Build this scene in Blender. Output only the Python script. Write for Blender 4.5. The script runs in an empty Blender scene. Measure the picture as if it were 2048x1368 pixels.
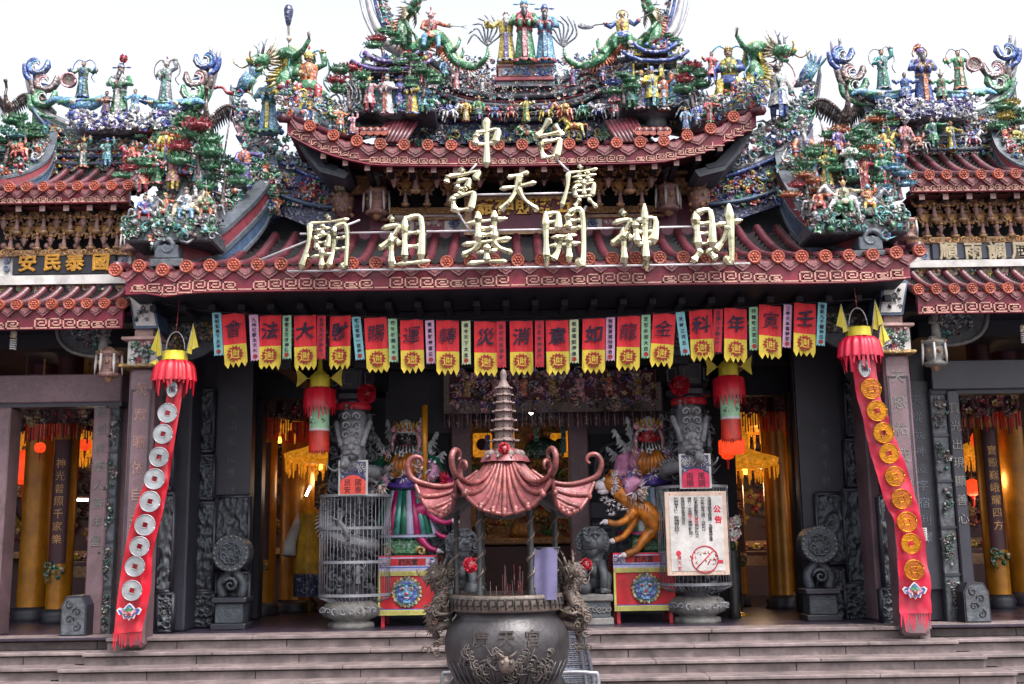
import bpy, math, random
from mathutils import Vector as V, Matrix, noise as NZ
R=math.radians; PI=math.pi
scn=bpy.context.scene; col=scn.collection
# ---------------- camera ----------------
CAM=V((-0.1,-12.2,0.94)); TILT=R(10.14); ROLL=R(0.85); F=2236.0
fw=V((0,math.cos(TILT),math.sin(TILT))); r0=V((1,0,0)); u0=V((0,-math.sin(TILT),math.cos(TILT)))
rt=r0*math.cos(ROLL)-u0*math.sin(ROLL); up=u0*math.cos(ROLL)+r0*math.sin(ROLL)
cd=bpy.data.cameras.new('camera'); cam=bpy.data.objects.new('camera',cd); col.objects.link(cam)
cd.lens=36*F/2048; cd.sensor_width=36; cd.clip_end=3000; cd.clip_start=0.1
m=Matrix((rt,up,-fw)).transposed().to_4x4(); m.translation=CAM; cam.matrix_world=m
scn.camera=cam
def P(px,py,y):
    d=fw*F+rt*(px-1024)-up*(py-684); t=(y-CAM.y)/d.y
    return CAM+d*t
def S(y,z=2.5): return (math.cos(TILT)*(y-CAM.y)+math.sin(TILT)*(z-CAM.z))/F   # metres per photo pixel
def PX(px,py,y): return P(px,py,y).x
def PZ(px,py,y): return P(px,py,y).z
# ---------------- materials ----------------
def lin(h):
    if isinstance(h,str):
        c=[int(h[i:i+2],16)/255 for i in (0,2,4)]
        return tuple(((x+.055)/1.055)**2.4 if x>.04045 else x/12.92 for x in c)
    return h
MATS={}; ALB=.66
def pm(name,c,rough=.5,var=.3,scale=9,bump=0.,bscale=60,metal=0.,c2=None,emit=0,coat=0,kind='noise',stretch=None,trans=0,spec=None,grime=.62):
    if name in MATS: return MATS[name]
    kf=1 if emit else (1.0 if kind=='shard' else ALB)
    c=tuple(x*kf for x in lin(c)); c2=tuple(x*kf for x in lin(c2)) if c2 else tuple(x*(1-var) for x in c)
    m=bpy.data.materials.new(name); m.use_nodes=True; nt=m.node_tree; N=nt.nodes; K=nt.links
    b=N['Principled BSDF']; b.inputs['Roughness'].default_value=rough; b.inputs['Metallic'].default_value=metal
    if spec is not None: b.inputs['Specular IOR Level'].default_value=spec
    if coat: b.inputs['Coat Weight'].default_value=coat; b.inputs['Coat Roughness'].default_value=.15
    tc=N.new('ShaderNodeTexCoord'); src=tc.outputs['Object']
    if stretch:
        mp=N.new('ShaderNodeMapping'); mp.inputs['Scale'].default_value=stretch; K.new(src,mp.inputs[0]); src=mp.outputs[0]
    if kind=='shard':
        t=N.new('ShaderNodeTexVoronoi'); t.inputs['Scale'].default_value=scale; fac=N.new('ShaderNodeSeparateColor').outputs[0]; K.new(t.outputs['Color'],fac.node.inputs[0])
    else:
        t=N.new('ShaderNodeTexNoise'); t.inputs['Scale'].default_value=scale; t.inputs['Detail'].default_value=5; t.inputs['Roughness'].default_value=.6; fac=t.outputs['Fac']
    K.new(src,t.inputs['Vector'])
    r=N.new('ShaderNodeValToRGB'); K.new(fac,r.inputs[0])
    r.color_ramp.elements[0].position=.3 if kind!='shard' else .05; r.color_ramp.elements[1].position=.68 if kind!='shard' else .8
    r.color_ramp.elements[0].color=(*c2,1); r.color_ramp.elements[1].color=(*[min(1,x*(1+var*.4)) for x in c],1)
    cout=r.outputs[0]
    if kind=='shard':   # pale glaze chips and dark grout
        e=r.color_ramp.elements.new(.93); e.color=(*[min(1,x*.7+.25) for x in c],1); dk=N.new('ShaderNodeMapRange'); dk.inputs[1].default_value=.38; dk.inputs[2].default_value=.62; dk.inputs[3].default_value=0; dk.inputs[4].default_value=.5; K.new(t.outputs['Distance'],dk.inputs[0])
        mx=N.new('ShaderNodeMix'); mx.data_type='RGBA'; mx.inputs[7].default_value=(.03,.028,.035,1); K.new(dk.outputs[0],mx.inputs[0]); K.new(r.outputs[0],mx.inputs[6]); cout=mx.outputs[2]
    if not emit:   # uneven grime
        g=N.new('ShaderNodeTexNoise'); g.inputs['Scale'].default_value=2.3; g.inputs['Detail'].default_value=7; g.inputs['Roughness'].default_value=.7; K.new(tc.outputs['Object'],g.inputs['Vector'])
        gr=N.new('ShaderNodeMapRange'); gr.inputs[1].default_value=.36; gr.inputs[2].default_value=.6; gr.inputs[3].default_value=grime; gr.inputs[4].default_value=1.12; K.new(g.outputs['Fac'],gr.inputs[0])
        vm=N.new('ShaderNodeVectorMath'); vm.operation='SCALE'; K.new(cout,vm.inputs[0]); K.new(gr.outputs[0],vm.inputs['Scale']); cout=vm.outputs[0]
    K.new(cout,b.inputs['Base Color'])
    if bump:
        if kind=='shard': t2=t
        else:
            t2=N.new('ShaderNodeTexNoise'); t2.inputs['Scale'].default_value=bscale; t2.inputs['Detail'].default_value=4; K.new(src,t2.inputs['Vector'])
        bp=N.new('ShaderNodeBump'); bp.inputs['Strength'].default_value=bump; bp.inputs['Distance'].default_value=.01
        K.new(t2.outputs[0],bp.inputs['Height']); K.new(bp.outputs[0],b.inputs['Normal'])
    if emit:
        b.inputs['Emission Strength'].default_value=emit; K.new(r.outputs[0],b.inputs['Emission Color'])
    if trans:
        b.inputs['Transmission Weight'].default_value=trans
    MATS[name]=m; return m
GL=dict(rough=.36,var=.5,scale=34,bump=.6,kind='shard')
for k,c in dict(blue='35529c',sky='649cc0',teal='3f8586',green='3a8054',dgreen='2b5544',lgreen='82b890',red='a8323e',orange='c26a42',yellow='c2ae46',white='cac8c8',purple='604e94',pink='c98f98',skin='c8a898',black='22212a',grey='7d8088',gold='a8853e',brown='5c4a44',cream='c4b698',navy='283262').items():
    pm('g_'+k,c,**GL)
def G(k): return MATS['g_'+k]
PAL=['blue','teal','green','red','white','sky','teal','orange','yellow','purple','pink','grey','dgreen','brown','grey','teal']
# ---------------- mesh builder ----------------
class MB:
    def __init__(s): s.v=[]; s.f=[]; s.m=[]; s.sm=[]; s.mats=[]; s.st=[Matrix.Identity(4)]
    def push(s,M): s.st.append(s.st[-1]@M)
    def pop(s): s.st.pop()
    def mi(s,m):
        if isinstance(m,str): m=MATS[m]
        if m not in s.mats: s.mats.append(m)
        return s.mats.index(m)
    def add(s,vs,fs,m,sm=False):
        M=s.st[-1]; b=len(s.v); s.v+= [M@V(p) for p in vs]; i=s.mi(m)
        for f in fs: s.f.append([b+k for k in f]); s.m.append(i); s.sm.append(sm)
    def box(s,a,b,m):
        x0,y0,z0=a; x1,y1,z1=b
        s.add([(x0,y0,z0),(x1,y0,z0),(x1,y1,z0),(x0,y1,z0),(x0,y0,z1),(x1,y0,z1),(x1,y1,z1),(x0,y1,z1)],
              [(0,3,2,1),(4,5,6,7),(0,1,5,4),(1,2,6,5),(2,3,7,6),(3,0,4,7)],m)
    def cbox(s,a,b,m,c=.01):   # chamfered box
        x0,y0,z0=a; x1,y1,z1=b; L=[(x0+c,z0),(x1-c,z0),(x1,z0+c),(x1,z1-c),(x1-c,z1),(x0+c,z1),(x0,z1-c),(x0,z0+c)]
        L2=[(x0+c*2,z0+c),(x1-c*2,z0+c),(x1-c,z0+c*2),(x1-c,z1-c*2),(x1-c*2,z1-c),(x0+c*2,z1-c),(x0+c,z1-c*2),(x0+c,z0+c*2)]
        vs=[(x,y0,z) for x,z in L2]+[(x,y0+c,z) for x,z in L]+[(x,y1,z) for x,z in L]
        fs=[tuple(range(8)),tuple(range(23,15,-1))]
        for k in range(2):
            for i in range(8): j=(i+1)%8; fs.append((k*8+i,k*8+8+i,k*8+8+j,k*8+j))
        s.add(vs,fs,m)
    def prism(s,pts,y0,y1,m,m2=None):   # outline in x,z extruded along y (front y0)
        n=len(pts); vs=[(x,y0,z) for x,z in pts]+[(x,y1,z) for x,z in pts]
        s.add(vs,[tuple(range(n))],m); s.add(vs,[tuple(range(2*n-1,n-1,-1))]+[(i,n+i,n+(i+1)%n,(i+1)%n) for i in range(n)],m2 or m)
    def tube(s,pts,r,m,n=6,sm=True,caps=True,flat=1.,upv=None):
        pts=[V(p) for p in pts]; k=len(pts)
        if not hasattr(r,'__len__'): r=[r]*k
        vs=[];pu=None
        for i,p in enumerate(pts):
            t=(pts[min(i+1,k-1)]-pts[max(i-1,0)])
            if t.length<1e-9: t=V((0,0,1))
            t.normalize()
            if pu is None: pu=V(upv) if upv else (V((0,0,1)) if abs(t.z)<.9 else V((0,1,0)))
            a=t.cross(pu)
            if a.length<1e-6: a=t.orthogonal()
            a.normalize(); b=a.cross(t); pu=b
            for j in range(n):
                q=2*PI*j/n; vs.append(p+a*(math.cos(q)*r[i]*flat)+b*(math.sin(q)*r[i]))
        fs=[(i*n+j,i*n+(j+1)%n,(i+1)*n+(j+1)%n,(i+1)*n+j) for i in range(k-1) for j in range(n)]
        if caps: fs+=[tuple(range(n-1,-1,-1)),tuple((k-1)*n+j for j in range(n))]
        s.add(vs,fs,m,sm)
    def lathe(s,prof,m,n=16,sx=1,sy=1,flute=0,nf=8,sm=True,a0=0,a1=2*PI,c=(0,0,0)):
        full=abs(a1-a0-2*PI)<1e-6; k=n if full else n+1; vs=[]
        for q in prof:
            r,z=q[0],q[1]; fl=flute*(q[2] if len(q)>2 else 1)
            for j in range(k):
                a=a0+(a1-a0)*j/n; rr=r*(1+fl*math.cos(nf*a)); vs.append((c[0]+math.cos(a)*rr*sx,c[1]+math.sin(a)*rr*sy,c[2]+z))
        fs=[]
        for i in range(len(prof)-1):
            for j in range(n):
                j2=(j+1)%k; fs.append((i*k+j,i*k+j2,(i+1)*k+j2,(i+1)*k+j))
        s.add(vs,fs,m,sm)
    def ball(s,c,r,m,n=8,k=6,sx=1,sy=1,sz=1):
        s.lathe([(max(1e-4,r*math.sin(PI*i/k)),-r*sz*math.cos(PI*i/k)) for i in range(k+1)],m,n,sx,sy,c=c)
    def disc(s,c,r,th,m,n=16,axis='y'):
        vs=[];
        for t in (0,th):
            for j in range(n):
                a=2*PI*j/n; vs.append((c[0]+math.cos(a)*r,c[1]+t,c[2]+math.sin(a)*r))
        s.add(vs,[tuple(range(n)),tuple(range(2*n-1,n-1,-1))]+[(j,n+j,n+(j+1)%n,(j+1)%n) for j in range(n)],m)
    def grid(s,fn,nu,nv,m,sm=True):
        vs=[fn(i/nu,j/nv) for j in range(nv+1) for i in range(nu+1)]
        s.add(vs,[(j*(nu+1)+i,j*(nu+1)+i+1,(j+1)*(nu+1)+i+1,(j+1)*(nu+1)+i) for j in range(nv) for i in range(nu)],m,sm)
    def curl(s,c,r,m,turns=1.4,a=0,dr=1,th=.12,dep=None,n=14,tail=0):   # spiral scroll in the x,z plane
        pts=[];rr=[]
        for i in range(n+1):
            t=i/n; ang=a+dr*turns*2*PI*t; q=r*(.12+.88*t); pts.append((c[0]+math.cos(ang)*q,c[1],c[2]+math.sin(ang)*q)); rr.append(r*th*(.6+.6*t)*(1 if i<n else .5))
        if tail:
            e=V(pts[-1]); tg=(V(pts[-1])-V(pts[-2])).normalized(); pts.append(e+tg*tail); rr.append(rr[-1]*.3)
        s.tube(pts,rr,m,5,upv=(0,1,0))
    def build(s,name,parent=None,o=V((0,0,0)),**props):
        me=bpy.data.meshes.new(name); o=V(o)
        me.from_pydata([p-o for p in s.v],[],s.f)
        for mt in s.mats: me.materials.append(mt)
        me.polygons.foreach_set('material_index',s.m); me.polygons.foreach_set('use_smooth',s.sm); me.update()
        ob=bpy.data.objects.new(name,me); col.objects.link(ob)
        if parent: ob.parent=parent
        else: ob.location=o
        for k,v in props.items(): ob[k]=v
        return ob
def tag(o,label=None,cat=None,group=None,kind=None):
    if label: o['label']=label
    if cat: o['category']=cat
    if group: o['group']=group
    if kind: o['kind']=kind
    return o
def empty(name,loc,label,cat,group=None):
    o=bpy.data.objects.new(name,None); col.objects.link(o); o.location=loc; o.empty_display_size=.1
    return tag(o,label,cat,group)
class Thing:
    """parts collected in world coordinates, built under one Empty"""
    def __init__(s,name,loc,label,cat,group=None): s.a=(name,V(loc),label,cat,group); s.p=[]; s.sub=[]
    def part(s,name,label=None,new=False):
        if not new:
            for n,mb,l,par in s.p:
                if n==name: return mb
        mb=MB(); s.p.append((name,mb,label,None)); return mb
    def subpart(s,name,parent):
        mb=MB(); s.p.append((name,mb,None,parent)); return mb
    def build(s):
        name,loc,label,cat,group=s.a; root=empty(name,loc,label,cat,group); d={}
        for n,mb,l,par in s.p:
            if not mb.f: continue
            pr=d.get(id(par),root) if par is not None else root
            o=mb.build(n,pr,loc)
            if l: o['label']=l
            d[id(mb)]=o
        return root
def copy_tree(o,parent=None):
    c=o.copy(); col.objects.link(c); c.parent=parent
    for ch in list(o.children): copy_tree(ch,c)
    return c
def cr(pts,n=8,closed=False):   # Catmull-Rom
    pts=[V(p) for p in pts]; out=[]; k=len(pts)
    for i in range(k-1):
        p0=pts[max(i-1,0)];p1=pts[i];p2=pts[i+1];p3=pts[min(i+2,k-1)]
        for j in range(n):
            t=j/n; out.append(.5*((2*p1)+(p2-p0)*t+(2*p0-5*p1+4*p2-p3)*t*t+(3*p1-p0-3*p2+p3)*t**3))
    out.append(pts[-1]); return out
def lerp(a,b,t): return a+(b-a)*t
def interp(tab,x):
    if x<=tab[0][0]: return tab[0][1]
    for (a,b),(c,d) in zip(tab,tab[1:]):
        if x<=c: return b+(d-b)*(x-a)/(c-a)
    return tab[-1][1]
# ---------------- text as mesh ----------------
def text(mb,s,c,size,m,ext=.004,bev=0,off=0,yaw=0,vert=False,gap=1.05,res=2,rot=0,M=None,squash=1,brush=0):
    """characters centred on c facing -y, into mesh builder"""
    if vert:
        n=len(s)
        for i,ch in enumerate(s):
            if ch!=' ': text(mb,ch,(c[0],c[1],c[2]+((n-1)/2-i)*size*gap),size,m,ext,bev,off,res=res,M=M,squash=squash)
        return
    cu=bpy.data.curves.new('t','FONT'); cu.body=s; cu.size=size; cu.align_x='CENTER'; cu.align_y='CENTER'
    cu.extrude=ext; cu.bevel_depth=bev; cu.bevel_resolution=2 if bev else 0; cu.offset=off; cu.resolution_u=res
    ob=bpy.data.objects.new('t',cu); col.objects.link(ob)
    dg=bpy.context.evaluated_depsgraph_get(); dg.update()
    me=ob.evaluated_get(dg).to_mesh()
    vs=[v.co.copy() for v in me.vertices]; fs=[tuple(p.vertices) for p in me.polygons]
    if vs:
        cx=(min(v.x for v in vs)+max(v.x for v in vs))/2; cy=(min(v.y for v in vs)+max(v.y for v in vs))/2
        out=[]
        for v in vs:
            x,y=(v.x-cx)*squash,v.y-cy
            if brush: q=NZ.noise(V((x*5/size,y*5/size,3.)))*.05*size; x,y=x+.10*y+q,y+brush*x+NZ.noise(V((x*4/size,y*4/size,9.)))*.05*size
            if rot: x,y=x*math.cos(rot)-y*math.sin(rot),x*math.sin(rot)+y*math.cos(rot)
            p=V((x,-v.z,y))
            if M: p=M@p
            out.append((c[0]+p.x,c[1]+p.y,c[2]+p.z))
        mb.add(out,fs,m,bool(bev))
    ob.evaluated_get(dg).to_mesh_clear(); bpy.data.objects.remove(ob); bpy.data.curves.remove(cu)

def vchars(T,par,s,c,size,m,gap=1.,**k):
    n=len(s)
    for i,ch in enumerate(s): text(T.subpart('character',par),ch,(c[0],c[1],c[2]+((n-1)/2-i)*size*gap),size,m,**k)
# ---------------- generators ----------------
def T3(x,y,z,s=1,rz=0,mir=False,rx=0):
    M=Matrix.Translation((x,y,z))@Matrix.Rotation(rz,4,'Z')@Matrix.Rotation(rx,4,'X')@Matrix.Scale(s,4)
    if mir: M=M@Matrix.Scale(-1,4,(1,0,0))
    return M
def figure(th,M,robe='blue',trim='gold',inner='white',hat='crown',hatc='gold',pose='hold',beard=None,ribbon=None,weapon=None,legs=False,ride=False,skin='skin',detail=1,armor=None):
    """robed figure, unit height 1, faces -y"""
    b=th.part('body'); b.push(M); n=16 if detail else 10
    rb,tr,inn,sk=G(robe),G(trim),G(inner),G(skin)
    zo=0
    if ride:
        zo=-.32
        for sx in (-1,1):
            b.tube([(sx*.05,0,.5+zo),(sx*.14,-.06,.42+zo),(sx*.15,-.03,.25+zo),(sx*.15,-.07,.2+zo)],[.075,.07,.05,.04],inn,7)
        b.lathe([(.13,.40),(.15,.46),(.12,.53)],rb,n,1.1,.9,c=(0,0,zo))
    elif legs:
        for sx in (-1,1):
            b.tube([(sx*.06,0,.5),(sx*.09,-.03*sx,.27),(sx*.1,.0,.07)],[.07,.06,.042],inn,7)
            b.tube([(sx*.1,.03,.03),(sx*.105,-.06,.03)],[.035,.03],G('black'),6)
        b.lathe([(.17,.26,1.6),(.15,.38,1),(.11,.52,.3)],rb,n,1,.8,flute=.07,nf=6)
    else:
        b.lathe([(.001,.0),(.15,.0,1.5),(.165,.015,1.5),(.145,.12,1.3),(.13,.28,1),(.115,.42,.6),(.105,.52,.3)],rb,n+4,1,.75,flute=.09,nf=7)
        b.lathe([(.17,.005),(.172,.045),(.165,.05)],tr,n+4,1,.75,flute=.1,nf=7)
        for sx in (-1,1): b.ball((sx*.06,-.12,.012),.035,G('black'),6,4,sy=1.6,sz=.6)
    # torso
    b.lathe([(.108,.50,.2),(.112,.56),(.125,.66),(.135,.74),(.11,.795),(.05,.825),(.035,.85)],G(armor) if armor else rb,n,1.05,.68,c=(0,0,zo))
    b.lathe([(.116,.505),(.122,.52),(.116,.54)],tr,n,1.05,.72,c=(0,0,zo))
    # front panel and lapels
    if not ride:
        b.prism([(-.035,.06),(.035,.06),(.03,.5),(-.03,.5)],-.13,-.09,inn,inn)
        b.tube([(-.035,-.133,.06),(-.03,-.1,.5)],.008,tr,4); b.tube([(.035,-.133,.06),(.03,-.1,.5)],.008,tr,4)
    for sx in (-1,1):
        b.tube([(sx*.05,-.06,.81+zo),(sx*.02,-.098,.68+zo),(-sx*.015,-.09,.56+zo)],[.012,.014,.01],tr,4)
        b.ball((sx*.13,0,.765+zo),.045,tr if armor else rb,7,5)
    poses={'hold':[((.2,-.02,.64),(.07,-.15,.62))]*2,'raise':[((.2,-.02,.64),(.1,-.14,.6)),((.23,0,.82),(.2,-.04,1.0))],
      'spread':[((.24,0,.68),(.34,-.05,.74))]*2,'low':[((.2,0,.62),(.2,-.05,.47))]*2,'point':[((.19,0,.63),(.1,-.1,.55)),((.26,-.02,.72),(.4,-.05,.7))],
      'rein':[((.19,-.05,.64),(.08,-.2,.58))]*2}[pose]
    hands=[]
    for sx,(el,hd) in zip((-1,1),poses):
        e=V((sx*el[0],el[1],el[2]+zo)); h=V((sx*hd[0],hd[1],hd[2]+zo))
        b.tube([(sx*.13,0,.77+zo),e,h],[.048,.045,.05 if legs or ride else .065],rb,8)
        b.tube([h-(h-e).normalized()*.015,h+(h-e).normalized()*.006],[.055,.05] if legs or ride else [.07,.068],tr,8)
        d=(h-e).normalized(); b.ball(h+d*.03,.028,sk,7,5); hands.append(h+d*.03)
        if not(legs or ride): b.tube([h,h+V((0,0,-.12))+d*.01],[.05,.015],rb,6)
    # head
    hz=.905+zo; b.ball((0,-.005,hz),.058,sk,12,9,sx=.88,sy=.95,sz=1.15)
    b.tube([(0,-.055,hz+.015),(0,-.073,hz-.012),(0,-.058,hz-.018)],[.006,.011,.006],sk,5)
    for sx in (-1,1):
        b.ball((sx*.022,-.053,hz+.014),.0075,G('black'),5,4); b.ball((sx*.052,0,hz),.014,sk,5,4)
        b.tube([(sx*.01,-.057,hz+.028),(sx*.034,-.05,hz+.03)],.004,G('black'),4)
    b.tube([(-.014,-.054,hz-.031),(.014,-.054,hz-.031)],.005,G('red'),4)
    if beard:
        bb=th.part('beard'); bb.push(M)
        bb.tube([(0,-.045,hz-.04),(0,-.075,hz-.09),(0,-.1,hz-.16),(0,-.105,hz-.25)],[.04,.042,.034,.006],G(beard),8,flat=1.1)
        bb.tube([(-.035,-.058,hz-.03),(0,-.064,hz-.022),(.035,-.058,hz-.03)],.009,G(beard),5); bb.pop()
    b.lathe([(.056,hz+.0),(.062,hz+.03),(.045,hz+.062),(.001,hz+.075)],G('white') if hat=='bald' else G('black'),10,.95,1,a0=R(-20),a1=R(200),c=(0,.004,0)) if hat!='bald' else None
    b.pop()
    if hat not in('bald',None):
        h=th.part('headdress'); h.push(M@Matrix.Translation((0,0,hz))); hc=G(hatc)
        if hat=='crown':
            h.lathe([(.06,.03),(.066,.045),(.055,.06),(.05,.085),(.02,.11),(.001,.115)],hc,10)
            for k in range(5): a=-PI/2+(k-2)*.45; h.tube([(math.cos(a)*.06,math.sin(a)*.06,.05),(math.cos(a)*.07,math.sin(a)*.07,.1)],[.012,.002],G('gold'),4)
            h.ball((0,-.066,.06),.013,G('red'),6,4)
        elif hat=='official':
            h.lathe([(.06,.025),(.064,.05),(.06,.07),(.04,.1),(.001,.11)],hc,10)
            h.box((-.04,.0,.06),(.04,.04,.13),hc)
            for sx in (-1,1): h.ball((sx*.12,.03,.06),.05,hc,8,4,sy=.2,sz=.35); h.tube([(sx*.05,.02,.06),(sx*.09,.03,.06)],.006,hc,4)
        elif hat=='helmet':
            h.lathe([(.066,-.02),(.068,.03),(.055,.07),(.02,.1),(.008,.14),(.001,.15)],hc,10)
            h.tube([(0,0,.13),(0,.02,.2),(.02,.05,.17)],[.012,.02,.004],G('red'),5)
            for sx in (-1,1): h.tube([(sx*.05,0,.04),(sx*.1,.01,.09),(sx*.12,.02,.06)],[.02,.014,.003],G('gold'),4)
        elif hat=='bun':
            h.ball((0,.01,.075),.035,G('black'),8,6); h.ball((0,-.02,.068),.016,hc,6,4)
            for sx in (-1,1): h.ball((sx*.04,0,.06),.022,G('black'),6,5)
        elif hat=='halo':
            h.lathe([(.066,-.0),(.07,.03),(.06,.06),(.03,.09),(.001,.1)],hc,10)
            h.tube([(math.cos(a)*.12,.04,math.sin(a)*.12+.02) for a in [i*PI/6 for i in range(-1,8)]],.012,G('gold'),5)
        h.pop()
    if ribbon:
        rbn=th.part('ribbon'); rbn.push(M@Matrix.Translation((0,0,zo)))
        w=random.uniform(-.03,.03)
        rbn.tube(cr([(-.2,-.02,.55),(-.28,.03,.72),(-.26,.04,.92),(-.14,.04,1.04+w),(0,.05,.99),(.14,.04,1.05-w),(.27,.04,.93),(.3,.03,.72),(.22,-.02,.55),(.3,.02,.42)],5),.014,G(ribbon),5)
        rbn.pop()
    if weapon:
        w=th.part('weapon'); w.push(M); p=hands[1]
        if weapon=='spear': w.tube([p+V((.02,0,-.5)),p+V((-.04,0,.55))],.009,G('brown'),5); w.tube([p+V((-.04,0,.55)),p+V((-.045,0,.6)),p+V((-.052,0,.72))],[.012,.028,.002],G('grey'),4)
        elif weapon=='mace': w.tube([p,p+V((.0,0,.12))],.012,G('brown'),5); w.tube([p+V((0,0,.1)),p+V((0,0,.2)),p+V((0,0,.34)),p+V((0,0,.4))],[.02,.045,.06,.02],G('navy'),8)
        elif weapon=='staff': w.tube([p+V((0,0,-.6)),p+V((0,0,.3))],.01,G('brown'),5); w.ball(p+V((0,0,.33)),.04,G('grey'),6,5)
        elif weapon=='fan': w.tube([p,p+V((.1,0,.03))],.01,G('brown'),4); w.ball(p+V((.2,0,.04)),.11,G('grey'),9,6,sy=.15,sz=.5)
        elif weapon=='sword': w.tube([p-V((.04,0,0)),p+V((.3,-.05,.12))],[.014,.003],G('grey'),4)
        elif weapon=='fly': w.tube([p,p+V((.22,0,.0))],.008,G('brown'),4);[w.tube([p+V((.2,0,0)),p+V((.33,0,.05*k))],[.01,.003],G('grey'),4) for k in(-1,0,1)]
        elif weapon=='tablet': w.box(p+V((-.12,-.03,0)),p+V((-.06,-.01,.2)),G('white'))
        w.pop()
    return hands
def horse(mb,M,c='white',mane='grey',saddle='red'):
    """unit: back height ~0.62, length 1, heads towards -x"""
    m=G(c); mn=G(mane); mb.push(M)
    mb.tube([(.36,0,.55),(.22,0,.57),(0,0,.53),(-.2,0,.56),(-.32,0,.6)],[.1,.155,.14,.15,.1],m,10)
    mb.tube([(-.26,0,.6),(-.38,0,.78),(-.45,0,.92),(-.46,0,.97)],[.13,.09,.065,.05],m,9)
    mb.tube([(-.43,0,.97),(-.55,0,.9),(-.64,0,.8),(-.66,0,.78)],[.065,.055,.035,.02],m,8)
    for sy in (-1,1): mb.tube([(-.43,sy*.03,1),(-.44,sy*.045,1.07)],[.02,.004],m,4); mb.ball((-.53,sy*.045,.93),.012,G('black'),5,4)
    for i in range(7):
        t=i/6; x=lerp(-.22,-.42,t); z=lerp(.74,1.03,t); mb.tube([(x,0,z-.02),(x+.09,.02,z-.02),(x+.1,.03,z-.1)],[.035,.025,.005],mn,4)
    mb.tube(cr([(.37,0,.6),(.5,0,.62),(.56,0,.42),(.6,0,.3)],3),[.03,.05,.055,.05,.045,.04,.035,.03,.02,.01][:10],mn,6)
    for (x,sy,kx,fx,kz,fz) in ((-.26,-1,-.42,-.4,.36,.2),(-.24,1,-.26,-.24,.28,.02),(.28,-1,.34,.4,.3,.02),(.26,1,.2,.28,.3,.02)):
        y=sy*.08; mb.tube([(x,y,.52),(kx,y,kz),(fx+(.0 if fz<.1 else .05),y,fz+.04),(fx-.02,y,fz)],[.08,.045,.03,.035],m,7)
        mb.ball((fx-.02,y,fz),.035,G('black'),6,4)
    mb.lathe([(.155,-.12),(.165,-.1),(.165,.1),(.155,.12)],G(saddle),10,c=(0,0,0)) if 0 else None
    mb.tube([(-.1,0,.545),(.1,0,.545)],[.152,.155],G(saddle),12); mb.tube([(-.06,0,.68),(0,0,.7),(.08,0,.69)],[.04,.05,.04],G('gold'),6)
    mb.tube([(-.3,0,.67),(-.29,0,.52)],[.03,.03],G(saddle),6)
    mb.pop()
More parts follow.
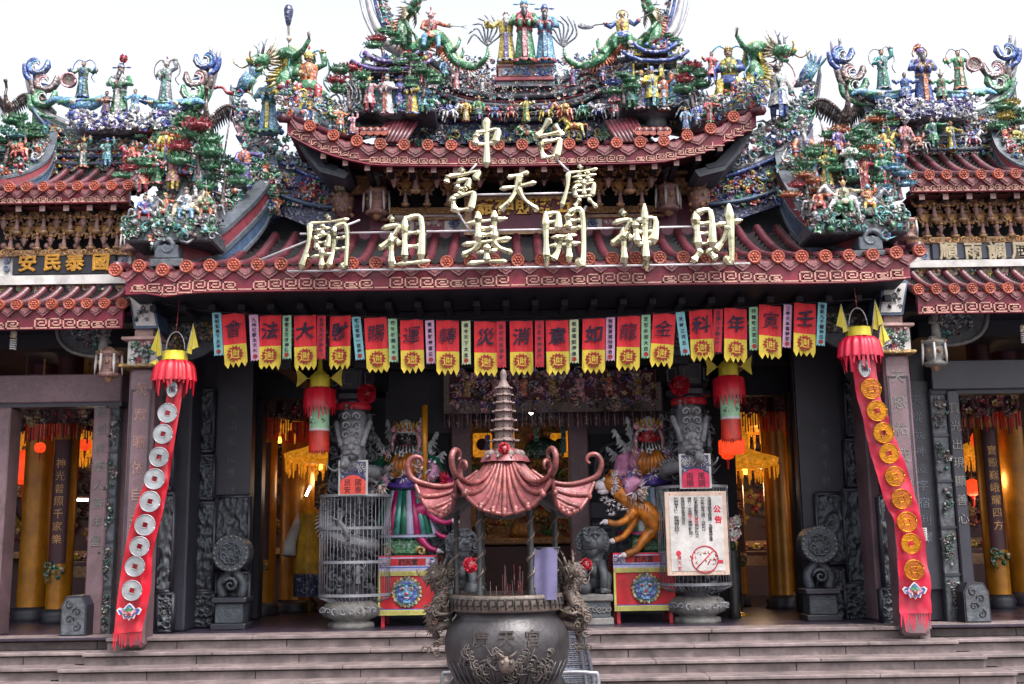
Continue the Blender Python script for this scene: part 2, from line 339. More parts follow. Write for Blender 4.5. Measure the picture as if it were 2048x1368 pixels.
def dragon(th,pts,r,c='green',belly='yellow',spike='orange',seg=7,look=None,legs=(.22,.6),head=1.,mirror=False,tailc=None,skinmat=None,side=V((0,-1,0)),n=10,mane='gold',mouth=True,prm='body',spk=1.4):
    """pts: centre line, head first"""
    b=th.part(prm); C=cr(pts,seg); k=len(C); m=skinmat or G(c); bm=skinmat or G(belly); sp=skinmat or G(spike); mn=skinmat or G(mane)
    rad=[r*(.62+.55*math.sin(min(1,t*2.2)*PI/2) if t<.4 else 1.17*(1-(t-.4)/.6)**.75+.06) for t in [i/(k-1) for i in range(k)]]
    b.tube(C,rad,m,n)
    # belly rings + back spikes
    for i in range(1,k-1):
        t=(C[i+1]-C[i-1]).normalized(); a=t.cross(side)
        if a.length<.1: continue
        a.normalize()
        if mirror: a=-a
        b.tube([C[i]-a*rad[i]*.55-t*rad[i]*.5,C[i]-a*rad[i]*.72,C[i]-a*rad[i]*.55+t*rad[i]*.5],[rad[i]*.3,rad[i]*.5,rad[i]*.3],bm,5)
        if i%1==0:
            b.tube([C[i]+a*rad[i]*.8,C[i]+a*rad[i]*(.9+spk)+t*rad[i]*.8],[rad[i]*.3,rad[i]*.04],sp,4)
            for sd in (-1,1):
                q=C[i]+side*(sd*rad[i]*.75)+a*rad[i]*.3; b.tube([q-t*rad[i]*.3,q+side*(sd*rad[i]*.25)+t*rad[i]*.5],[rad[i]*.28,rad[i]*.05],m,4)
    # head
    d=(C[0]-C[2]).normalized() if look is None else V(look).normalized()
    s=r*head*1.25; z=V((0,0,1)); z=(z-d*z.dot(d)); z=z.normalized() if z.length>.1 else side.cross(d); y=d.cross(z)
    M=Matrix((d,y,z)).transposed().to_4x4(); M.translation=C[0]
    h=th.part(prm if prm!='body' else 'head'); h.push(M@Matrix.Scale(s,4))
    h.ball((.2,0,.15),1.0,m,10,8,sy=.85,sz=.8)
    h.tube([(.6,0,.3),(1.4,0,.25),(2.1,0,.3),(2.4,0,.5)],[.75,.6,.5,.2],m,8,flat=1)
    h.ball((2.2,0,.55),.35,sp,7,5)
    if mouth:
        h.tube([(.3,0,-.4),(1.0,0,-.75),(1.7,0,-.8),(1.9,0,-.7)],[.45,.36,.26,.1],m,7)
        h.tube([(.6,0,-.2),(1.4,0,-.4),(1.9,0,-.25)],[.3,.2,.05],G('red') if not skinmat else m,5)
        for sy in (-1,1):
            for x in (1.2,1.6,2.0): h.tube([(x,sy*.3,.0),(x,sy*.3,-.35)],[.1,.02],G('white') if not skinmat else m,4)
    for sy in (-1,1):
        h.ball((.85,sy*.45,.65),.26,G('white') if not skinmat else m,7,6); h.ball((1.02,sy*.5,.7),.13,G('black'),6,5)
        h.tube([(.3,sy*.4,.8),(-.2,sy*.6,1.6),(-.9,sy*.8,2.3)],[.2,.14,.03],G('grey') if not skinmat else m,5); h.tube([(-.2,sy*.6,1.6),(.1,sy*.8,2.2)],[.1,.02],G('grey') if not skinmat else m,4)
        h.tube(cr([(2.0,sy*.4,.1),(2.7,sy*1.0,.0),(3.1,sy*1.5,.8),(2.8,sy*1.7,1.3)],3),[.1]*9+[.02],G('gold') if not skinmat else m,4)
        for i in range(6):
            a=-.9+i*.42; h.tube([(-.2,sy*.6,a*.5),(-1.0,sy*1.0,a*1.1),(-1.9,sy*1.1,a*1.6+.2)],[.2,.15,.02],mn,4)
        h.tube([(.9,sy*.2,-.9),(1.0,sy*.3,-1.6)],[.15,.02],mn,4)
    h.pop()
    # legs
    for f in legs:
        i=int(f*(k-1)); t=(C[min(k-1,i+1)]-C[i-1]).normalized(); a=t.cross(side)
        if a.length<.1: a=V((0,0,1))
        a.normalize(); a=-a if not mirror else a
        for sd in (-1,1):
            p=C[i]+side*(sd*rad[i]*.7); e=p+a*rad[i]*1.6+side*(sd*rad[i]*.7)+t*rad[i]*(-.8*sd); f2=e+a*rad[i]*1.0-t*rad[i]*1.4
            b.tube([p,e,f2],[rad[i]*.55,rad[i]*.38,rad[i]*.3],m,6)
            for q in (-1,0,1): b.tube([f2,f2-t*rad[i]*.7+side*(q*rad[i]*.45),f2-t*rad[i]*.95+a*rad[i]*.35+side*(q*rad[i]*.5)],[rad[i]*.18,rad[i]*.13,rad[i]*.02],mn,4)
            b.tube([e,e-a*rad[i]*.4+t*rad[i]*1.0],[rad[i]*.25,.0005],sp,4)
    return C
def bird(th,M,c='grey',wing='grey',tail='teal',spread=True,neck=1.):
    """faces -x, unit body length 1"""
    b=th.part('body'); b.push(M)
    b.tube([(.45,0,.0),(.2,0,.02),(-.15,0,.08),(-.35,0,.2)],[.06,.17,.17,.09],G(c),9)
    b.tube(cr([(-.3,0,.15),(-.45,0,.4),(-.38,0,.65*neck),(-.5,0,.85*neck)],4),[.1,.09,.08,.07,.06,.055,.05,.05,.05,.05,.05,.055,.05],G(c),7)
    b.ball((-.52,0,.88*neck),.08,G(c),7,6); b.tube([(-.57,0,.88*neck),(-.75,0,.86*neck)],[.035,.004],G('gold'),5)
    b.tube([(-.48,0,.94*neck),(-.38,0,1.05*neck)],[.03,.005],G('red'),4)
    for sy in(-1,1): b.tube([(.0,sy*.08,-.1),(-.02,sy*.08,-.4),(-.1,sy*.08,-.42)],[.03,.018,.015],G('gold'),5)
    b.pop()
    for sy in (-1,1):
        w=th.part('wing',new=True); w.push(M)
        nf=17 if spread else 9
        for i in range(nf):
            t=i/(nf-1)
            if spread:
                base=V((-.1+.15*t,sy*(.1+.85*t),.15+.45*math.sin(t*2.6))); tip=base+V((.28+.1*t,sy*(.1+.28*t*t),-.32-.12*(1-t)))
            else:
                base=V((lerp(-.2,.0,t),sy*.14,.12-.03*i)); tip=base+V((.75-.2*t,sy*.03,.15-.02*i))
            mid=(base+tip)/2+V((0,0,.04)); w.tube([base,mid,tip],[.06,.085,.02] if spread else [.05,.06,.012],G(wing if i%3 else tail),5,flat=.45)
            if spread and i: w.tube([pb,base],[.055,.05],G(wing),6)
            pb=base
        w.pop()
    t_=th.part('tail'); t_.push(M)
    for i in range(5):
        a=R(-25+i*18); t_.tube(cr([(.35,(i-2)*.03,.0),(.6,(i-2)*.05,math.sin(a)*.25),(.95,(i-2)*.08,math.sin(a)*.6+.1)],3),[.04,.05,.05,.05,.045,.04,.01],G(tail if i%2 else wing),4)
    t_.pop()
def rnd(a,b): return random.uniform(a,b)
def tree(th,M,c='green',c2='red',n=6,seed=0,hgt=1.):
    """ceramic pine with flat tufted pads, unit height"""
    random.seed(seed); t=th.part('trunk'); t.push(M)
    path=cr([(0,0,0),(.06*rnd(-1,1),0,.3*hgt),(.12*rnd(-1,1),0,.6*hgt),(0,0,.95*hgt)],3); t.tube(path,[.05-.003*i for i in range(10)],G('brown'),6)
    pads=[]
    for i in range(n):
        u=(i+.6)/n; z=hgt*lerp(.35,1,u); w=.34*(1.15-.6*u); x=(rnd(.5,1) if i%2 else -rnd(.5,1))*w if i<n-1 else 0
        t.tube([(0,0,z-.12),(x*.6,rnd(-.05,.05),z-.06),(x,rnd(-.08,0),z-.02)],[.022,.018,.01],G('brown'),5); pads.append((x,rnd(-.12,.04),z,rnd(.17,.24)))
    t.pop(); cr_=th.part('crown'); cr_.push(M)
    for j,(x,y,z,r) in enumerate(pads):
        cc=c2 if (j%3==2) else c; cr_.ball((x,y,z-.01),r*.8,G(cc),8,5,sz=.35)
        for q in range(80):
            a=rnd(0,2*PI); rr=r*math.sqrt(rnd(0,1)); px,py=x+math.cos(a)*rr,y+math.sin(a)*rr*.8; pz=z+.05*(1-(rr/r)**2)+rnd(-.045,.04)
            d=V((math.cos(a)*rr/r,math.sin(a)*rr/r,1.1)).normalized()*rnd(.035,.095); s=V((rnd(-1,1),rnd(-1,1),rnd(-.3,.3))).normalized()*.022; p=V((px,py,pz))
            cr_.add([p-s,p+s,p+d+s*.6,p+d-s*.6],[(0,1,2,3)],G('lgreen') if (q%2==0 and cc==c) else G(cc))
            cr_.add([p-s.cross(d).normalized()*.022,p+s.cross(d).normalized()*.022,p+d],[(0,1,2)],G(cc))
    cr_.pop()
def bloom(mb,p,r,c,k=6,c2='yellow',nrm=V((0,-1,0))):
    p=V(p); a=nrm.orthogonal().normalized(); b=nrm.cross(a)
    for j in range(k):
        q=2*PI*j/k; d=a*math.cos(q)+b*math.sin(q); s=a*-math.sin(q)+b*math.cos(q)
        mb.add([p,p+d*r*.6+s*r*.42+nrm*r*.25,p+d*r*1.1+nrm*r*.45,p+d*r*.6-s*r*.42+nrm*r*.25],[(0,1,2,3)],G(c))
    mb.ball(p+nrm*r*.15,r*.28,G(c2),5,4)
def clutter(mb,fn,n,size,pal,seed=0,nrm=V((0,-1,0))):
    """cut-porcelain relief: petals, curls, leaves, beads scattered over a surface"""
    random.seed(seed)
    for i in range(n):
        u,v=rnd(0,1),rnd(0,1); p=V(fn(u,v)); s=size*rnd(.6,1.4); c=random.choice(pal); k=rnd(0,1)
        if k<.3: bloom(mb,p,s,c,5,random.choice(pal))
        elif k<.55: mb.curl((p.x,p.y-s*.2,p.z),s,G(c),turns=1.2,a=rnd(0,6),dr=random.choice((-1,1)),th=.22,n=9,tail=s)
        elif k<.8:
            a=rnd(0,2*PI); d=V((math.cos(a),-.25,math.sin(a)))*s*1.6; w=V((-math.sin(a),0,math.cos(a)))*s*.45; m_=p+d*.5+nrm*s*.5
            mb.add([p,m_+w,p+d,m_-w,m_+nrm*s*.2],[(0,1,4),(1,2,4),(2,3,4),(3,0,4)],G(c))
        else: mb.ball(p+nrm*s*.2,s*.55,G(c),6,5)
def label_of(i,n,txt,pl):
    o=['leftmost','second','third','fourth','fifth','sixth','seventh','eighth','ninth','tenth','eleventh','twelfth'][i]
    return f'{txt}, {o}'+('' if i==0 else ' from the left')+f' {pl}'
# ---------------- world and light ----------------
w=bpy.data.worlds.new('World'); scn.world=w; w.use_nodes=True; nt=w.node_tree
bg=nt.nodes['Background']; sky=nt.nodes.new('ShaderNodeTexSky'); sky.sky_type='NISHITA'; sky.sun_disc=False
SUNEL,SUNROT=R(58),R(145)
sky.sun_elevation=SUNEL; sky.sun_rotation=SUNROT; sky.air_density=1.0; sky.dust_density=6
hs=nt.nodes.new('ShaderNodeHueSaturation'); hs.inputs['Saturation'].default_value=.32; hs.inputs['Value'].default_value=1.0
nt.links.new(sky.outputs[0],hs.inputs['Color']); nt.links.new(hs.outputs[0],bg.inputs[0]); bg.inputs[1].default_value=.15
sl=bpy.data.lights.new('sun','SUN'); so=bpy.data.objects.new('sun',sl); col.objects.link(so)
sl.energy=1.2; sl.angle=R(12); sl.color=(1,.97,.95)
sd=V((math.sin(SUNROT)*math.cos(SUNEL),math.cos(SUNROT)*math.cos(SUNEL),math.sin(SUNEL))); so.rotation_euler=sd.to_track_quat('Z','Y').to_euler()
scn.view_settings.view_transform='Standard'; scn.view_settings.look='None'; scn.view_settings.gamma=1; scn.view_settings.exposure=1.55
# ---------------- materials ----------------
pm('tile','642a36',rough=.42,var=.55,scale=5,bump=.3,bscale=30,coat=.08)
pm('tile_pan','47213a',spec=.12,rough=.8,var=.5,scale=7,bump=.3)
pm('lip_shade','140c12',rough=.8); pm('tile_end','b2533c',rough=.5,var=.45,scale=30,bump=.5,bscale=80)
pm('drip','8d5256',rough=.5,var=.5,scale=40,bump=.7,bscale=90)
pm('fascia','841a36',rough=.45,var=.4,scale=3,bump=.1)
pm('fret','cf9a8a',rough=.6,var=.35,scale=30,bump=.2)
pm('plum','6d2340',rough=.55,var=.3,scale=6)
pm('soffit','5a1c2a',rough=.7,var=.4,scale=6)
pm('rafter_end','d8b3ab',rough=.6)
pm('granite','7a6067',rough=.55,var=.28,scale=55,bump=.25,bscale=120)
pm('granite_floor','40374a',rough=.28,var=.25,scale=30,bump=.08)
pm('granite_step','887878',rough=.6,var=.4,scale=9,bump=.3,bscale=110)
pm('joint','4a3c42',rough=.9)
pm('granite_dark','2b2a38',rough=.5,var=.3,scale=40,bump=.2,bscale=100)  # dark granite with shadow navy in its colour; doubles as granite in shade
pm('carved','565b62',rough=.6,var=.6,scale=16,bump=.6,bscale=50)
pm('carved_dark','434a54',rough=.55,var=.6,scale=14,bump=.8,bscale=45)  # bluish tint of the shadows is put into this stone colour
pm('stone_grey','85827f',rough=.7,var=.4,scale=14,bump=.5,bscale=70)
pm('column_grey','8c8d93',rough=.65,var=.45,scale=12,bump=.5,bscale=60)
pm('beam_dark','0f1424',rough=.6,var=.4,scale=5)  # shadow navy in the colour; also paints soffit and rafters as shaded
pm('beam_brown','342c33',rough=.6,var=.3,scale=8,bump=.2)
pm('navy_shade','080c1a',rough=.8)  # navy of deep shade, painted onto backings and gaps
pm('gilt','e0a868',rough=.42,var=.6,scale=25,bump=.5,bscale=60,metal=.35)
pm('gilt_dim','b8906a',rough=.55,var=.6,scale=22,bump=.6,bscale=60,metal=.15)
pm('gilt_bright','d2a03c',rough=.3,var=.35,scale=25,metal=.5,bump=.2)
pm('carv_pink','a88078',rough=.6,var=.5,scale=20,bump=.5)
pm('porcelain_blue','8896b5',rough=.4,var=.5,scale=18,c2='4a5a8a')
pm('ridge_grey','5f6874',rough=.5,var=.45,scale=14,bump=.35,bscale=50)
pm('ridge_blue','4f6888',rough=.45,var=.45,scale=8,bump=.25)
pm('ridge_pink','98424f',rough=.55,var=.25,scale=8)
pm('white_paint','d9d5d2',rough=.55,var=.15,scale=6)
pm('navy_board','232a45',rough=.5,var=.3,scale=8)
pm('gold_leaf','c98f2f',rough=.35,var=.3,scale=20,metal=.4)
pm('gold_balloon','e6e0bc',rough=.09,var=.12,scale=5,metal=1.0,bump=.5,bscale=12)
pm('pole_white','cfc9ce',rough=.4,var=.15)
pm('ink','1c1a24',rough=.8,var=.1)
pm('silver_horn','c9c7cc',rough=.35,var=.3,scale=12,metal=.3)
pm('ground_stone','7b6f76',rough=.7,var=.3,scale=3,bump=.3)
def bx(mb,a,b,c,d,y,th,m,ch=0):
    p=P(a,(b+d)/2,y); q=P(c,(b+d)/2,y); t=P((a+c)/2,b,y); u=P((a+c)/2,d,y)
    if ch: mb.cbox((p.x,y,u.z),(q.x,y+th,t.z),m,ch)
    else: mb.box((p.x,y,u.z),(q.x,y+th,t.z),m)
def zfn(tab,y):
    t=[(P(a,b,y).x,P(a,b,y).z) for a,b in tab]
    xs=cr([(x,0,z) for x,z in t],6); tt=[(p.x,p.z) for p in xs]
    return lambda x: interp(tt,x)
# ---------------- roof ----------------
def tiles(mb,xl,xr,y0,zf,y1,z1,n,r=.059,hip=0,conc=1.35,hk=0):
    sp=(xr-xl)/(n-1)
    for i in range(n):
        x=xl+i*sp; z0=zf(x); de=min(x-xl,xr-x); tm=1 if not hip else min(1,.12+de/hip)
        def q(t,x=x,z0=z0): return V((x,y0+(y1-y0)*t,z0+(z1-z0)*(.55*t+.45*t**conc*t)))
        K=9; pts=[];rr=[]
        for k in range(K+1):
            t=tm*k/K; pts+= [q(t)]; rr+=[r]
            if k<K: pts+=[q(tm*(k+.93)/K)]; rr+=[r*.9]
        mb.tube(pts,rr,'tile',8)
        # eave disc with rosette
        c=q(0)+V((0,-.02,0)); s=r*1.2
        mb.lathe([(s*.96,0),(s,.006),(s,.03),(s*.82,.035),(s*.78,.027),(.001,.027)],'tile_end',14) if 0 else None
        M=Matrix.Translation(c)@Matrix.Rotation(R(90+rnd(-3,3)),4,'X')@Matrix.Rotation(rnd(-.06,.06),4,'Y'); mb.push(M)
        mb.lathe([(s,-.03),(s,.015),(s*.9,.024),(s*.8,.016),(.001,.014)],'tile_end',14)
        for j in range(6): a=j*PI/3; mb.ball((math.cos(a)*s*.42,math.sin(a)*s*.42,.016),s*.24,'tile_end',6,4,sz=.6)
        mb.ball((0,0,.02),s*.2,'tile_end',6,4); mb.pop()
        if i<n-1:
            xa,xb=x+r*.7,x+sp-r*.7; za,zb=zf(x),zf(x+sp); xm=(xa+xb)/2
            K2=14; vs=[];fs=[]
            for k in range(K2):
                ta,tb=tm*k/K2,tm*(k+1)/K2
                for t,dz in ((ta,.03),(tb,-.025)):
                    f=(z1-za)*(.55*t+.45*t**conc*t); f2=(z1-zb)*(.55*t+.45*t**conc*t); yy=y0+(y1-y0)*t
                    vs+=[(xa,yy,za+f+dz-.01),(xm,yy,(za+zb+f+f2)/2+dz-.045),(xb,yy,zb+f2+dz-.01)]
            nr=len(vs)//3
            fs=[(j*3+e,j*3+e+1,j*3+e+4,j*3+e+3) for j in range(0,nr-1,2) for e in (0,1)]; f2_=[(j*3+e,j*3+e+1,j*3+e+4,j*3+e+3) for j in range(1,nr-1,2) for e in (0,1)]
            mb.add(vs,fs,'tile_pan'); mb.add(vs,f2_,'lip_shade')  # lip faces painted near black as shading between the pan tiles
            zm=(za+zb)/2; h=r*1.9; wd=sp/2-.006
            sh=[(-wd,.0),(-wd*.95,-h*.45),(-wd*.55,-h*.8),(0,-h*1.2),(wd*.55,-h*.8),(wd*.95,-h*.45),(wd,0),(wd*.5,-.02),(0,-.03),(-wd*.5,-.02)]
            mb.prism([(xm+a,zm+b-.012+(zb-za)*a/sp) for a,b in sh],y0-.008,y0+.012,'drip')
            sh2=[(xm+a*.62,zm-.03+(b)*.6+(zb-za)*a/sp) for a,b in sh[:7]]; mb.tube([(a,y0-.012,b) for a,b in sh2],.005,'drip',4)
def fret(mb,x0,x1,zf,y,h,m='fret',th=.011,u=None,gapper=True):
    """meander frieze; zf gives the lower edge"""
    u=u or h*1.5; n=max(1,int((x1-x0)/u)); u=(x1-x0)/n
    def seg(x,za,zb,xb=None):
        xb=x if xb is None else xb; zz=zf(x)
        mb.box((min(x,xb)-th/2,y-.006,zf(min(x,xb))+min(za,zb)-th/2),(max(x,xb)+th/2,y+.004,zf(min(x,xb))+max(za,zb)+th/2),m)
    for i in range(n):
        x=x0+i*u; k=h*(.55+.45*abs(math.sin(i*.45))) if gapper else h
        if gapper and i%9==7: seg(x,0,0,x+u); continue
        seg(x,0,0,x+u); a=x+u*.08; b=x+u*.86
        seg(a,0,k); seg(a,k,k,b); seg(b,k,k*.3) ; seg(x+u*.32,k*.3,k*.3,b); seg(x+u*.32,k*.3,k*.66); seg(x+u*.32,k*.66,k*.66,x+u*.62)
def fascia(mb,xl,xr,zf,y,h,m='fascia',th=.05,n=40,top=0.02,dy=.03):
    vs=[];fs=[]
    for i in range(n+1):
        x=lerp(xl,xr,i/n); z=zf(x)
        vs+=[(x,y+.01,z+top),(x,y+dy,z-h),(x,y+dy+th,z-h),(x,y+dy+th,z+top)]
    for i in range(n):
        for j in range(4): fs.append((i*4+j,i*4+(j+1)%4,i*4+4+(j+1)%4,i*4+4+j))
    fs+=[(0,1,2,3),(n*4+3,n*4+2,n*4+1,n*4)]
    mb.add(vs,fs,m)
    for i in range(n): 
        a=V(vs[i*4+1]); b=V(vs[i*4+5])
        mb.tube([a+V((0,-.006,0)),b+V((0,-.006,0))],.012,m,5,caps=False)
def sheet(mb,xl,xr,y0,zf,y1,z1,m,n=30,dz=-.1):
    mb.grid(lambda u,v:(lerp(xl,xr,u),lerp(y0,y1,v),lerp(zf(lerp(xl,xr,u)),z1,(.55*v+.45*v**2.35))+dz),n,9,m)
# ---- hall ----
hall=Thing('temple_hall',(0,1.5,0),'ornate two tiered central temple hall with maroon tiled roofs and red fascias','temple')
roof=hall.part('lower_roof')
YE=-.85
L0=[(232,541),(278,533),(325,541),(375,534),(424,532),(470,531),(603,529),(800,527),(1040,522),(1300,517),(1500,515),(1640,514),(1740,511),(1780,508),(1838,501)]
zf=zfn(L0,YE); XL,XR=PX(232,540,YE),PX(1838,505,YE)
YW=1.1; ZT=PZ(1040,464,YW)
random.seed(5)
tiles(roof,XL,XR,YE,zf,YW,ZT,35)
sheet(roof,XL,XR,YE+.05,zf,YW,ZT,'soffit')
roof.grid(lambda u,v:(lerp(XL+.05,XR-.05,u),lerp(YE+.1,.4,v),lerp(zf(lerp(XL,XR,u))-.2,3.53,v)),30,2,'beam_dark')  # soffit coloured dark to stand in for the shade under the eave
fs_=hall.subpart('fascia_board',roof)
ff=lambda x:zf(x)-.03
FH=PZ(1040,536,YE)-PZ(1040,570,YE)+.04
fascia(fs_,XL+.1,XR-.1,ff,YE,FH+.02)
fret(fs_,XL+.16,XR-.16,lambda x:ff(x)-FH+.0,YE+.018,.105,th=.014)
# closing ends of the roof
for s,x in ((-1,XL),(1,XR)):
    roof.tube([(x,YE-.03,zf(x)+.03),(x,YE+.25,zf(x)+.1)],[.06,.055],'tile',8)
# descending ridges that carry the dioramas
def dridge(th,a,tab,y0,y1,name="descending_ridge",k=1.):
    """curved band wall from eave back to gable: tab of photo px along top edge, depth from y0 to y1"""
    b=th.part(name,new=True); n=len(tab); pts=[P(px,py,lerp(y0,y1,i/(n-1))) for i,(px,py) in enumerate(tab)]; C=cr(pts,5)
    h=.34; vs=[];fs=[]
    W=.095
    def band(z0,z1,x0,x1,m):
        vs=[]
        for p in C: vs+=[p+V((x0,0,z1)),p+V((x1,0,z1)),p+V((x1,0,z0)),p+V((x0,0,z0))]
        fs=[(i*4+j,i*4+(j+1)%4,i*4+4+(j+1)%4,i*4+4+j) for i in range(len(C)-1) for j in range(4)]+[(3,2,1,0),tuple(len(C)*4-4+j for j in range(4))]
        b.add(vs,fs,m)
    band_=band; band=lambda z0,z1,x0,x1,m:band_(z0*k,z1*k,x0*k,x1*k,m)
    band(-.06,0,-W,W,'ridge_grey'); band(-.24,-.06,-W*.75,W*.75,'ridge_pink'); band(-.3,-.24,-W,W,'ridge_grey'); band(-.48,-.3,-W*.8,W*.8,'ridge_blue'); band(-.53,-.48,-W,W,'ridge_grey')
    def fn(u,v): return C[int(u*(len(C)-1))]+V(((-1 if C[0].x<0 else 1)*(W*k+.02),-.06,rnd(-.1,.14)*k))
    clutter(b,fn,int(110*k),.05,['teal','green','white','blue','grey','red','orange','dgreen'],seed=int(tab[0][0])); return C
dridge(hall,-1,[(330,478),(410,470),(470,425),(520,370),(548,300)],-.55,1.3)
dridge(hall,1,[(1745,460),(1670,445),(1610,400),(1575,350),(1562,290)],-.55,1.3)
for (a,b,s) in ((332,495,1),(1742,478,-1)):
    c=P(a,b,-.6); roof.curl((c.x,c.y,c.z),.12,'ridge_grey',turns=1.3,a=PI/2,dr=s,th=.3)
    bx(roof,a-24,b-6,a+24,b+22,-.62,.5,'ridge_grey',.012); bx(roof,a-34,b+22,a+34,b+38,-.66,.5,'carved',.01)
# side gable cheek panels with porcelain relief (between descending ridge and upper corner)
for nm,tab,sd in (('l',[(548,330),(640,330),(700,420),(660,470),(560,430),(500,470),(470,455)],1),('r',[(1562,320),(1470,330),(1400,410),(1440,450),(1560,410),(1600,440),(1640,430)],-1)):
    g=hall.part('gable_relief',new=True); pts=[P(a,b,1.25) for a,b in tab]
    g.prism([(p.x,p.z) for p in (pts if sd>0 else pts[::-1])][::-1],1.25,1.4,G('navy'))
    x0,x1=(545,690) if sd>0 else (1420,1570)
    def fn(u,v,x0=x0,x1=x1):
        a=lerp(x0,x1,u); return P(a,lerp(345,405,v)+ (-6 if sd<0 else 0)+abs(a-(x0 if sd>0 else x1))*.12,1.22)
    clutter(g,fn,150,.045,['green','blue','orange','teal','white','yellow','grey','navy','red','purple'],seed=7+sd)
    for k,(q0,q1) in enumerate((((548,318),(700,372)),((545,386),(700,418)))):
        if sd<0: q0,q1=(2090-q0[0]+20,q0[1]-8),(2090-q1[0]+5,q1[1]-8)
        a,b=P(*q0,1.2),P(*q1,1.2); mid=(a+b)/2+V((0,0,-.05)); g.tube(cr([a,mid,b],5),.03,'ridge_blue' if k else G('blue'),6)
# upper wall and storey
uw=hall.part('upper_wall'); 
bx(uw,640,335,1450,470,YW+.25,.2,'plum'); bx(uw,735,344,1345,425,YW+.2,.1,'navy_shade')
bx(uw,440,405,1660,480,YW+.45,.1,'beam_dark')
bx(uw,235,440,330,640,.75,.2,'plum'); bx(uw,1750,420,1840,620,.75,.2,'plum')
for (a,b) in ((740,772),(1318,1352)):   # red corner posts
    bx(uw,a,344,b,468,YW+.05,.15,'plum')
bx(uw,700,462,1385,476,YW-.06,.2,'plum'); bx(uw,760,432,1330,437,YW-.02,.05,'gilt_dim'); 
# painted porcelain panels left & right of the plaque
for (a,b) in ((792,925),(1168,1300)):
    p=hall.part('painted_panel',new=True); bx(p,a-4,428,b+4,465,YW+.02,.05,'white_paint',.006)
    bx(p,a+36,433,b-36,459,YW+.008,.02,'fascia')
    for q in range(14): 
        c=P(lerp(a+42,b-42,(q+.5)/14),446+rnd(-5,5),YW+.003); bloom(p,c,.028,'pink' if q%2 else 'white',5)
    for q in (a+17,b-17): 
        c=P(q,446,YW+.01); p.push(Matrix.Translation(c)); 
        for k in range(8): ang=k*PI/4; p.ball((math.cos(ang)*.05,0,math.sin(ang)*.05),.02,'porcelain_blue',6,4,sy=.4)
        p.ball((0,0,0),.028,G('blue'),8,5,sy=.5); p.pop()
# gilded frieze under brackets
fz=hall.part('gilded_frieze'); bx(fz,770,415,935,428,YW-.01,.05,'gilt_dim'); fz2=hall.part('gilded_frieze',new=True); bx(fz2,1160,412,1325,425,YW-.01,.05,'gilt_dim')
for i in range(34):
    a=lerp(776,930,(i%17)/16) if i<17 else lerp(1165,1320,(i%17)/16); c=P(a,421 if i<17 else 418,YW-.03); (fz if i<17 else fz2).curl(c,.042,'gilt',turns=1.1,a=i,dr=(-1)**i,th=.2,n=8)
# plaque with the five road gods title
pl=hall.part('name_plaque'); bx(pl,932,396,1150,468,YW-.16,.06,'plum',.012); bx(pl,928,392,1154,398,YW-.19,.06,'gilt_dim'); bx(pl,928,462,1154,468,YW-.19,.06,'gilt_dim')
for q in (936,1146): bx(pl,q-7,398,q+7,462,YW-.185,.03,'gilt_dim')
lt=hall.subpart('lettering',pl)
for i,ch in enumerate('爺神財路五'):
    c=P(968+i*40,412-i*.6,YW-.17); text(lt,ch,c,.235,'gilt_bright',ext=.012,bev=.006,off=.004)
# upper eaves
Y2=.2
U0=[(572,226),(600,243),(637,261),(678,275),(717,284),(757,290),(900,292),(1040,291),(1200,288),(1320,284),(1363,275),(1401,267),(1440,249),(1476,230),(1514,212)]
zu=zfn(U0,Y2); UL,UR=PX(574,228,Y2),PX(1512,215,Y2)
ur=hall.part('upper_roof'); Y3=1.6; ZR=PZ(1040,283,Y3)
tiles(ur,UL,UR,Y2,zu,Y3,ZR,21,hip=1.4)
sheet(ur,UL,UR,Y2+.06,zu,Y3,ZR-.05,'soffit',dz=-.1)
sheet(ur,UL,UR,Y2+.1,lambda x:zu(x)-.2,YW+.4,PZ(1040,336,YW+.3),'soffit',dz=0)
f2=hall.subpart('fascia_board',ur); UH=.175
fascia(f2,UL,UR,lambda x:zu(x)-.03,Y2,UH+.03); fret(f2,UL+.05,UR-.05,lambda x:zu(x)-UH-.035,Y2+.018,.075)
for i in range(19):
    a=lerp(648,1440,i/18); x=PX(a,340,Y2+.15); z=zu(x)-UH-.085
    ra=hall.part('rafter',new=True); ra.box((x-.03,Y2+.1,z-.03),(x+.03,YW+.1,z+.03),'beam_dark'); ra.box((x-.032,Y2+.09,z-.032),(x+.032,Y2+.1,z+.032),'rafter_end')  # rafter body painted dark as eave shade, only the end stays pale
# flaring corner brackets (blue grey angled boxes)
for pts in ([(600,262),(622,290),(662,332),(700,345),(690,358),(640,345),(606,305),(588,275)],[(1490,262),(1462,292),(1424,332),(1388,342),(1398,355),(1448,342),(1484,303),(1500,275)]):
    cb=hall.part('corner_bracket',new=True); q=[P(a,b,.55) for a,b in pts]; q=[(p.x,p.z) for p in q]
    if q[0][0]<0: q=q[::-1]
    cb.prism(q,.52,1.2,'ridge_grey'); q2=[(lerp(x,sum(a for a,_ in q)/8,.35),lerp(z,sum(b for _,b in q)/8,.35)) for x,z in q]; cb.prism(q2,.505,.52,'navy_board')
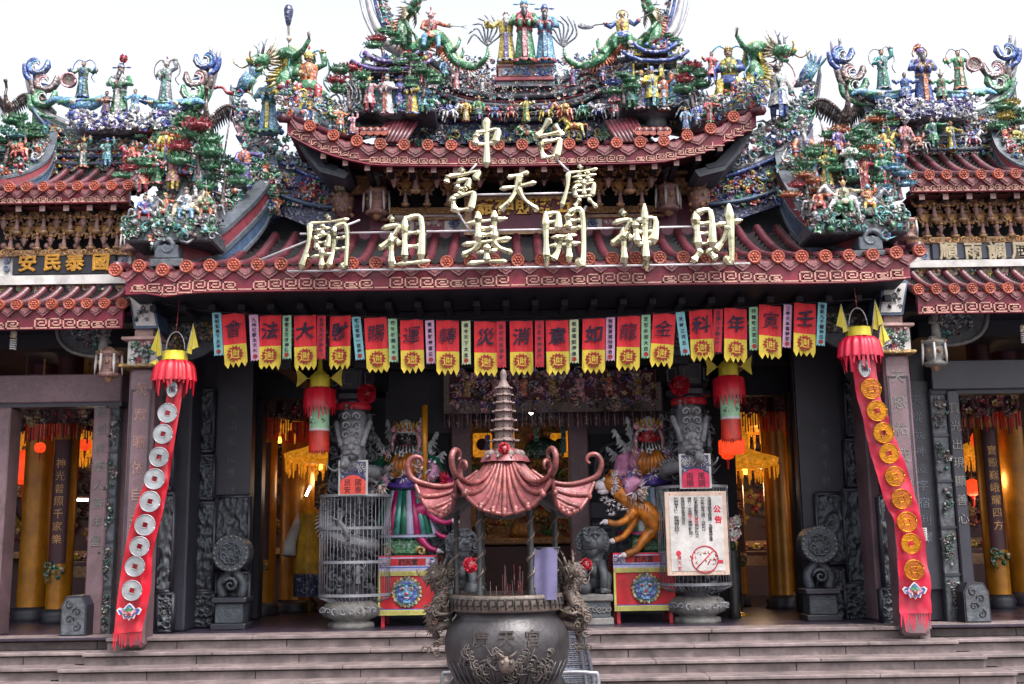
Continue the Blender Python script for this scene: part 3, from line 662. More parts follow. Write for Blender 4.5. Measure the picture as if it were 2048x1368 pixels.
# hip ridges running back from the upturned corners
for s,tab in ((-1,[(562,222),(600,228),(650,250),(705,262),(745,255)]),(1,[(1524,207),(1480,216),(1430,240),(1380,254),(1340,250)])):
    hr=hall.part('hip_ridge',new=True); C=cr([P(a,b,lerp(.1,1.4,i/4)) for i,(a,b) in enumerate(tab)],5)
    hr.tube(C,[.04]*3+[.075]*(len(C)-3),'ridge_grey',8); hr.tube([p+V((0,-.02,.09)) for p in C],.045,'ridge_blue',6); hr.tube([p+V((0,-.02,-.09)) for p in C],.06,'tile',6)
    def fn(u,v,C=C): return C[int(u*(len(C)-1))]+V((0,-.08,rnd(-.06,.3)))
    clutter(hr,fn,230,.045,['white','blue','teal','red','grey','yellow'],seed=40+s)
# brackets under the upper eave: hanging carved pendants
def bracket_unit(th,name,c,s,k):
    b=th.part(name,new=True); b.push(Matrix.Translation(c)@Matrix.Scale(s,4))
    # console
    b.cbox((-.07,-.12,.30),(.07,.2,.36),'gilt_dim',.01)
    b.prism([(-.12,.3),(.12,.3),(.07,.2),(.03,.15),(-.03,.15),(-.07,.2)],-.08,.1,'gilt')
    for sx in (-1,1):
        b.curl((sx*.11,-.1,.24),.05,'gilt',turns=1.2,a=PI/2,dr=sx,th=.28,n=8); b.curl((sx*.06,-.12,.14),.032,'gilt_dim',turns=1.1,a=0,dr=-sx,th=.3,n=8)
        b.tube([(sx*.04,-.1,.1),(sx*.12,-.12,.14),(sx*.15,-.12,.22)],[.03,.022,.012],'gilt_dim',5)
    if k%2==0:   # lotus bud pendant
        for sx in (-1,1):
            for q in range(3): b.curl((sx*(.05+.03*q),-.14,.02+.07*q),.028,'gilt' if q%2 else 'carv_pink',turns=1.2,a=q,dr=sx,th=.3,n=7)
        b.lathe([(.02,.16),(.04,.12),(.03,.09),(.045,.04),(.042,-.02),(.025,-.07),(.001,-.1)],'carv_pink',10,flute=.14,nf=5,c=(0,-.12,0))
        b.lathe([(.055,.1),(.06,.085),(.05,.075)],'gilt',10,c=(0,-.12,0))
    else:        # small seated figure
        b.lathe([(.035,-.12),(.05,-.09),(.035,-.02),(.03,.03),(.045,.07),(.02,.1)],'carv_pink',9,flute=.08,c=(0,-.12,0)); b.ball((0,-.13,.13),.035,'gilt',7,6)
        for sx in (-1,1): b.tube([(sx*.04,-.12,.07),(sx*.1,-.14,.03),(sx*.07,-.17,.1)],[.02,.018,.014],'gilt_dim',5)
        b.lathe([(.001,-.19),(.06,-.17),(.075,-.13),(.05,-.12)],'gilt_dim',9,flute=.12,nf=7,c=(0,-.12,0))
    b.pop()
for i in range(13):
    a=lerp(790,1300,i/12)
    if i in (5,6,7): c=P(a,366,YW-.4); bracket_unit(hall,'bracket',c,.66,0)
    else: c=P(a,368,YW-.4); bracket_unit(hall,'bracket',c,.86,i)
for i in range(12):
    if 3<i<8: continue
    a=lerp(812,1282,i/11); bracket_unit(hall,'bracket',P(a,398,YW-.25),.66,1)
# horizontal carved rail on top of brackets
rl=hall.part('carved_rail'); bx(rl,700,346,1392,352,YW-.05,.25,'gilt_dim')
for (a,b) in ((697,742),(1350,1392)):
    cp=hall.part('carved_panel',new=True); bx(cp,a,355,b,388,YW+.0,.06,'gilt_dim',.006); 
    for q in range(16): c=P(lerp(a+5,b-5,rnd(0,1)),lerp(359,384,rnd(0,1)),YW-.01); cp.curl(c,.03,'gilt',turns=1.1,a=rnd(0,6),dr=1,th=.25,n=7)
# flower basket pendants
def basket(th,c,s,cm='carv_pink',m2='gilt_dim'):
    b=th.part('lantern_pendant',new=True); b.push(Matrix.Translation(c)@Matrix.Scale(s,4))
    b.lathe([(.1,-.32),(.2,-.3),(.22,-.24),(.14,-.2),(.19,-.14),(.2,.06),(.16,.1),(.25,.14),(.22,.2),(.1,.24),(.06,.3)],cm,12,flute=.06,nf=6)
    for j in range(6):
        a=j*PI/3+.2; x,y=math.cos(a)*.24,math.sin(a)*.24
        b.tube([(x,y,.14),(x*1.05,y*1.05,-.08),(x*1.1,y*1.1,-.26)],[.025,.03,.008],'white_paint',5); b.curl((math.cos(a)*.23,math.sin(a)*.23,.2),.05,m2,turns=1,a=0,dr=1,th=.3,n=6)
        b.ball((math.cos(a+.5)*.19,math.sin(a+.5)*.19,-.02),.05,m2,6,5)
    b.lathe([(.001,-.42),(.05,-.4),(.08,-.36),(.1,-.32)],m2,10,flute=.1,nf=6); b.pop()
def saint(th,c,s,m='stone_grey'):
    b=th.part('guardian_carving',new=True); b.push(Matrix.Translation(c)@Matrix.Scale(s,4))
    b.lathe([(.001,0),(.14,0),(.12,.3),(.1,.55),(.12,.72),(.05,.8)],m,10,flute=.1,nf=6,sy=.8); b.ball((0,-.01,.88),.07,m,8,7,sz=1.2); b.ball((0,.02,.96),.05,m,7,5)
    for sx in (-1,1): b.tube([(sx*.12,0,.7),(sx*.17,-.05,.5),(sx*.04,-.14,.5)],[.05,.05,.035],m,6)
    b.pop()
for (a,b,s) in ((753,400,.62),(1336,392,.62)): basket(hall,P(a,b,YW-.15),s); saint(hall,P(a,b-15,YW-.12),.42)
for (a,b) in ((686,412),(1398,400)):
    q=hall.part('lotus_bracket',new=True); q.push(Matrix.Translation(P(a,b,YW-.1)))
    q.lathe([(.001,-.16),(.06,-.14),(.11,-.05),(.13,.06),(.11,.14),(.06,.17)],'carv_pink',12,flute=.12,nf=6)
    for j in range(18): aa=j*2.4; zz=-.12+.28*j/18; q.ball((math.cos(aa)*.11,math.sin(aa)*.11,zz),.032,'gilt_dim',5,4)
    q.pop()
    b2=hall.part('lion_carving',new=True); b2.push(T3(*P(a-6 if a<1000 else a+6,b-28,YW-.12),.3))
    b2.tube([(0,0,0),(.02,0,.25),(-.02,-.05,.5)],[.2,.22,.14],G('cream'),8); b2.ball((0,-.12,.58),.17,G('cream'),8,6)
    for sx in (-1,1): b2.ball((sx*.13,-.05,.72),.06,G('cream'),6,4); b2.tube([(sx*.12,-.05,.3),(sx*.15,-.22,.15),(sx*.12,-.25,0)],[.08,.06,.05],G('cream'),6); b2.ball((sx*.06,-.26,.62),.03,G('black'),5,4)
    b2.pop()
# ---- main ridge ----
YR=1.55
TOP=[(731,-30),(738,10),(750,45),(775,85),(812,108),(844,118),(885,147),(936,167),(1001,174),(1050,174),(1107,171),(1158,160),(1210,137),(1261,126),(1300,104),(1335,75),(1352,44),(1362,5),(1366,-30)]
C=cr([P(a,b,YR) for a,b in TOP],5)
rg=hall.part('main_ridge'); n=len(C)
i0=[i for i,p in enumerate(C) if p.x>P(806,106,YR).x][0]; i1=[i for i,p in enumerate(C) if p.x<P(1300,104,YR).x][-1]
vs=[];fs=[]; zb=PZ(1040,292,YR)
for p in C[i0:i1+1]: vs+=[(p.x,YR-.12,p.z),(p.x,YR-.12,zb),(p.x,YR+.2,zb),(p.x,YR+.2,p.z)]
kk=i1-i0+1; fs=[(i*4+j,i*4+(j+1)%4,i*4+4+(j+1)%4,i*4+4+j) for i in range(kk-1) for j in range(4)]+[(3,2,1,0),tuple(kk*4-4+j for j in range(4))]
rg.add(vs,fs,G('navy'))
def rail(dz,r,m,dy=-.14,a=0,b=0,flat=1.): 
    q=[p+V((0,dy,-dz)) for p in C[i0+a:i1+1-b]]; rg.tube(q,r,m,6,flat=flat)
rail(0,.05,'ridge_grey'); rail(.07,.025,G('cream')); rail(.12,.035,'ridge_pink'); rail(.19,.045,'ridge_grey',-.17); rail(.26,.02,'ridge_pink'); rail(.33,.03,'ridge_grey',-.18); rail(.38,.02,G('dgreen'),-.2)
q=[P(lerp(800,1300,i/30),242-(18*((i-15)/15)**2)+(-.015*(lerp(800,1300,i/30)-1040)),YR) for i in range(31)]
rg.tube([p+V((0,-.25,0)) for p in q],.022,G('white'),6); rg.tube([p+V((0,-.2,-.05)) for p in q],.04,'ridge_grey',6); rg.add([*(p+V((0,-.3,.0)) for p in q),*(p+V((0,0,.0)) for p in q)],[(i,i+1,32+i,31+i) for i in range(30)],'ridge_grey')
for i in range(46):   # scalloped edge under the rails
    p=C[i0+int((i1-i0)*i/45)]+V((0,-.2,-.37)); rg.ball(p,.035,'plum' if i%2 else 'ridge_grey',6,5)
def fnr(a0,a1,b0,b1,dy,bow=18):
    def fn(u,v):
        a=lerp(a0,a1,u); return P(a,lerp(b0,b1,v)-bow*((a-1040)/250)**2-.015*(a-1040),YR+dy)
    return fn
clutter(rg,fnr(850,1240,150,185,-.18,bow=30),330,.028,['grey','brown','pink','white','navy','teal','red'],seed=3)
clutter(rg,fnr(850,1240,152,200,-.27,bow=32),380,.02,['grey','white','brown','grey','teal','navy','pink','cream'],seed=13)
clutter(rg,fnr(800,1290,250,284,-.16,0),330,.04,['blue','grey','teal','green','dgreen','brown','navy','yellow','white'],seed=4)
clutter(rg,fnr(820,1270,200,238,-.14,18),200,.035,['navy','grey','teal','dgreen','brown','blue'],seed=5)
clutter(rg,fnr(845,1240,120,158,-.05,34),300,.033,['grey','white','blue','navy','teal','pink','grey'],seed=6)
for seg,sg in ((C[:i0+3],1),(C[i1-2:],-1)):   # swallowtail horns
    h=hall.part('swallowtail_horn',new=True); m=len(seg); rr=[lerp(.03,.1,(i/(m-1)) if sg>0 else 1-i/(m-1)) for i in range(m)]
    h.tube(seg,rr,'silver_horn',7); h.tube([p+V((sg*.09,-.03,.0)) for p in seg],[q*.5 for q in rr],G('blue'),6); h.tube([p+V((-sg*.1,0,0)) for p in seg],[q*.4 for q in rr],'silver_horn',6); h.tube([p+V((sg*.15,-.03,.02)) for p in seg],[q*.5 for q in rr],'ridge_grey',6)
    def fn(u,v,seg=seg,sg=sg): return seg[int(u*(len(seg)-1))]+V((sg*rnd(.12,.24),-.06,0))
    clutter(h,fn,70,.045,['green','blue','teal','grey','white','red'],seed=11+sg)
pd=hall.part('figure_pedestal'); bx(pd,992,127,1108,131,YR-.3,.5,'rafter_end',.005); bx(pd,997,131,1102,152,YR-.26,.4,'rafter_end'); 
clutter(pd,lambda u,v:P(lerp(1000,1100,u),lerp(134,148,v),YR-.28),60,.03,['sky','blue','white','sky'],seed=8); bx(pd,990,153,1108,160,YR-.3,.4,'ridge_pink',.005); bx(pd,992,160,1106,172,YR-.27,.4,'ridge_grey')
# cut little gable slopes beside the ridge
for s,x0 in ((1,778),(-1,1268)):
    g=hall.part('small_gable',new=True)
    for k in range(8):
        a=P(x0+s*k*8,236+abs(k)*1.0,.95); b=P(x0-s*26+s*k*8,285,.62); g.tube([a,b],.028,'tile',6)
    bx(g,x0-50 if s>0 else x0-10,250,x0+10 if s>0 else x0+50,262,1.1,.1,'ridge_grey')
    for k in range(5):
        c=P(x0-s*66+s*k*14,262,.6); g.disc((c.x,c.y,c.z),.055,.05,'tile_end',12); g.tube([c,c+V((0,.4,.1))],.045,'tile',6)
# ---- columns of the front ----
def fcol(th,xt0,xt1,yt,xb0,xb1,yb,yy,left):
    c=th.part('front_column',new=True)
    a=P((xt0+xt1)/2,yt,yy); b=P((xb0+xb1)/2,yb,yy); w=(P(xt1,yt,yy).x-P(xt0,yt,yy).x)/2
    x=(a.x+b.x)/2; c.cbox((x-w,yy,b.z),(x+w,yy+2*w,a.z),'granite',.03)
    for s in (-1,1):
        for q in (.78,.68): c.box((x+s*w*q-.004,yy-.004,b.z+.5),(x+s*w*q+.004,yy+.002,a.z-.25),'granite_dark')
    for q in (.78,.68): c.box((x-w*q,yy-.004,a.z-.25-(.78-q)*w),(x+w*q,yy+.002,a.z-.242-(.78-q)*w),'granite_dark')
    vchars(th,c,'萬眾瞻依自天施命' if left else '天恩祐我神道宥利',(x,yy-.003,(a.z+b.z)/2+.25),.15,'stone_grey' if not left else 'carv_pink',ext=.002,gap=1.9)
    return x,w
fx,fw_=fcol(hall,260,312,735,226,292,1296,-.12,True); gx,gw=fcol(hall,1763,1816,708,1811,1862,1272,-.12,False)
for (x,w,zt,py,sg) in ((fx,fw_,PZ(285,735,-.12),0,-1),(gx,gw,PZ(1790,708,-.12),0,1)):
    k=hall.part('painted_capital',new=True); z=zt
    k.cbox((x-w-.1,-.2,z),(x+w+.06,.35,z+.035),G('gold') ,.008); k.cbox((x-w-.02,-.15,z+.035),(x+w+.02,.3,z+.3),'white_paint',.01); k.cbox((x-w-.08,-.2,z+.3),(x+w+.06,.35,z+.335),'rafter_end',.008)
    k.box((x-w*.7,-.12,z+.335),(x+w*.7,.3,z+.42),'rafter_end')
    q=[(x-w*.95,z+.42),(x+w*.95,z+.42),(x+w*.95+sg*.0,z+.8),(x-w*.95+sg*.0,z+.8)]
    k.prism([(a+sg*.03,b) if b>z+.5 else (a-sg*.05,b) for a,b in q],-.2,.2,'ridge_blue'); k.prism([(lerp(a,x,.18)+(sg*.03 if b>z+.5 else -sg*.05),lerp(b,z+.61,.15)) for a,b in q],-.21,-.2,'white_paint')
    clutter(k,lambda u,v:(lerp(x-w*.8,x+w*.8,u),-.155,lerp(z+.06,z+.28,v)),45,.03,['green','dgreen','red','white','black','dgreen'],seed=31)
    clutter(k,lambda u,v:(lerp(x-w*.5,x+w*.4,u),-.212,lerp(z+.5,z+.72,v)),12,.03,['grey','black','grey'],seed=33)
# ---------------- side wings ----------------
def wing(side):
    Lf=side=='left'; sg=-1 if Lf else 1
    # linear px helpers: outer end far outside the frame, inner end beside the hall
    def ln(y_in,y_out): return (lambda t:lerp(y_in,y_out,t))
    xi,xo=(258,-420) if Lf else (1822,2480)
    sl=.0148*(xi-xo)      # photo rows drop towards the left
    def row(yi): return [(xi,yi),(lerp(xi,xo,.5),yi+sl*.5),(xo,yi+sl)]
    W=Thing('temple_wing',((-5.6 if Lf else 5.6),1.6,0),'side wing of the temple with two tiled eaves and '+('dark board reading 安民泰國' if Lf else 'blue board reading 順雨調風'),'temple wing')
    YA,YB,YC=-.35,.35,.45
    y0=607 if Lf else 580      # lower eave discs
    za=zfn(sorted(row(y0)),YA); a,b=sorted((PX(xi-13 if Lf else xi+13,y0,YA),PX(xo,y0,YA)))
    lr=W.part('lower_roof'); yt=(573 if Lf else 545); zt=PZ(xi,yt,YB)
    n=int((b-a)/.187)+1; tiles(lr,a,b,YA,za,YB,zt,n,r=.052); sheet(lr,a,b,YA+.05,za,YB,zt,'soffit')
    f=W.subpart('fascia_board',lr); h=PZ(xi,y0+14,YA)-PZ(xi,(654 if Lf else 626),YA); fascia(f,a,b,lambda x:za(x)-.03,YA,h+.05); fret(f,a+.03,b-.03,lambda x:za(x)-h-.07,YA+.018,.1,th=.014)
    # mosaic strip, white strip, name board
    wl=W.part('upper_wall')
    def strip(mb,ya,yb,y,th,m,x0=None,x1=None,ch=0):
        u0,u1=(x0,x1) if x0 is not None else ((xo,xi+5) if Lf else (xi-5,xo)); t=(PX(u0,ya,y),PX(u1,ya,y)); z1=PZ(xi,ya,y);z0=PZ(xi,yb,y)
        (mb.cbox((t[0],y,z0),(t[1],y+th,z1),m,ch) if ch else mb.box((t[0],y,z0),(t[1],y+th,z1),m))
        return t[0],t[1],z0,z1
    q=(564,584,548,566) if Lf else (534,560,521,535)
    x0,x1,z0,z1=strip(wl,q[0],q[1],YB-.02,.1,G('cream'))
    clutter(wl,lambda u,v:(lerp(x0,x1,u),YB-.04,lerp(z0,z1,v)),200,.028,['red','yellow','green','blue','white','orange','yellow'],seed=21)
    strip(wl,q[2],q[3],YB-.1,.2,'white_paint')
    q=(508,549) if Lf else (486,522)
    strip(wl,q[0],q[1],YB+.0,.15,'white_paint')
    nb=W.part('name_board'); bxs=((26,232) if Lf else (1862,2075)); strip(nb,q[0]+1,q[1]-2,YB-.06,.05,'beam_dark' if Lf else 'navy_board',bxs[0],bxs[1],.012)
    for e in (bxs[0]-14,bxs[1]+14):
        c=P(e,(q[0]+q[1])/2,YB-.02); 
        for s2 in(-1,1): nb.curl((c.x,c.y,c.z+s2*.045),.045,'porcelain_blue',turns=1.3,a=0,dr=s2,th=.25)
    lt=W.subpart('lettering',nb)
    for i,ch in enumerate('安民泰國' if Lf else '順雨調風'):
        c=P((55,105,150,202)[i],526+(-i*.5),YB-.07) if Lf else P((1897,1946,1993,2040)[i],503-i*.5,YB-.07)
        text(lt,ch,c,.21,'gold_leaf' if Lf else 'cream2',ext=.01,bev=.005,off=.003)
    fz=W.part('gilded_frieze'); q=(497,509) if Lf else (475,487); x0,x1,z0,z1=strip(fz,q[0],q[1],YB-.06,.1,'gilt_dim')
    for i in range(44): t=i/43; fz.curl((lerp(x0,x1,t),YB-.08,(z0+z1)/2),.04,'gilt',turns=1.1,a=i,dr=(-1)**i,th=.2,n=8)
    # bracket band
    q=(400,500) if Lf else (382,478); strip(wl,q[0],q[1],YB+.12,.1,'navy_shade')
    nn=10
    for r in range(2):
        for i in range(nn-r):
            a_=(lerp(14,252,(i+.5*r)/(nn-1)) if Lf else lerp(1835,2085,(i+.5*r)/(nn-1)))
            c=P(a_,(449 if Lf else 428)+r*34-.0148*(a_-xi),YB-.05+.05*r); bracket_unit(W,'bracket',c,.7-.08*r,i+r)
    for i in range(9):
        a_=(lerp(8,240,i/8) if Lf else lerp(1850,2080,i/8)); c=P(a_,492 if Lf else 468,YB-.02); wl.ball(c,.04,'carv_pink',7,5); wl.ball(c+V((.03,0,-.03)),.03,'gilt_dim',6,4)
    # upper roof
    YU=-.05; y0=(372 if Lf else 352); zu_=zfn(sorted(row(y0)),YU); a,b=sorted((PX(xi,y0,YU),PX(xo,y0,YU)))
    up_=W.part('upper_roof'); n=int((b-a)/.187)+1; YT=1.0; zt=PZ(xi,(341 if Lf else 316),YT)
    tiles(up_,a,b,YU,zu_,YT,zt,n,r=.052); sheet(up_,a,b,YU+.05,zu_,YT,zt,'soffit')
    f=W.subpart('fascia_board',up_); h=.15; fascia(f,a,b,lambda x:zu_(x)-.03,YU,h); fret(f,a+.03,b-.03,lambda x:zu_(x)-h-.02,YU+.018,.06)
    for i in range(int((b-a)/.27)): x=a+.14+i*.27; z=zu_(x)-h-.07; ra=W.part('rafter',new=True); ra.box((x-.03,YU+.1,z-.03),(x+.03,YB+.1,z+.03),'beam_dark'); ra.box((x-.032,YU+.09,z-.032),(x+.032,YU+.1,z+.032),'rafter_end')  # dark rafter bodies carry the eave shade in their colour
    sheet(up_,a,b,YU+.1,lambda x:zu_(x)-.2,YB+.2,zu_(a)-.2,'soffit',dz=0)
    # ridge wall with swallow tails
    YR_=1.15
    TT=([(53,137),(58,165),(68,190),(96,232),(137,253),(188,268),(256,267),(325,253),(376,232),(410,198),(428,150),(438,99)] if Lf else [(1664,82),(1670,120),(1684,160),(1722,207),(1780,232),(1830,236),(1900,234),(1960,222),(1995,198),(2018,160),(2030,120),(2034,75)])
    C=cr([P(u,v,YR_) for u,v in TT],4); rg=W.part('ridge_wall'); xa=P(TT[3][0],1,YR_).x; xb=P(TT[8][0],1,YR_).x
    mid=[p for p in C if xa-.1<p.x<xb+.1]; zb=zt-.1; vs=[]
    for p in mid: vs+=[(p.x,YR_-.1,p.z),(p.x,YR_-.1,zb),(p.x,YR_+.15,zb),(p.x,YR_+.15,p.z)]
    k=len(mid); rg.add(vs,[(i*4+j,i*4+(j+1)%4,i*4+4+(j+1)%4,i*4+4+j) for i in range(k-1) for j in range(4)]+[(3,2,1,0),tuple(k*4-4+j for j in range(4))],G('dgreen'))
    m=len(C); rr=[.028+.05*min(1,min(i,m-1-i)/(m*.3)) for i in range(m)]
    rg.tube(C,rr,'silver_horn',7); rg.tube([p+V((0,-.08,-.07)) for p in mid],.03,'ridge_grey',6); rg.tube([p+V((0,-.12,-.14)) for p in mid],.022,'ridge_blue',6)
    e0,e1=int(m*.3),int(m*.7); rg.tube([p+V((.09,-.02,.02)) for p in C[:e0]],[.02+.02*i/e0 for i in range(e0)],G('grey'),6); rg.tube([p+V((-.09,-.02,.02)) for p in C[e1:]],[.02+.02*(m-e1-i)/(m-e1) for i in range(m-e1)],G('grey'),6)
    yl=(345 if Lf else 318)
    cx=(TT[3][0]+TT[8][0])/2
    def fn(u,v): a_=lerp(TT[3][0]+8,TT[8][0]-8,u); top=interp(TT[2:10],a_)+14; return P(a_,lerp(top,yl-8,v),YR_-.14)
    clutter(rg,fn,620,.038,['teal','dgreen','green','blue','white','red','orange','yellow','grey','brown','dgreen','grey'],seed=61+sg)
    for yy,mt in ((yl-16,'ridge_grey'),(yl-30,G('navy')),(yl-44,'ridge_grey')):
        u,v=P(TT[2][0],yy+ (0),YR_-.15),P(TT[9][0],yy-.0148*300,YR_-.15); rg.tube([u,v],.028,mt,6)
    # descending ridges of the wing
    for tab in ([[(5,352),(50,340),(88,318),(104,285),(108,255)]] if Lf else [[(2075,338),(2035,322),(2005,298),(1990,262),(1986,235)],[(1790,330),(1752,308),(1722,280),(1712,250)]]):
        dridge(W,0,tab,.2,1.05,k=.55)
    if Lf: dridge(W,0,[(430,330),(402,318),(375,300),(362,262)],.2,1.05,k=.55)
    # porch of the wing
    fr=W.part('door_frame'); YD=.5
    if Lf:
        bx(fr,-460,752,243,808,YD,.3,'granite',.012); bx(fr,-460,808,243,817,YD+.03,.2,'granite_dark')
        posts=[((188,222),(164,200)),((-16,18),(-40,-2))]; strp=((214,236),(196,226))
    else:
        bx(fr,1862,716,2480,775,YD,.3,'granite_dark',.012); bx(fr,1862,775,2480,784,YD+.03,.2,'beam_dark')  # darker than the left beam: shade of the right side put into the colour
        posts=[((1893,1918),(1925,1962)),((2068,2100),(2100,2130))]; strp=((1862,1893),(1890,1928))
    yt,ybm=(815,1266) if Lf else (780,1240)
    def vpost(mb,t,bm,ya,yb,y,th,m,ch=0.015):
        c=(P(sum(t)/2,ya,y).x+P(sum(bm)/2,yb,y).x)/2; w_=abs(P(t[1],ya,y).x-P(t[0],ya,y).x)/2; zt_=P(t[0],ya,y).z; mb.cbox((c-w_,y,-.005),(c+w_,y+th,zt_),m,ch); return c,w_,zt_
    for k,(t,bm) in enumerate(posts):
        p=W.part('door_post',new=True); c,w_,zt_=vpost(p,t,bm,yt,ybm,YD+.01,.3,'granite' if Lf else 'granite_dark')  # right posts take the shaded copy of granite
        if k==0:
            vchars(W,p,'國恩家慶人壽年豐' if Lf else '寶光出現顯善心',(c,YD+.004,1.75),.13,'stone_grey',ext=.003,gap=1.6)
    ws=W.part('window_strip'); c,w_,zt_=vpost(ws,strp[0],strp[1],yt,ybm,YD+.05,.1,'carved',.01)
    for i in range(5): z=zt_*(i+.5)/5; clutter(ws,lambda u,v:(lerp(c-w_*.7,c+w_*.7,u),YD+.03,z+lerp(-.18,.18,v)),16,.035,['black','brown','dgreen'],seed=i); ws.box((c-w_,YD+.035,z+.24),(c+w_,YD+.055,z+.27),'granite_dark')
    # inner return walls so that the wing reads solid
    iw=W.part('inner_wall'); 
    if Lf: bx(iw,222,760,262,1268,YD+.25,.3,'granite')
    else:
        bx(iw,1838,700,1868,1240,YD+.2,.3,'granite_dark'); x=PX(1850,1000,YD+.15); ip=W.part('couplet_panel'); ip.box((x-.18,YD+.13,.35),(x+.15,YD+.19,2.7),'granite_dark'); vchars(W,ip,'天從我神造字宿利澤',(x-.02,YD+.125,1.7),.13,'ridge_grey',ext=.003,gap=1.5)  # right inner wall and panel also coloured as granite in shade
    x=PX(-460 if Lf else 2480,700,YD+.2)
    # dark header above the beam and hanging carved arc brackets
    hd=W.part('header_beam'); bx(hd,*((-460,640,262,700) if Lf else (1835,610,2480,670)),YD+.35,.25,'beam_dark')
    for (u,v,r_,s2) in (((165,668,.3,-1),) if Lf else ((1925,655,.3,1),)):
        ab=W.part('arc_bracket',new=True); c0=P(u+40 if Lf else u-40,v-10,.25)
        c0=V((P(218,660,.25).x if Lf else P(1870,640,.25).x,.25,P(200,650,.25).z if Lf else P(1880,628,.25).z)); pts=[(c0.x,c0.z)]+[(c0.x+s2*.6*math.sin(a_)**.7,c0.z-.36*math.cos(a_)**.9) for a_ in [j*PI/2/8 for j in range(9)]]
        ab.prism(pts if s2<0 else pts[::-1],.27,.33,'carved'); ab.tube([(x_,.26,z_) for x_,z_ in pts[1:]],.025,'stone_grey',5)
        clutter(ab,lambda uu,vv:(c0.x+s2*uu*.42,.27,c0.z-vv*.32*(1-uu*.6)),60,.04,['grey','dgreen','grey','teal','brown'],seed=5)
    c=P(218,724,-.05) if Lf else P(1868,702,-.05); basket(W,c,.55,'carv_pink' if Lf else 'stone_grey')
    c=P(207,680,-.02) if Lf else P(1871,655,-.02); saint(W,c+V((0,0,-.14)),.38,'stone_grey')
    c=P(263,480,.0) if Lf else P(1815,455,.0); basket(W,c,.45); 
    pp=W.part('red_post'); bx(pp,*((283,462,312,540) if Lf else (1770,445,1795,520)),.35,.15,'plum')
    # little lion figure over pendant
    root=W.build(); return root
pm('cream2','b9a98a',rough=.5,var=.3,scale=20)
wing('left'); wing('right')
# ---------------- stairs, platform, ground ----------------
gd=MB(); gd.grid(lambda u,v:(lerp(-600,600,u),lerp(-60,900,v),-.66),4,4,'ground_stone',False); tag(gd.build('ground'),kind='structure')
YP=0.
pf=MB(); pf.box((-12,YP+.4,-.5),(12,10,-.012),'granite_dark')
fx0=-12.; random.seed(3)
rows=[YP+.005]; 
while rows[-1]<9.6: rows.append(rows[-1]+.6)
for j in range(len(rows)-1):
    x=-12+(j%2)*.45
    while x<12: pf.box((x+.003,rows[j],-.015),(x+.897,rows[j+1]-.006,0 if j or True else 0),'granite_floor'); x+=.9
tag(pf.build('platform_floor'),kind='structure')
st=MB(); RS,TR=.125,.3
def flight(xl,xr,yo,k0,k1,grow,seed):
    random.seed(seed)
    for k in range(k0,k1):
        z1=-RS*k; y=yo-TR*k; a,b=xl-grow[0]*k,xr+grow[1]*k
        st.box((a+.02,y+.045,z1-RS),(b-.02,yo+.5,z1-.045),'joint')
        x=a+rnd(-.5,0)
        while x<b:      # riser blocks
            x2=min(x+rnd(1.05,1.2),b); x1_=max(x,a)
            if x2>x1_+.02: st.box((x1_+.005,y+.03,z1-RS),(x2-.005,y+.1,z1-.05),'granite_step')
            x=x2
        x=a+rnd(-.5,0)
        while x<b:      # nosing slabs
            x2=min(x+rnd(1.5,1.8),b); x1_=max(x,a)
            if x2>x1_+.02: st.cbox((x1_+.002,y-.02,z1-.036),(x2-.002,y+TR+.1,z1-.001 if k else z1+.003),'granite_step',.006)
            x=x2
xl,xr=PX(191,1290,-.3),PX(1885,1275,-.3)
flight(xl,xr,YP,0,1,(0,0),1); flight(xl,xr,YP,1,6,(.13,.16),2)
flight(-12,xl-.003,YP+.16,0,6,(0,-.13),4); flight(xr+.003,12,YP+.16,0,6,(-.16,0),5)
tag(st.build('stairs'),kind='structure')
# ---------------- porch walls and interior ----------------
TH=hall
def stonewall(nm,a,b,c,d,y,m='carved_dark',amp=.05,fr=9,n=(46,60),seed=0,frame=True,th=.12):
    g=TH.part(nm,new=True); p=P(a,(b+d)/2,y); q=P(c,(b+d)/2,y); z1=P((a+c)/2,b,y).z; z0=max(P((a+c)/2,d,y).z,0)
    def fn(u,v):
        x,z=lerp(p.x,q.x,u),lerp(z0,z1,v); e=min(u,1-u,v,1-v); s=NZ.noise(V((x*fr,z*fr,seed)))
        s2=NZ.noise(V((x*fr*2.3+s*2,z*fr*2.3,seed+9))); k=1-abs(s)*2.2; d_=amp*(max(0,k)*.8+.5*(1-abs(s2)*2)); 
        return (x,y-(d_ if e>.015 else 0),z)
    g.grid(fn,n[0],n[1],m,True); g.box((p.x,y+.005,z0),(q.x,y+th,z1),'granite_dark')
    if frame:
        for (s0,s1,t0,t1) in ((0,1,1,1.0),(0,1,0,0)): g.tube([(p.x,y-.02,lerp(z0,z1,t0)),(q.x,y-.02,lerp(z0,z1,t1))],.03,'granite_dark',4)
        for xx in (p.x,q.x): g.tube([(xx,y-.02,z0),(xx,y-.02,z1)],.03,'granite_dark',4)
    return p.x,q.x,z0,z1
CZ=3.45
ce=TH.part('ceiling'); ce.box((-12,.25,CZ),(12,10.2,CZ+.08),'beam_dark')
bw=TH.part('back_wall'); bw.box((-12,9.8,-.01),(12,10,CZ),pm('interior_wall','3a1c14',rough=.7,var=.5,scale=4))
for x in (-12,11.8): bw.box((x,.8,-.01),(x+.2,9.8,CZ),'interior_wall')
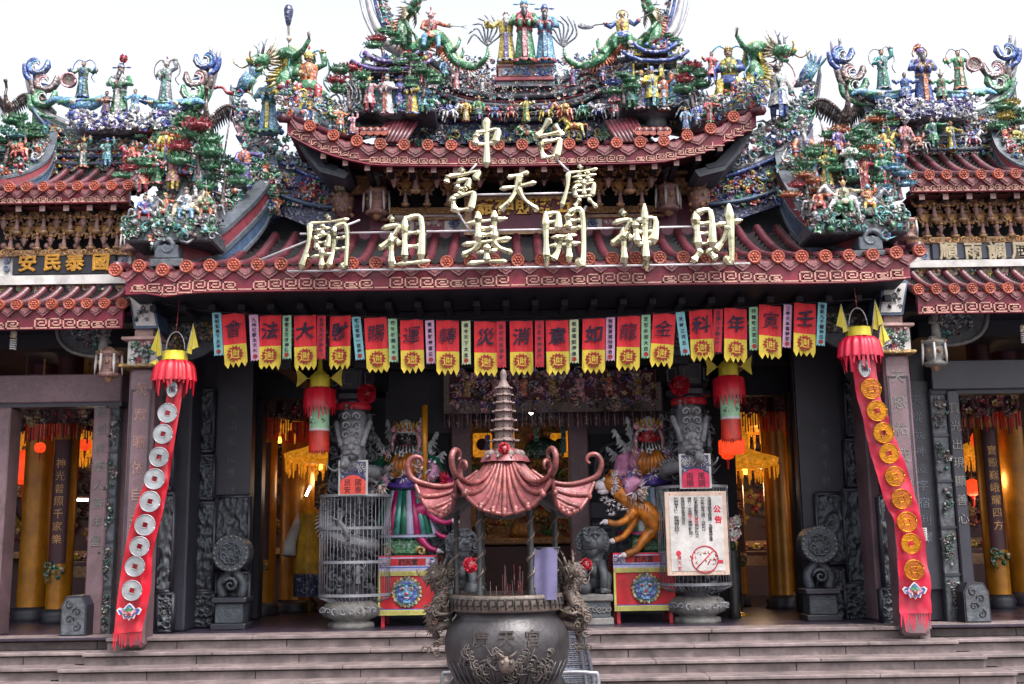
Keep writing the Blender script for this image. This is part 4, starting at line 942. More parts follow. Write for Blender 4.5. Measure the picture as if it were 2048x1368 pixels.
# beams under the big eave
bm=TH.part('porch_beams'); bx(bm,300,590,1770,618,.35,.3,'beam_dark'); bx(bm,480,632,1600,664,1.2,.25,'beam_brown'); bx(bm,480,690,1600,735,2.3,.2,'beam_dark')
for i in range(26): x=lerp(-4,4,i/25); bm.box((x-.035,-.3,CZ+.02),(x+.035,.5,CZ+.08),'beam_dark')  # porch rafters coloured dark for the shade under the roof
for x in (-2.75,-1.85,1.85,2.6): bm.box((x-.09,.6,2.95),(x+.09,3,3.2),'beam_dark')
# back wall at 2.7 with openings
YK=2.7
kw=TH.part('front_wall'); WT=PZ(1024,690,YK)
def wseg(a,c,top=None,m='beam_dark',y=YK,z0=0,th=.2): 
    x0,x1=PX(a,1000,y),PX(c,1000,y); kw.box((x0,y,z0),(x1,y+th,top if top else CZ),m)
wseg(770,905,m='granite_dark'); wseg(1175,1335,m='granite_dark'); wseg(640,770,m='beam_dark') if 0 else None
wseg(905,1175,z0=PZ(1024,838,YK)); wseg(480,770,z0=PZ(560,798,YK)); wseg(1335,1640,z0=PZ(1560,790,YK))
wseg(655,770,m='navy_shade'); wseg(1335,1475,m='navy_shade'); wseg(480,507); wseg(1590,1640)
for (a,c) in ((902,942),(1140,1180)):
    p=TH.part('door_post',new=True); x0,x1=PX(a,1000,YK-.1),PX(c,1000,YK-.1); p.cbox((x0,YK-.1,0),(x1,YK+.12,PZ(1024,825,YK)),'granite',.02)
for (a,c) in ((506,522),(1588,1604)):
    p=TH.part('door_post',new=True); x0,x1=PX(a,1000,YK-.1),PX(c,1000,YK-.1); p.cbox((x0,YK-.1,0),(x1,YK+.12,PZ(540,798,YK)),'granite_dark',.02)
# carved lattice windows with dragon swirl
for (a,c,s) in ((778,898,1),(1185,1300,-1)):
    g=TH.part('carved_window',new=True); cx=PX((a+c)/2,940,YK-.05); cz=PZ((a+c)/2,935,YK-.05)
    g.tube([(cx+math.cos(q)*.34,YK-.05,cz+math.sin(q)*.34) for q in [i*PI/12 for i in range(25)]],.035,'carved_dark',6)
    for k in range(26):
        aa=rnd(0,2*PI); rr_=rnd(.02,.3); g.curl((cx+math.cos(aa)*rr_,YK-.06,cz+math.sin(aa)*rr_),.075,'carved_dark',turns=1.2,a=rnd(0,6),dr=s,th=.22,tail=.1)
    g.box((cx-.42,YK-.03,cz-.45),(cx+.42,YK+.0,cz+.45),'navy_shade')
    stonewall('relief_panel',a,1040,c,1215,YK-.04,'carved_dark',.05,10,seed=s)
# side bay walls with relief
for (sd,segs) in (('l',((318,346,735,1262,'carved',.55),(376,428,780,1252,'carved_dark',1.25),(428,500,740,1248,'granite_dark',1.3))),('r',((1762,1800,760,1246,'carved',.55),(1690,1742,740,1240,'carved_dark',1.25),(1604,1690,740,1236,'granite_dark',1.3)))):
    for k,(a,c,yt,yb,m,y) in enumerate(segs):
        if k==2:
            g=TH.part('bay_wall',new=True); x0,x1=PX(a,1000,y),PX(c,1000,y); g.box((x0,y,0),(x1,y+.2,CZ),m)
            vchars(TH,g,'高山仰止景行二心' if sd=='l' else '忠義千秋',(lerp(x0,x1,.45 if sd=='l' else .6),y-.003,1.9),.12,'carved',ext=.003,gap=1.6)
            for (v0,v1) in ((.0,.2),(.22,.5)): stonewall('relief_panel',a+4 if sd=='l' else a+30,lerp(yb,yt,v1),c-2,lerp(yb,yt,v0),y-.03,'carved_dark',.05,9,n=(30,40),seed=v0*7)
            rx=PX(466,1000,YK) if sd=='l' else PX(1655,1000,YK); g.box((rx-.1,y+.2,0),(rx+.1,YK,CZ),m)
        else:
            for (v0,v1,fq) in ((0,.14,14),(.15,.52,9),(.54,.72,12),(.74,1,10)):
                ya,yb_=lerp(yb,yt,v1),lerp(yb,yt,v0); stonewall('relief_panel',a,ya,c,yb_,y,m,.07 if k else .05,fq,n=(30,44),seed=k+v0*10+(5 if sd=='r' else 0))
    a,c=((345,377) if sd=='l' else (1740,1764)); g=TH.part('bay_post',new=True); x0,x1=PX(a,1000,.75),PX(c,1000,.75); g.cbox((x0,.75,0),(x1,1.2,CZ),'granite' if sd=='r' else 'granite_dark',.02)
    g=TH.part('bay_wall',new=True); x0,x1=(PX(255,1000,.9),PX(500,1000,1.35)) if sd=='l' else (PX(1600,1000,1.35),PX(1830,1000,.9)); g.box((x0,1.36,0),(x1,1.5,CZ),'granite_dark')
    # drum stone
    u,v=((460,1250) if sd=='l' else (1645,1236)); c0=P(u,v,1.0); x,y=c0.x,1.0
    d=TH.part('drum_stone',new=True); 
    d.cbox((x-.2,y-.12,0),(x+.2,y+.25,.07),'granite_dark',.01); d.cbox((x-.16,y-.08,.07),(x+.16,y+.2,.3),'carved_dark',.01); d.cbox((x-.2,y-.12,.3),(x+.2,y+.25,.36),'granite_dark',.01)
    d.push(Matrix.Translation((x,y+.05,0)))
    d.tube(cr([(-.1,0,.36),(-.13,0,.5),(-.05,0,.62),(0,0,.7)],4),.06,'carved_dark',7); d.tube(cr([(.1,0,.36),(.13,0,.5),(.05,0,.62),(0,0,.7)],4),.06,'carved_dark',7)
    d.disc((0,-.12,.86),.21,.26,'carved_dark',24); d.lathe([(.2,0),(.205,.02),(.17,.035),(.15,.02)],'granite_dark',24) if 0 else None
    for q in range(20): aa=q*2*PI/20; d.ball((math.cos(aa)*.19,-.13,.86+math.sin(aa)*.19),.014,'stone_grey',5,4)
    for q in range(9): aa=q*.7; d.curl((math.cos(aa)*.08,-.13,.86+math.sin(aa)*.08),.05,'carved_dark',turns=1.2,a=aa,dr=1,th=.25)
    d.curl((0,-.09,.5),.09,'carved_dark',turns=1.5,a=0,dr=1,th=.25); d.pop()
# small inscribed end stones by the wing doors
for (u,v,nm,s) in ((147,1266,'left',-1),(1955,1236,'right',1)):
    c0=P(u,v,.32); x=c0.x; T=Thing('door_stone',(x,.4,0),f'small rounded carved door stone beside the {nm} wing doorway','door stone','door stones of the wings')
    b=T.part('block'); w_=.14; h_=.33
    prof=[(x-w_,0),(x+w_,0),(x+w_,h_),(x+w_*.6,h_+.1),(x-w_*.6,h_+.1),(x-w_,h_)]
    b.prism(prof,.3,.75,'granite_dark'); b.prism([(lerp(p,x,.12),lerp(q,.2,.1)) for p,q in prof],.288,.3,'carved')
    for k in range(4): b.curl((x+(-.04 if k%2 else .04),.285,.1+.08*k),.05,'granite_dark',turns=1.2,a=k,dr=(-1)**k,th=.16)
    T.build()
# ---------------- interior ----------------
pm('gold_column','c8841c',rough=.35,var=.35,scale=2.5,metal=.25,stretch=(1,1,.25))
pm('couplet_red','4a1220',rough=.5,var=.3,scale=8); pm('lantern_red','d8301c',rough=.5,var=.3,scale=10); pm('lantern_glow','e0401a',rough=.6,var=.35,scale=12,emit=.45); pm('lamp_white','fff6e8',emit=9,var=.02)
pm('lamp_soft','ffb040',emit=2.2,var=.3,scale=6); pm('amber','d98a20',rough=.35,var=.6,scale=20,metal=.3,emit=.25)
def gcol(u,y,r,label,txt=None,lo=.18,ht=2.7):
    x=PX(u,1180,y); T=Thing('gilded_column',(x,y,0),label,'column','gilded columns inside the temple'); b=T.part('shaft'); b.lathe([(r,lo),(r,ht)],'gold_column',20,c=(x,y,0))
    q=T.part('base'); q.lathe([(.001,lo+.005),(r*1.05,lo),(r*1.35,lo-.08),(r*1.2,.05),(r*1.4,.0),(.001,0)][::-1],'granite_dark',16,c=(x,y,0))
    t=T.part('capital'); t.lathe([(r*1.03,ht-.3),(r*1.1,ht-.1),(r*1.2,ht)],'lantern_red',16,c=(x,y,0)); t.lathe([(r,ht),(r,CZ)],'couplet_red',14,c=(x,y,0))
    if txt:
        c=T.part('couplet_board'); c.lathe([(r*1.04,.75),(r*1.04,ht-.35)],'couplet_red',10,a0=-PI/2-.75,a1=-PI/2+.75,c=(x,y,0)); l=T.subpart('lettering',c); text(l,txt,(x,y-r*1.06,1.55),.13,'gilt',ext=.002,vert=True,gap=1.25)
        f=T.part('leaf_ornament'); clutter(f,lambda u_,v_:(x+lerp(-r*.7,r*.7,u_),y-r*.98,lerp(.55,.75,v_)),14,.05,['dgreen','gold','green'],seed=3)
    T.build()
gcol(66,3.2,.2,'thick gilded column inside left wing nearest the frame edge'); gcol(118,2.6,.16,'gilded column with maroon couplet inside left wing doorway','神光普照千家樂',); 
gcol(520,3.5,.2,'gilded column with maroon couplet just inside left hall door','財運亨通福壽全'); gcol(592,4.2,.24,'plain gilded column deeper inside left hall door')
gcol(1562,3.4,.16,'brightly lit gilded column inside right hall door'); gcol(1600,4.1,.2,'dim gilded column behind the bright one inside right hall door'); gcol(1482,3.9,.1,'slim gilded column beside flowers inside right hall door','祥光自天佑')
gcol(1998,2.7,.15,'gilded column with maroon couplet inside right wing doorway','寶殿巍峨耀四方'); gcol(2052,3.3,.2,'gilded column cut by the right edge of the photo')
def lantern(u,v,y,r,label,kind=0):
    c=P(u,v,y); T=Thing('hanging_lantern',c,label,'lantern','lanterns hanging inside the temple'); b=T.part('shade')
    if kind==0:
        b.lathe([(.3*r,-r),(.75*r,-.8*r),(r,-.3*r),(r,.3*r),(.75*r,.8*r),(.3*r,r)],'lantern_glow',14,c=c,flute=.03,nf=14)
        t=T.part('tassel'); t.lathe([(.12*r,-2.4*r),(.2*r,-1.3*r),(.28*r,-r)],'lantern_red',8,c=c); T.part('cap').lathe([(.3*r,r),(.34*r,1.15*r),(.05*r,1.3*r),(.02,CZ-c.z)],'gilt',8,c=c)
    else:
        b.lathe([(r*.5,-.25*r),(r*1.1,-.1*r),(r*1.15,.15*r),(r*.6,.3*r),(.05,.5*r),(.015,CZ-c.z)],'amber',16,c=c,flute=.05,nf=8)
        t=T.part('fringe')
        for k in range(26): a=k*2*PI/26; p=c+V((math.cos(a)*r*1.1,math.sin(a)*r*1.1,-.1*r)); t.tube([p,p+V((0,0,-rnd(.3,.55)*r))],[.018,.008],'amber',4)
        for k in range(16): a=k*2*PI/16; p=c+V((math.cos(a)*r*.6,math.sin(a)*r*.6,-.3*r)); t.tube([p,p+V((0,0,-rnd(.3,.5)*r))],[.018,.008],'amber',4)
        T.part('lamp').ball(c+V((0,0,-.3*r)),.05,'lamp_soft',8,6)
    T.build()
LN=[(80,895,2.6,.07,'small red lantern glowing inside left wing doorway'),(170,890,3.0,.08,'red lantern nearest the post inside left wing doorway'),(52,935,3.6,.24,'large dim red lantern inside left wing doorway'),(1455,905,2.2,.09,'red lantern above the hanging fringe lamp by the right dragon column'),(1960,880,3.2,.12,'red lantern in the upper part of right wing doorway'),(2030,940,3.6,.14,'red lantern near right frame edge in right wing doorway'),(1945,975,4.4,.12,'distant red lantern low in right wing doorway'),(652,885,3.3,.12,'red lantern behind the small banner at the left dragon column')]
for l in LN: lantern(*l)
lantern(640,915,3.4,.42,'gold fringed chandelier inside left hall door',1); lantern(1490,925,3.3,.4,'gold fringed chandelier inside right hall door',1); lantern(560,860,4.4,.5,'dim gold chandelier high inside left hall door',1); lantern(1530,850,4.6,.5,'dim gold chandelier high inside right hall door',1); lantern(120,880,4.2,.5,'dim gold chandelier inside left wing',1); lantern(1960,905,4.6,.4,'dim gold chandelier inside right wing',1); lantern(150,905,5.2,.3,'farthest gold chandelier inside left wing',1)
def lamp_tube(u0,v0,u1,v1,y,label):
    a,b=P(u0,v0,y),P(u1,v1,y); T=Thing('fluorescent_lamp',a,label,'lamp'); T.part('tube').tube([a,b],.016,'lamp_white',6); T.part('housing').tube([a+V((0,.04,.02)),b+V((0,.04,.02))],.03,'pole_white',4); T.build()
lamp_tube(612,992,621,972,3.9,'slanted white fluorescent lamp inside left hall door'); lamp_tube(146,1000,176,1000,4.5,'white fluorescent lamp inside left wing doorway'); lamp_tube(1928,969,1962,968,4.5,'white fluorescent lamp inside right wing doorway'); lamp_tube(126,1150,140,1062,4.0,'tall bright lamp strip low inside left wing doorway')
for (u,v,lb) in ((48,824,'glowing white bulb inside left wing door top'),(1062,826,'small glowing white lamp under the embroidered curtain')):
    b=MB(); c=P(u,v,2.4); b.ball(c,.045 if u<100 else .025,'lamp_white',8,6); b.tube([c,(c.x,c.y,CZ)],.006,'pole_white',4); o=b.build('ceiling_bulb',o=c); tag(o,lb,'bulb')
def plight(u,v,y,e,colr=(1,.55,.22),r=.15):
    l=bpy.data.lights.new('lamp_light','POINT'); o=bpy.data.objects.new('lamp_light',l); col.objects.link(o); l.energy=e; l.color=colr; l.shadow_soft_size=r; o.location=P(u,v,y)
for a_ in ((640,960,4.2,5),(1500,975,4.2,9),(100,980,3.3,6),(1985,960,3.3,6),(150,1040,4.2,5),(600,1000,5,5),(1530,1000,5,8),(1040,950,5.5,1.3),(1950,1000,4.4,5)): plight(*a_,(1,.66,.36))
# altar and interior clutter
al=Thing('altar_table',(0,6,0),'dark red and gold altar deep inside the centre doorway','altar'); b=al.part('table'); b.cbox((-1.3,5.6,.0),(1.3,6.4,.9),'couplet_red',.03); b.cbox((-1.4,5.5,.9),(1.4,6.5,1.0),'gilt_dim',.02)
g=al.part('screen'); g.box((-1.5,7.4,.9),(1.5,7.5,3),'gilt_dim'); clutter(g,lambda u,v:(lerp(-1.4,1.4,u),7.35,lerp(1,2.9,v)),220,.1,['gold','red','gold','brown','green'],seed=9)
v_=al.part('censer'); v_.lathe([(.001,1.0),(.12,1.02),(.16,1.1),(.12,1.2),(.14,1.24)],'gilt',12,c=(0,5.8,0)); al.build()
for i,(u,v) in enumerate(((965,890),(1010,880),(1120,890),(1150,885))):
    T=Thing('square_lantern',P(u,v,4.4),['leftmost','second','third','rightmost'][i]+' of the four square orange lanterns inside the centre doorway','lantern','square lanterns in the centre doorway'); c=P(u,v,4.4); T.part('shade').cbox((c.x-.14,4.3,c.z-.17),(c.x+.14,4.55,c.z+.17),'amber',.02); T.part('emblem').disc((c.x,4.285,c.z),.09,.01,'couplet_red',16); T.build()
# screens behind side doors: carved cabinets that catch the warm light
for (u0,u1,y,lb) in ((20,200,6.5,'left wing'),(500,660,7,'left hall door'),(1440,1600,7,'right hall door'),(1930,2060,6.5,'right wing')):
    x0,x1=PX(u0,1000,y),PX(u1,1000,y); T=Thing('shrine_cabinet',((x0+x1)/2,y,0),f'carved red and gold shrine cabinet at the back inside the {lb}','shrine'); b=T.part('body'); b.box((x0-.6,y,0),(x1+.6,y+.3,2.9),'couplet_red')
    c=T.part('gilded_carving'); clutter(c,lambda u,v:(lerp(x0-.5,x1+.5,u),y-.05,lerp(1.1,2.8,v)),140,.11,['gold','brown','red','gold','black'],seed=int(u0)); s=T.part('shelf'); s.box((x0-.6,y-.5,.8),(x1+.6,y,.9),'gilt_dim'); T.build()
# ---------------- roof sculptures ----------------
YF=YR-.3
def statue(u,vb,vt,y,label,name='ceramic_statue',cat='statue',group='ceramic statues on the roof ridges',rz=0,wh=1.0,**k):
    """figure standing with feet at photo row vb and head top at vt"""
    p=P(u,vb,y); h=(P(u,vt,y).z-p.z)/1.0*wh
    T=Thing(name,p,label,cat,group); figure(T,T3(p.x,p.y,p.z,h,rz),**k); return T.build()
# three star gods
statue(1013,126,20,YF,'white bearded old star god in yellow and purple robe on the top pedestal','star_god_statue',group='three star gods on the top ridge',robe='yellow',trim='grey',inner='purple',hat='bald',beard='white',pose='spread')
statue(1050,127,2,YF-.05,'star god in red and green robe, middle of the three on the top pedestal','star_god_statue',group='three star gods on the top ridge',robe='green',trim='red',inner='pink',hat='official',hatc='sky',beard='black',pose='hold',armor='red')
statue(1091,126,12,YF,'star god in sky blue robe with long dark beard on the top pedestal','star_god_statue',group='three star gods on the top ridge',robe='sky',trim='red',inner='sky',hat='official',hatc='blue',beard='black',pose='hold')
def dragon_rider(label,pts,y,r,rider,rl,ru,rvb,rvt,sp='orange',mir=False,legs=(.3,.62),c='green'):
    q=[P(a,b,y+(.05 if i%2 else -.05)) for i,(a,b) in enumerate(pts)]
    T=Thing('ceramic_dragon',q[4],label,'dragon','ceramic dragons on the roof'); dragon(T,q,r,c=c,spike=sp,legs=legs,mirror=mir,belly='yellow',look=(q[0]-q[1])+V((0,-.05,0)),mane='cream')
    tf=T.part('tail_fan'); e=q[-1]
    for k in range(7):
        a=R(30+k*20); tf.tube(cr([e,e+V((math.cos(a)*.08,0,math.sin(a)*.12)),e+V((math.cos(a)*.2,-.03,math.sin(a)*.3)),e+V((math.cos(a+.5)*.26,-.03,math.sin(a+.5)*.42))],3),[.012]*9+[.003],G('grey'),4)
    T.build()
    p=P(ru,rvb,y-.05); h=(P(ru,rvt,y).z-p.z)/.78
    T=Thing('ceramic_rider',p,rl,'statue','riders on the ceramic dragons'); figure(T,T3(p.x,p.y-.02,p.z-.18*h,h,R(-12 if mir else 12)),**rider); T.build()
dragon_rider('green ceramic dragon curling left of the three star gods',[(824,22),(808,40),(804,75),(832,99),(868,72),(893,92),(912,122),(948,134),(972,116),(975,92)],YF,.075,dict(robe='orange',trim='green',inner='sky',hat='helmet',hatc='pink',pose='point',ride=True,armor='red',weapon='fly'),'rider in orange armour on the green dragon left of the star gods',862,70,4)
dragon_rider('green ceramic dragon curling right of the three star gods',[(1298,22),(1312,45),(1308,80),(1272,92),(1240,76),(1218,98),(1196,122),(1160,133),(1134,118),(1127,94)],YF,.075,dict(robe='blue',trim='red',inner='green',hat='halo',hatc='yellow',pose='spread',ride=True,armor='yellow',weapon='sword'),'rider in blue with yellow armour on the dragon right of the star gods',1245,70,2,mir=True)
T=Thing('leaf_fan',P(1178,52,YF),'grey leaf shaped fan held out on a rod by the right dragon rider','fan'); b=T.part('blade'); c=P(1172,52,YF-.05); b.ball(c,.11,G('grey'),10,6,sy=.2,sz=.45); b=T.part('rod'); b.tube([c,P(1228,46,YF-.05)],.009,G('brown'),5); T.build()
dragon_rider('large green dragon with yellow spines rearing on the left upper roof corner',[(530,122),(556,112),(582,108),(588,135),(568,165),(590,190),(632,186),(656,204),(664,232),(694,226)],.75,.085,dict(robe='green',trim='gold',inner='red',hat='helmet',hatc='yellow',pose='raise',ride=True,armor='orange',ribbon='teal'),'rider in green and orange armour on the left corner dragon with raised mace',617,170,74,sp='yellow')
T=Thing('ceramic_mace',P(577,68,.7),'dark blue club raised high beside the left corner dragon rider','mace'); b=T.part('head'); c=P(577,30,.7); b.lathe([(.001,.13),(.04,.12),(.06,.07),(.055,0),(.03,-.12),(.02,-.14)],G('navy'),10,c=c); b=T.part('handle'); b.tube([c+V((0,0,-.13)),P(579,100,.7),P(592,125,.7)],.014,G('brown'),6); b.ball(P(578,78,.7),.035,G('skin'),7,5); T.build()
dragon_rider('large green dragon with yellow spines rearing on the right upper roof corner',[(1556,104),(1530,96),(1508,98),(1502,125),(1512,155),(1484,172),(1450,168),(1434,200),(1416,226),(1392,238)],.75,.085,dict(robe='blue',trim='green',inner='yellow',hat='crown',hatc='yellow',pose='hold',ride=True,armor='yellow',ribbon='sky'),'rider in yellow armour on the right corner dragon',1458,160,66,sp='yellow',mir=True)
T=Thing('ceramic_child',P(1428,150,.7),'small red and blue child figure clinging behind the right corner dragon rider','statue'); figure(T,T3(*P(1426,168,.68),.42,.4),robe='red',inner='blue',hat='bun',pose='spread',legs=True); T.build()
# cloud stand, warriors and phoenixes at outer sides
statue(536,268,152,1.0,'sky blue robed warrior with green sash standing under the left dragon head',robe='sky',trim='green',inner='yellow',hat='bun',hatc='gold',pose='hold',ribbon='green')
statue(1560,244,128,1.0,'white robed warrior with blue trousers standing under the right dragon head',robe='white',trim='teal',inner='blue',hat='helmet',hatc='black',pose='low',legs=True,ribbon='pink')
statue(487,376,286,.6,'warrior in orange and purple armour pointing on the left descending ridge',robe='purple',trim='blue',inner='purple',hat='helmet',hatc='teal',pose='point',armor='orange')
statue(1612,352,258,.6,'grey bearded warrior in orange robe beside the right descending ridge',robe='orange',trim='purple',inner='blue',hat='helmet',hatc='grey',beard='white',pose='low',armor='grey')
for (a,b,c,d,lb) in ((448,312,460,236,'long thin rod raised by the orange warrior on the left'),(1655,300,1640,238,'thin staff standing right of the grey bearded warrior')):
    T=Thing('ceramic_staff',P(a,b,.6),lb,'staff'); T.part('rod').tube([P(a,b,.6),P(c,d,.6)],.011,G('brown'),5); T.part('tip').tube([P(c,d,.6),P(c+(c-a)*.25,d-18,.6)],[.02,.002],G('grey'),4); T.part('butt').ball(P(a,b,.6),.022,G('grey'),6,4); T.build()
for (u,v,s,mir,lb,cc) in ((488,178,.36,False,'red and teal phoenix perched on the left outer horn','red'),(1612,160,.4,False,'grey blue phoenix perched on the right outer horn','grey')):
    T=Thing('ceramic_phoenix',P(u,v,1.2),lb,'bird','ceramic phoenixes'); p=P(u,v,1.2); bird(T,T3(p.x,p.y,p.z,s,0,mir)@Matrix.Rotation(R(-55),4,'Y'),cc,'teal','blue',spread=False,neck=1.0); T.build()
for (u,v,s,lb,rz) in ((414,248,.5,'brown crane with spread wings left of the left outer horn',.6),(1690,240,.55,'brown crane with spread wings right of the right outer horn',-.2),(18,218,.4,'grey crane at the far left edge of the roof',.3)):
    T=Thing('ceramic_crane',P(u,v,1.1),lb,'bird','ceramic cranes'); p=P(u,v,1.1); bird(T,T3(p.x,p.y,p.z,s*.85,R(90)+rz*.3,False),'brown','brown','grey',True); T.build()
# outer side horns (parts of the hall) with scrolls
def horn(root,o,pts,y,r0,cl,seed,name='side_horn',up=1):
    h=MB(); C=cr([P(a,b,y) for a,b in pts],6); m=len(C); rr=[lerp(.018,r0,min(1,i/(m*.5))) for i in range(m)]
    h.tube(C,rr,'ridge_grey',7); h.tube([p+V((0,-.08,-.08)) for p in C],[q*.6 for q in rr],'silver_horn',6); h.tube([p+V((0,-.03,-.16)) for p in C[m//3:]],[q*.5 for q in rr[m//3:]],G('blue'),6)
    clutter(h,lambda u,v:C[int((.25+.75*u)*(m-1))]+V((0,-.12,rnd(-.22,.14)*up)),90,.05,cl,seed=seed); return h.build(name,root,o)
cl=['white','grey','blue','teal','pink','grey','green']
hs_=Thing('outer_ridge_horn',P(520,290,1.3),'long curved ridge horn left of the upper roof with white cloud scrolls','roof ornament','outer ridge horns')
for T_,pts,sd,sg in ((hs_,[(462,170),(466,215),(484,256),(520,292),(580,322),(650,338)],71,1),(Thing('outer_ridge_horn',P(1580,290,1.3),'long curved ridge horn right of the upper roof with white cloud scrolls','roof ornament','outer ridge horns'),[(1640,130),(1632,185),(1612,238),(1570,280),(1510,312),(1450,330)],72,-1)):
    C=cr([P(a,b,1.3) for a,b in pts],6); m=len(C); h=T_.part('horn'); rr=[lerp(.012,.07,min(1,i/(m*.5))) for i in range(m)]; h.tube(C,rr,'ridge_grey',7); h.tube([p+V((0,-.05,-.1)) for p in C],[q*.6 for q in rr],'silver_horn',6); h.tube([p+V((0,-.0,-.18)) for p in C[m//3:]],.035,G('blue'),6)
    s=T_.part('cloud_scrolls'); clutter(s,lambda u,v:C[int((.3+.7*u)*(m-1))]+V((sg*.05,-.13,rnd(-.1,.3))),170,.06,cl,seed=sd)
    cc=T_.part('curl'); p=P(478 if sg>0 else 1598,232 if sg>0 else 222,1.2)
    for k,(col_,rr_) in enumerate((('blue',.13),('teal',.1),('green',.12))): cc.curl((p.x+sg*.1*k,p.y-.03*k,p.z-.06*k),rr_,G(col_),turns=1.2,a=PI/2*(1+k),dr=sg,th=.26)
    T_.build()
# pompons
def pompon(u,v,y,r,lb,n=260,stick=None,m='red'):
    random.seed(int(u)); c=P(u,v,y); T=Thing('red_pompon',c,lb,'pompon','red pompons'); b=T.part('petals'); b.ball(c,r*.72,G(m),12,8)
    for i in range(n):
        d=V((rnd(-1,1),rnd(-1,1),rnd(-1,1))); d=d.normalized() if d.length>.1 else V((0,-1,0)); s=d.orthogonal().normalized()*r*.16; t=d.cross(s)
        q=c+d*r*rnd(.85,1.08); b.add([c+d*r*.6-s,c+d*r*.6+s,q+s+t*rnd(-1,1),q-s+t*rnd(-1,1)],[(0,1,2,3)],'pom_red')
    if stick: T.part('stick').tube([c,P(*stick,y)],.007,G('brown'),5)
    T.build()
pm('pom_red','c9102f',rough=.6,var=.45,scale=30)
pompon(247,117,1.0,.055,'small red pompon on a stick above the white robed god of the left wing',90,(247,150))
pompon(1835,96,1.0,.06,'small red pompon on a stick above the blue robed god of the right wing',90,(1838,130))
# wing ridge scrolls and gods
YS=.95
def scrolls(nm,lst,side):
    for i,(u,v,r_,c,a,d) in enumerate(lst):
        r_*=1.32
        T=Thing('feather_scroll',P(u,v,YS+.1),f'{c[1]} on the {nm}','roof ornament','feather scrolls on the wing ridge horns'); b=T.part('scroll'); p=P(u,v,YS+.1)
        m1,m2=(G('blue'),G('sky')) if c[0]=='b' else (G('green'),G('lgreen')) if c[0]=='g' else (G('brown'),G('pink'))
        for k in range(3):
            q=V((p.x+.02*k*d,p.y-.02*k,p.z-.02*k)); b.curl(q,r_*(1-.14*k),[m1,m2,G('white')][k],turns=1.05,a=a,dr=d,th=[.27,.16,.09][k],tail=0)
        s=T.part('plume'); e=V((p.x+d*(-r_)*.2,p.y,p.z-r_*.9))
        s.tube(cr([V((p.x-d*r_*.9,p.y,p.z)),V((p.x-d*r_*.7,p.y,p.z-r_)),V((p.x+d*r_*.2,p.y,p.z-r_*1.6)),V((p.x+d*r_*1.2,p.y,p.z-r_*1.8))],4),[r_*.2,r_*.22,r_*.24,r_*.24,r_*.24,r_*.22,r_*.2,r_*.18,r_*.16,r_*.12,r_*.1,r_*.06,r_*.02],m1,6)
        T.build()
scrolls('left horn of the left wing ridge',[(72,128,.12,('b','blue feather scroll at the top'),0,1),(88,160,.13,('p','brown ring scroll in the middle'),0,1),(84,190,.13,('g','green feather scroll at the bottom'),0,1)],1)
scrolls('right horn of the left wing ridge',[(416,116,.12,('b','blue feather scroll at the top'),PI,-1),(398,152,.13,('p','brown ring scroll in the middle'),PI,-1),(392,178,.13,('g','green feather scroll at the bottom'),PI,-1)],1)
scrolls('left horn of the right wing ridge',[(1680,104,.12,('b','blue feather scroll at the top'),0,1),(1700,140,.13,('p','brown ring scroll in the middle'),0,1),(1706,165,.13,('g','green feather scroll at the bottom'),0,1)],1)
scrolls('right horn of the right wing ridge',[(2016,98,.12,('b','blue feather scroll at the top'),PI,-1),(1992,134,.13,('p','brown ring scroll in the middle'),PI,-1),(2000,160,.13,('g','green feather scroll at the bottom'),PI,-1)],1)
statue(237,240,130,YS-.1,'white and green robed bearded god with dark crown on the left wing ridge',robe='green',trim='white',inner='white',hat='official',hatc='navy',beard='black',pose='hold',armor='grey')
statue(1850,214,96,YS-.1,'blue and purple robed bearded god with round crown on the right wing ridge',robe='blue',trim='gold',inner='orange',hat='halo',hatc='purple',beard='black',pose='hold',armor='purple')
statue(164,196,122,YS,'lady in dark green robe with blue ribbon riding the left wing ridge',robe='dgreen',trim='blue',inner='sky',hat='bun',pose='spread',ribbon='blue')
statue(330,205,122,YS,'grey winged figure with tangled headdress on the left wing ridge',robe='grey',trim='green',inner='teal',hat='helmet',hatc='grey',pose='raise',ribbon='brown')
statue(211,240,182,YS-.15,'small orange attendant left of the white robed god of the left wing',robe='brown',trim='orange',inner='purple',hat='bun',pose='hold',legs=True)
statue(268,240,178,YS-.15,'small blue attendant right of the white robed god of the left wing',robe='sky',trim='blue',inner='cream',hat='bun',pose='spread',legs=True)
statue(1768,180,98,YS,'grey green lady with ribbon left of the blue god on the right wing ridge',robe='teal',trim='grey',inner='green',hat='bun',pose='raise',ribbon='grey')
statue(1922,180,100,YS,'lady in green with drum and ribbon on the right wing ridge',robe='green',trim='orange',inner='cream',hat='bun',pose='spread',ribbon='grey')
statue(1813,212,145,YS-.15,'small blue attendant left of the blue robed god of the right wing',robe='blue',trim='sky',inner='grey',hat='bun',pose='spread',legs=True)
statue(1886,212,145,YS-.15,'small green attendant right of the blue robed god of the right wing',robe='green',trim='red',inner='brown',hat='helmet',hatc='grey',pose='spread',legs=True)
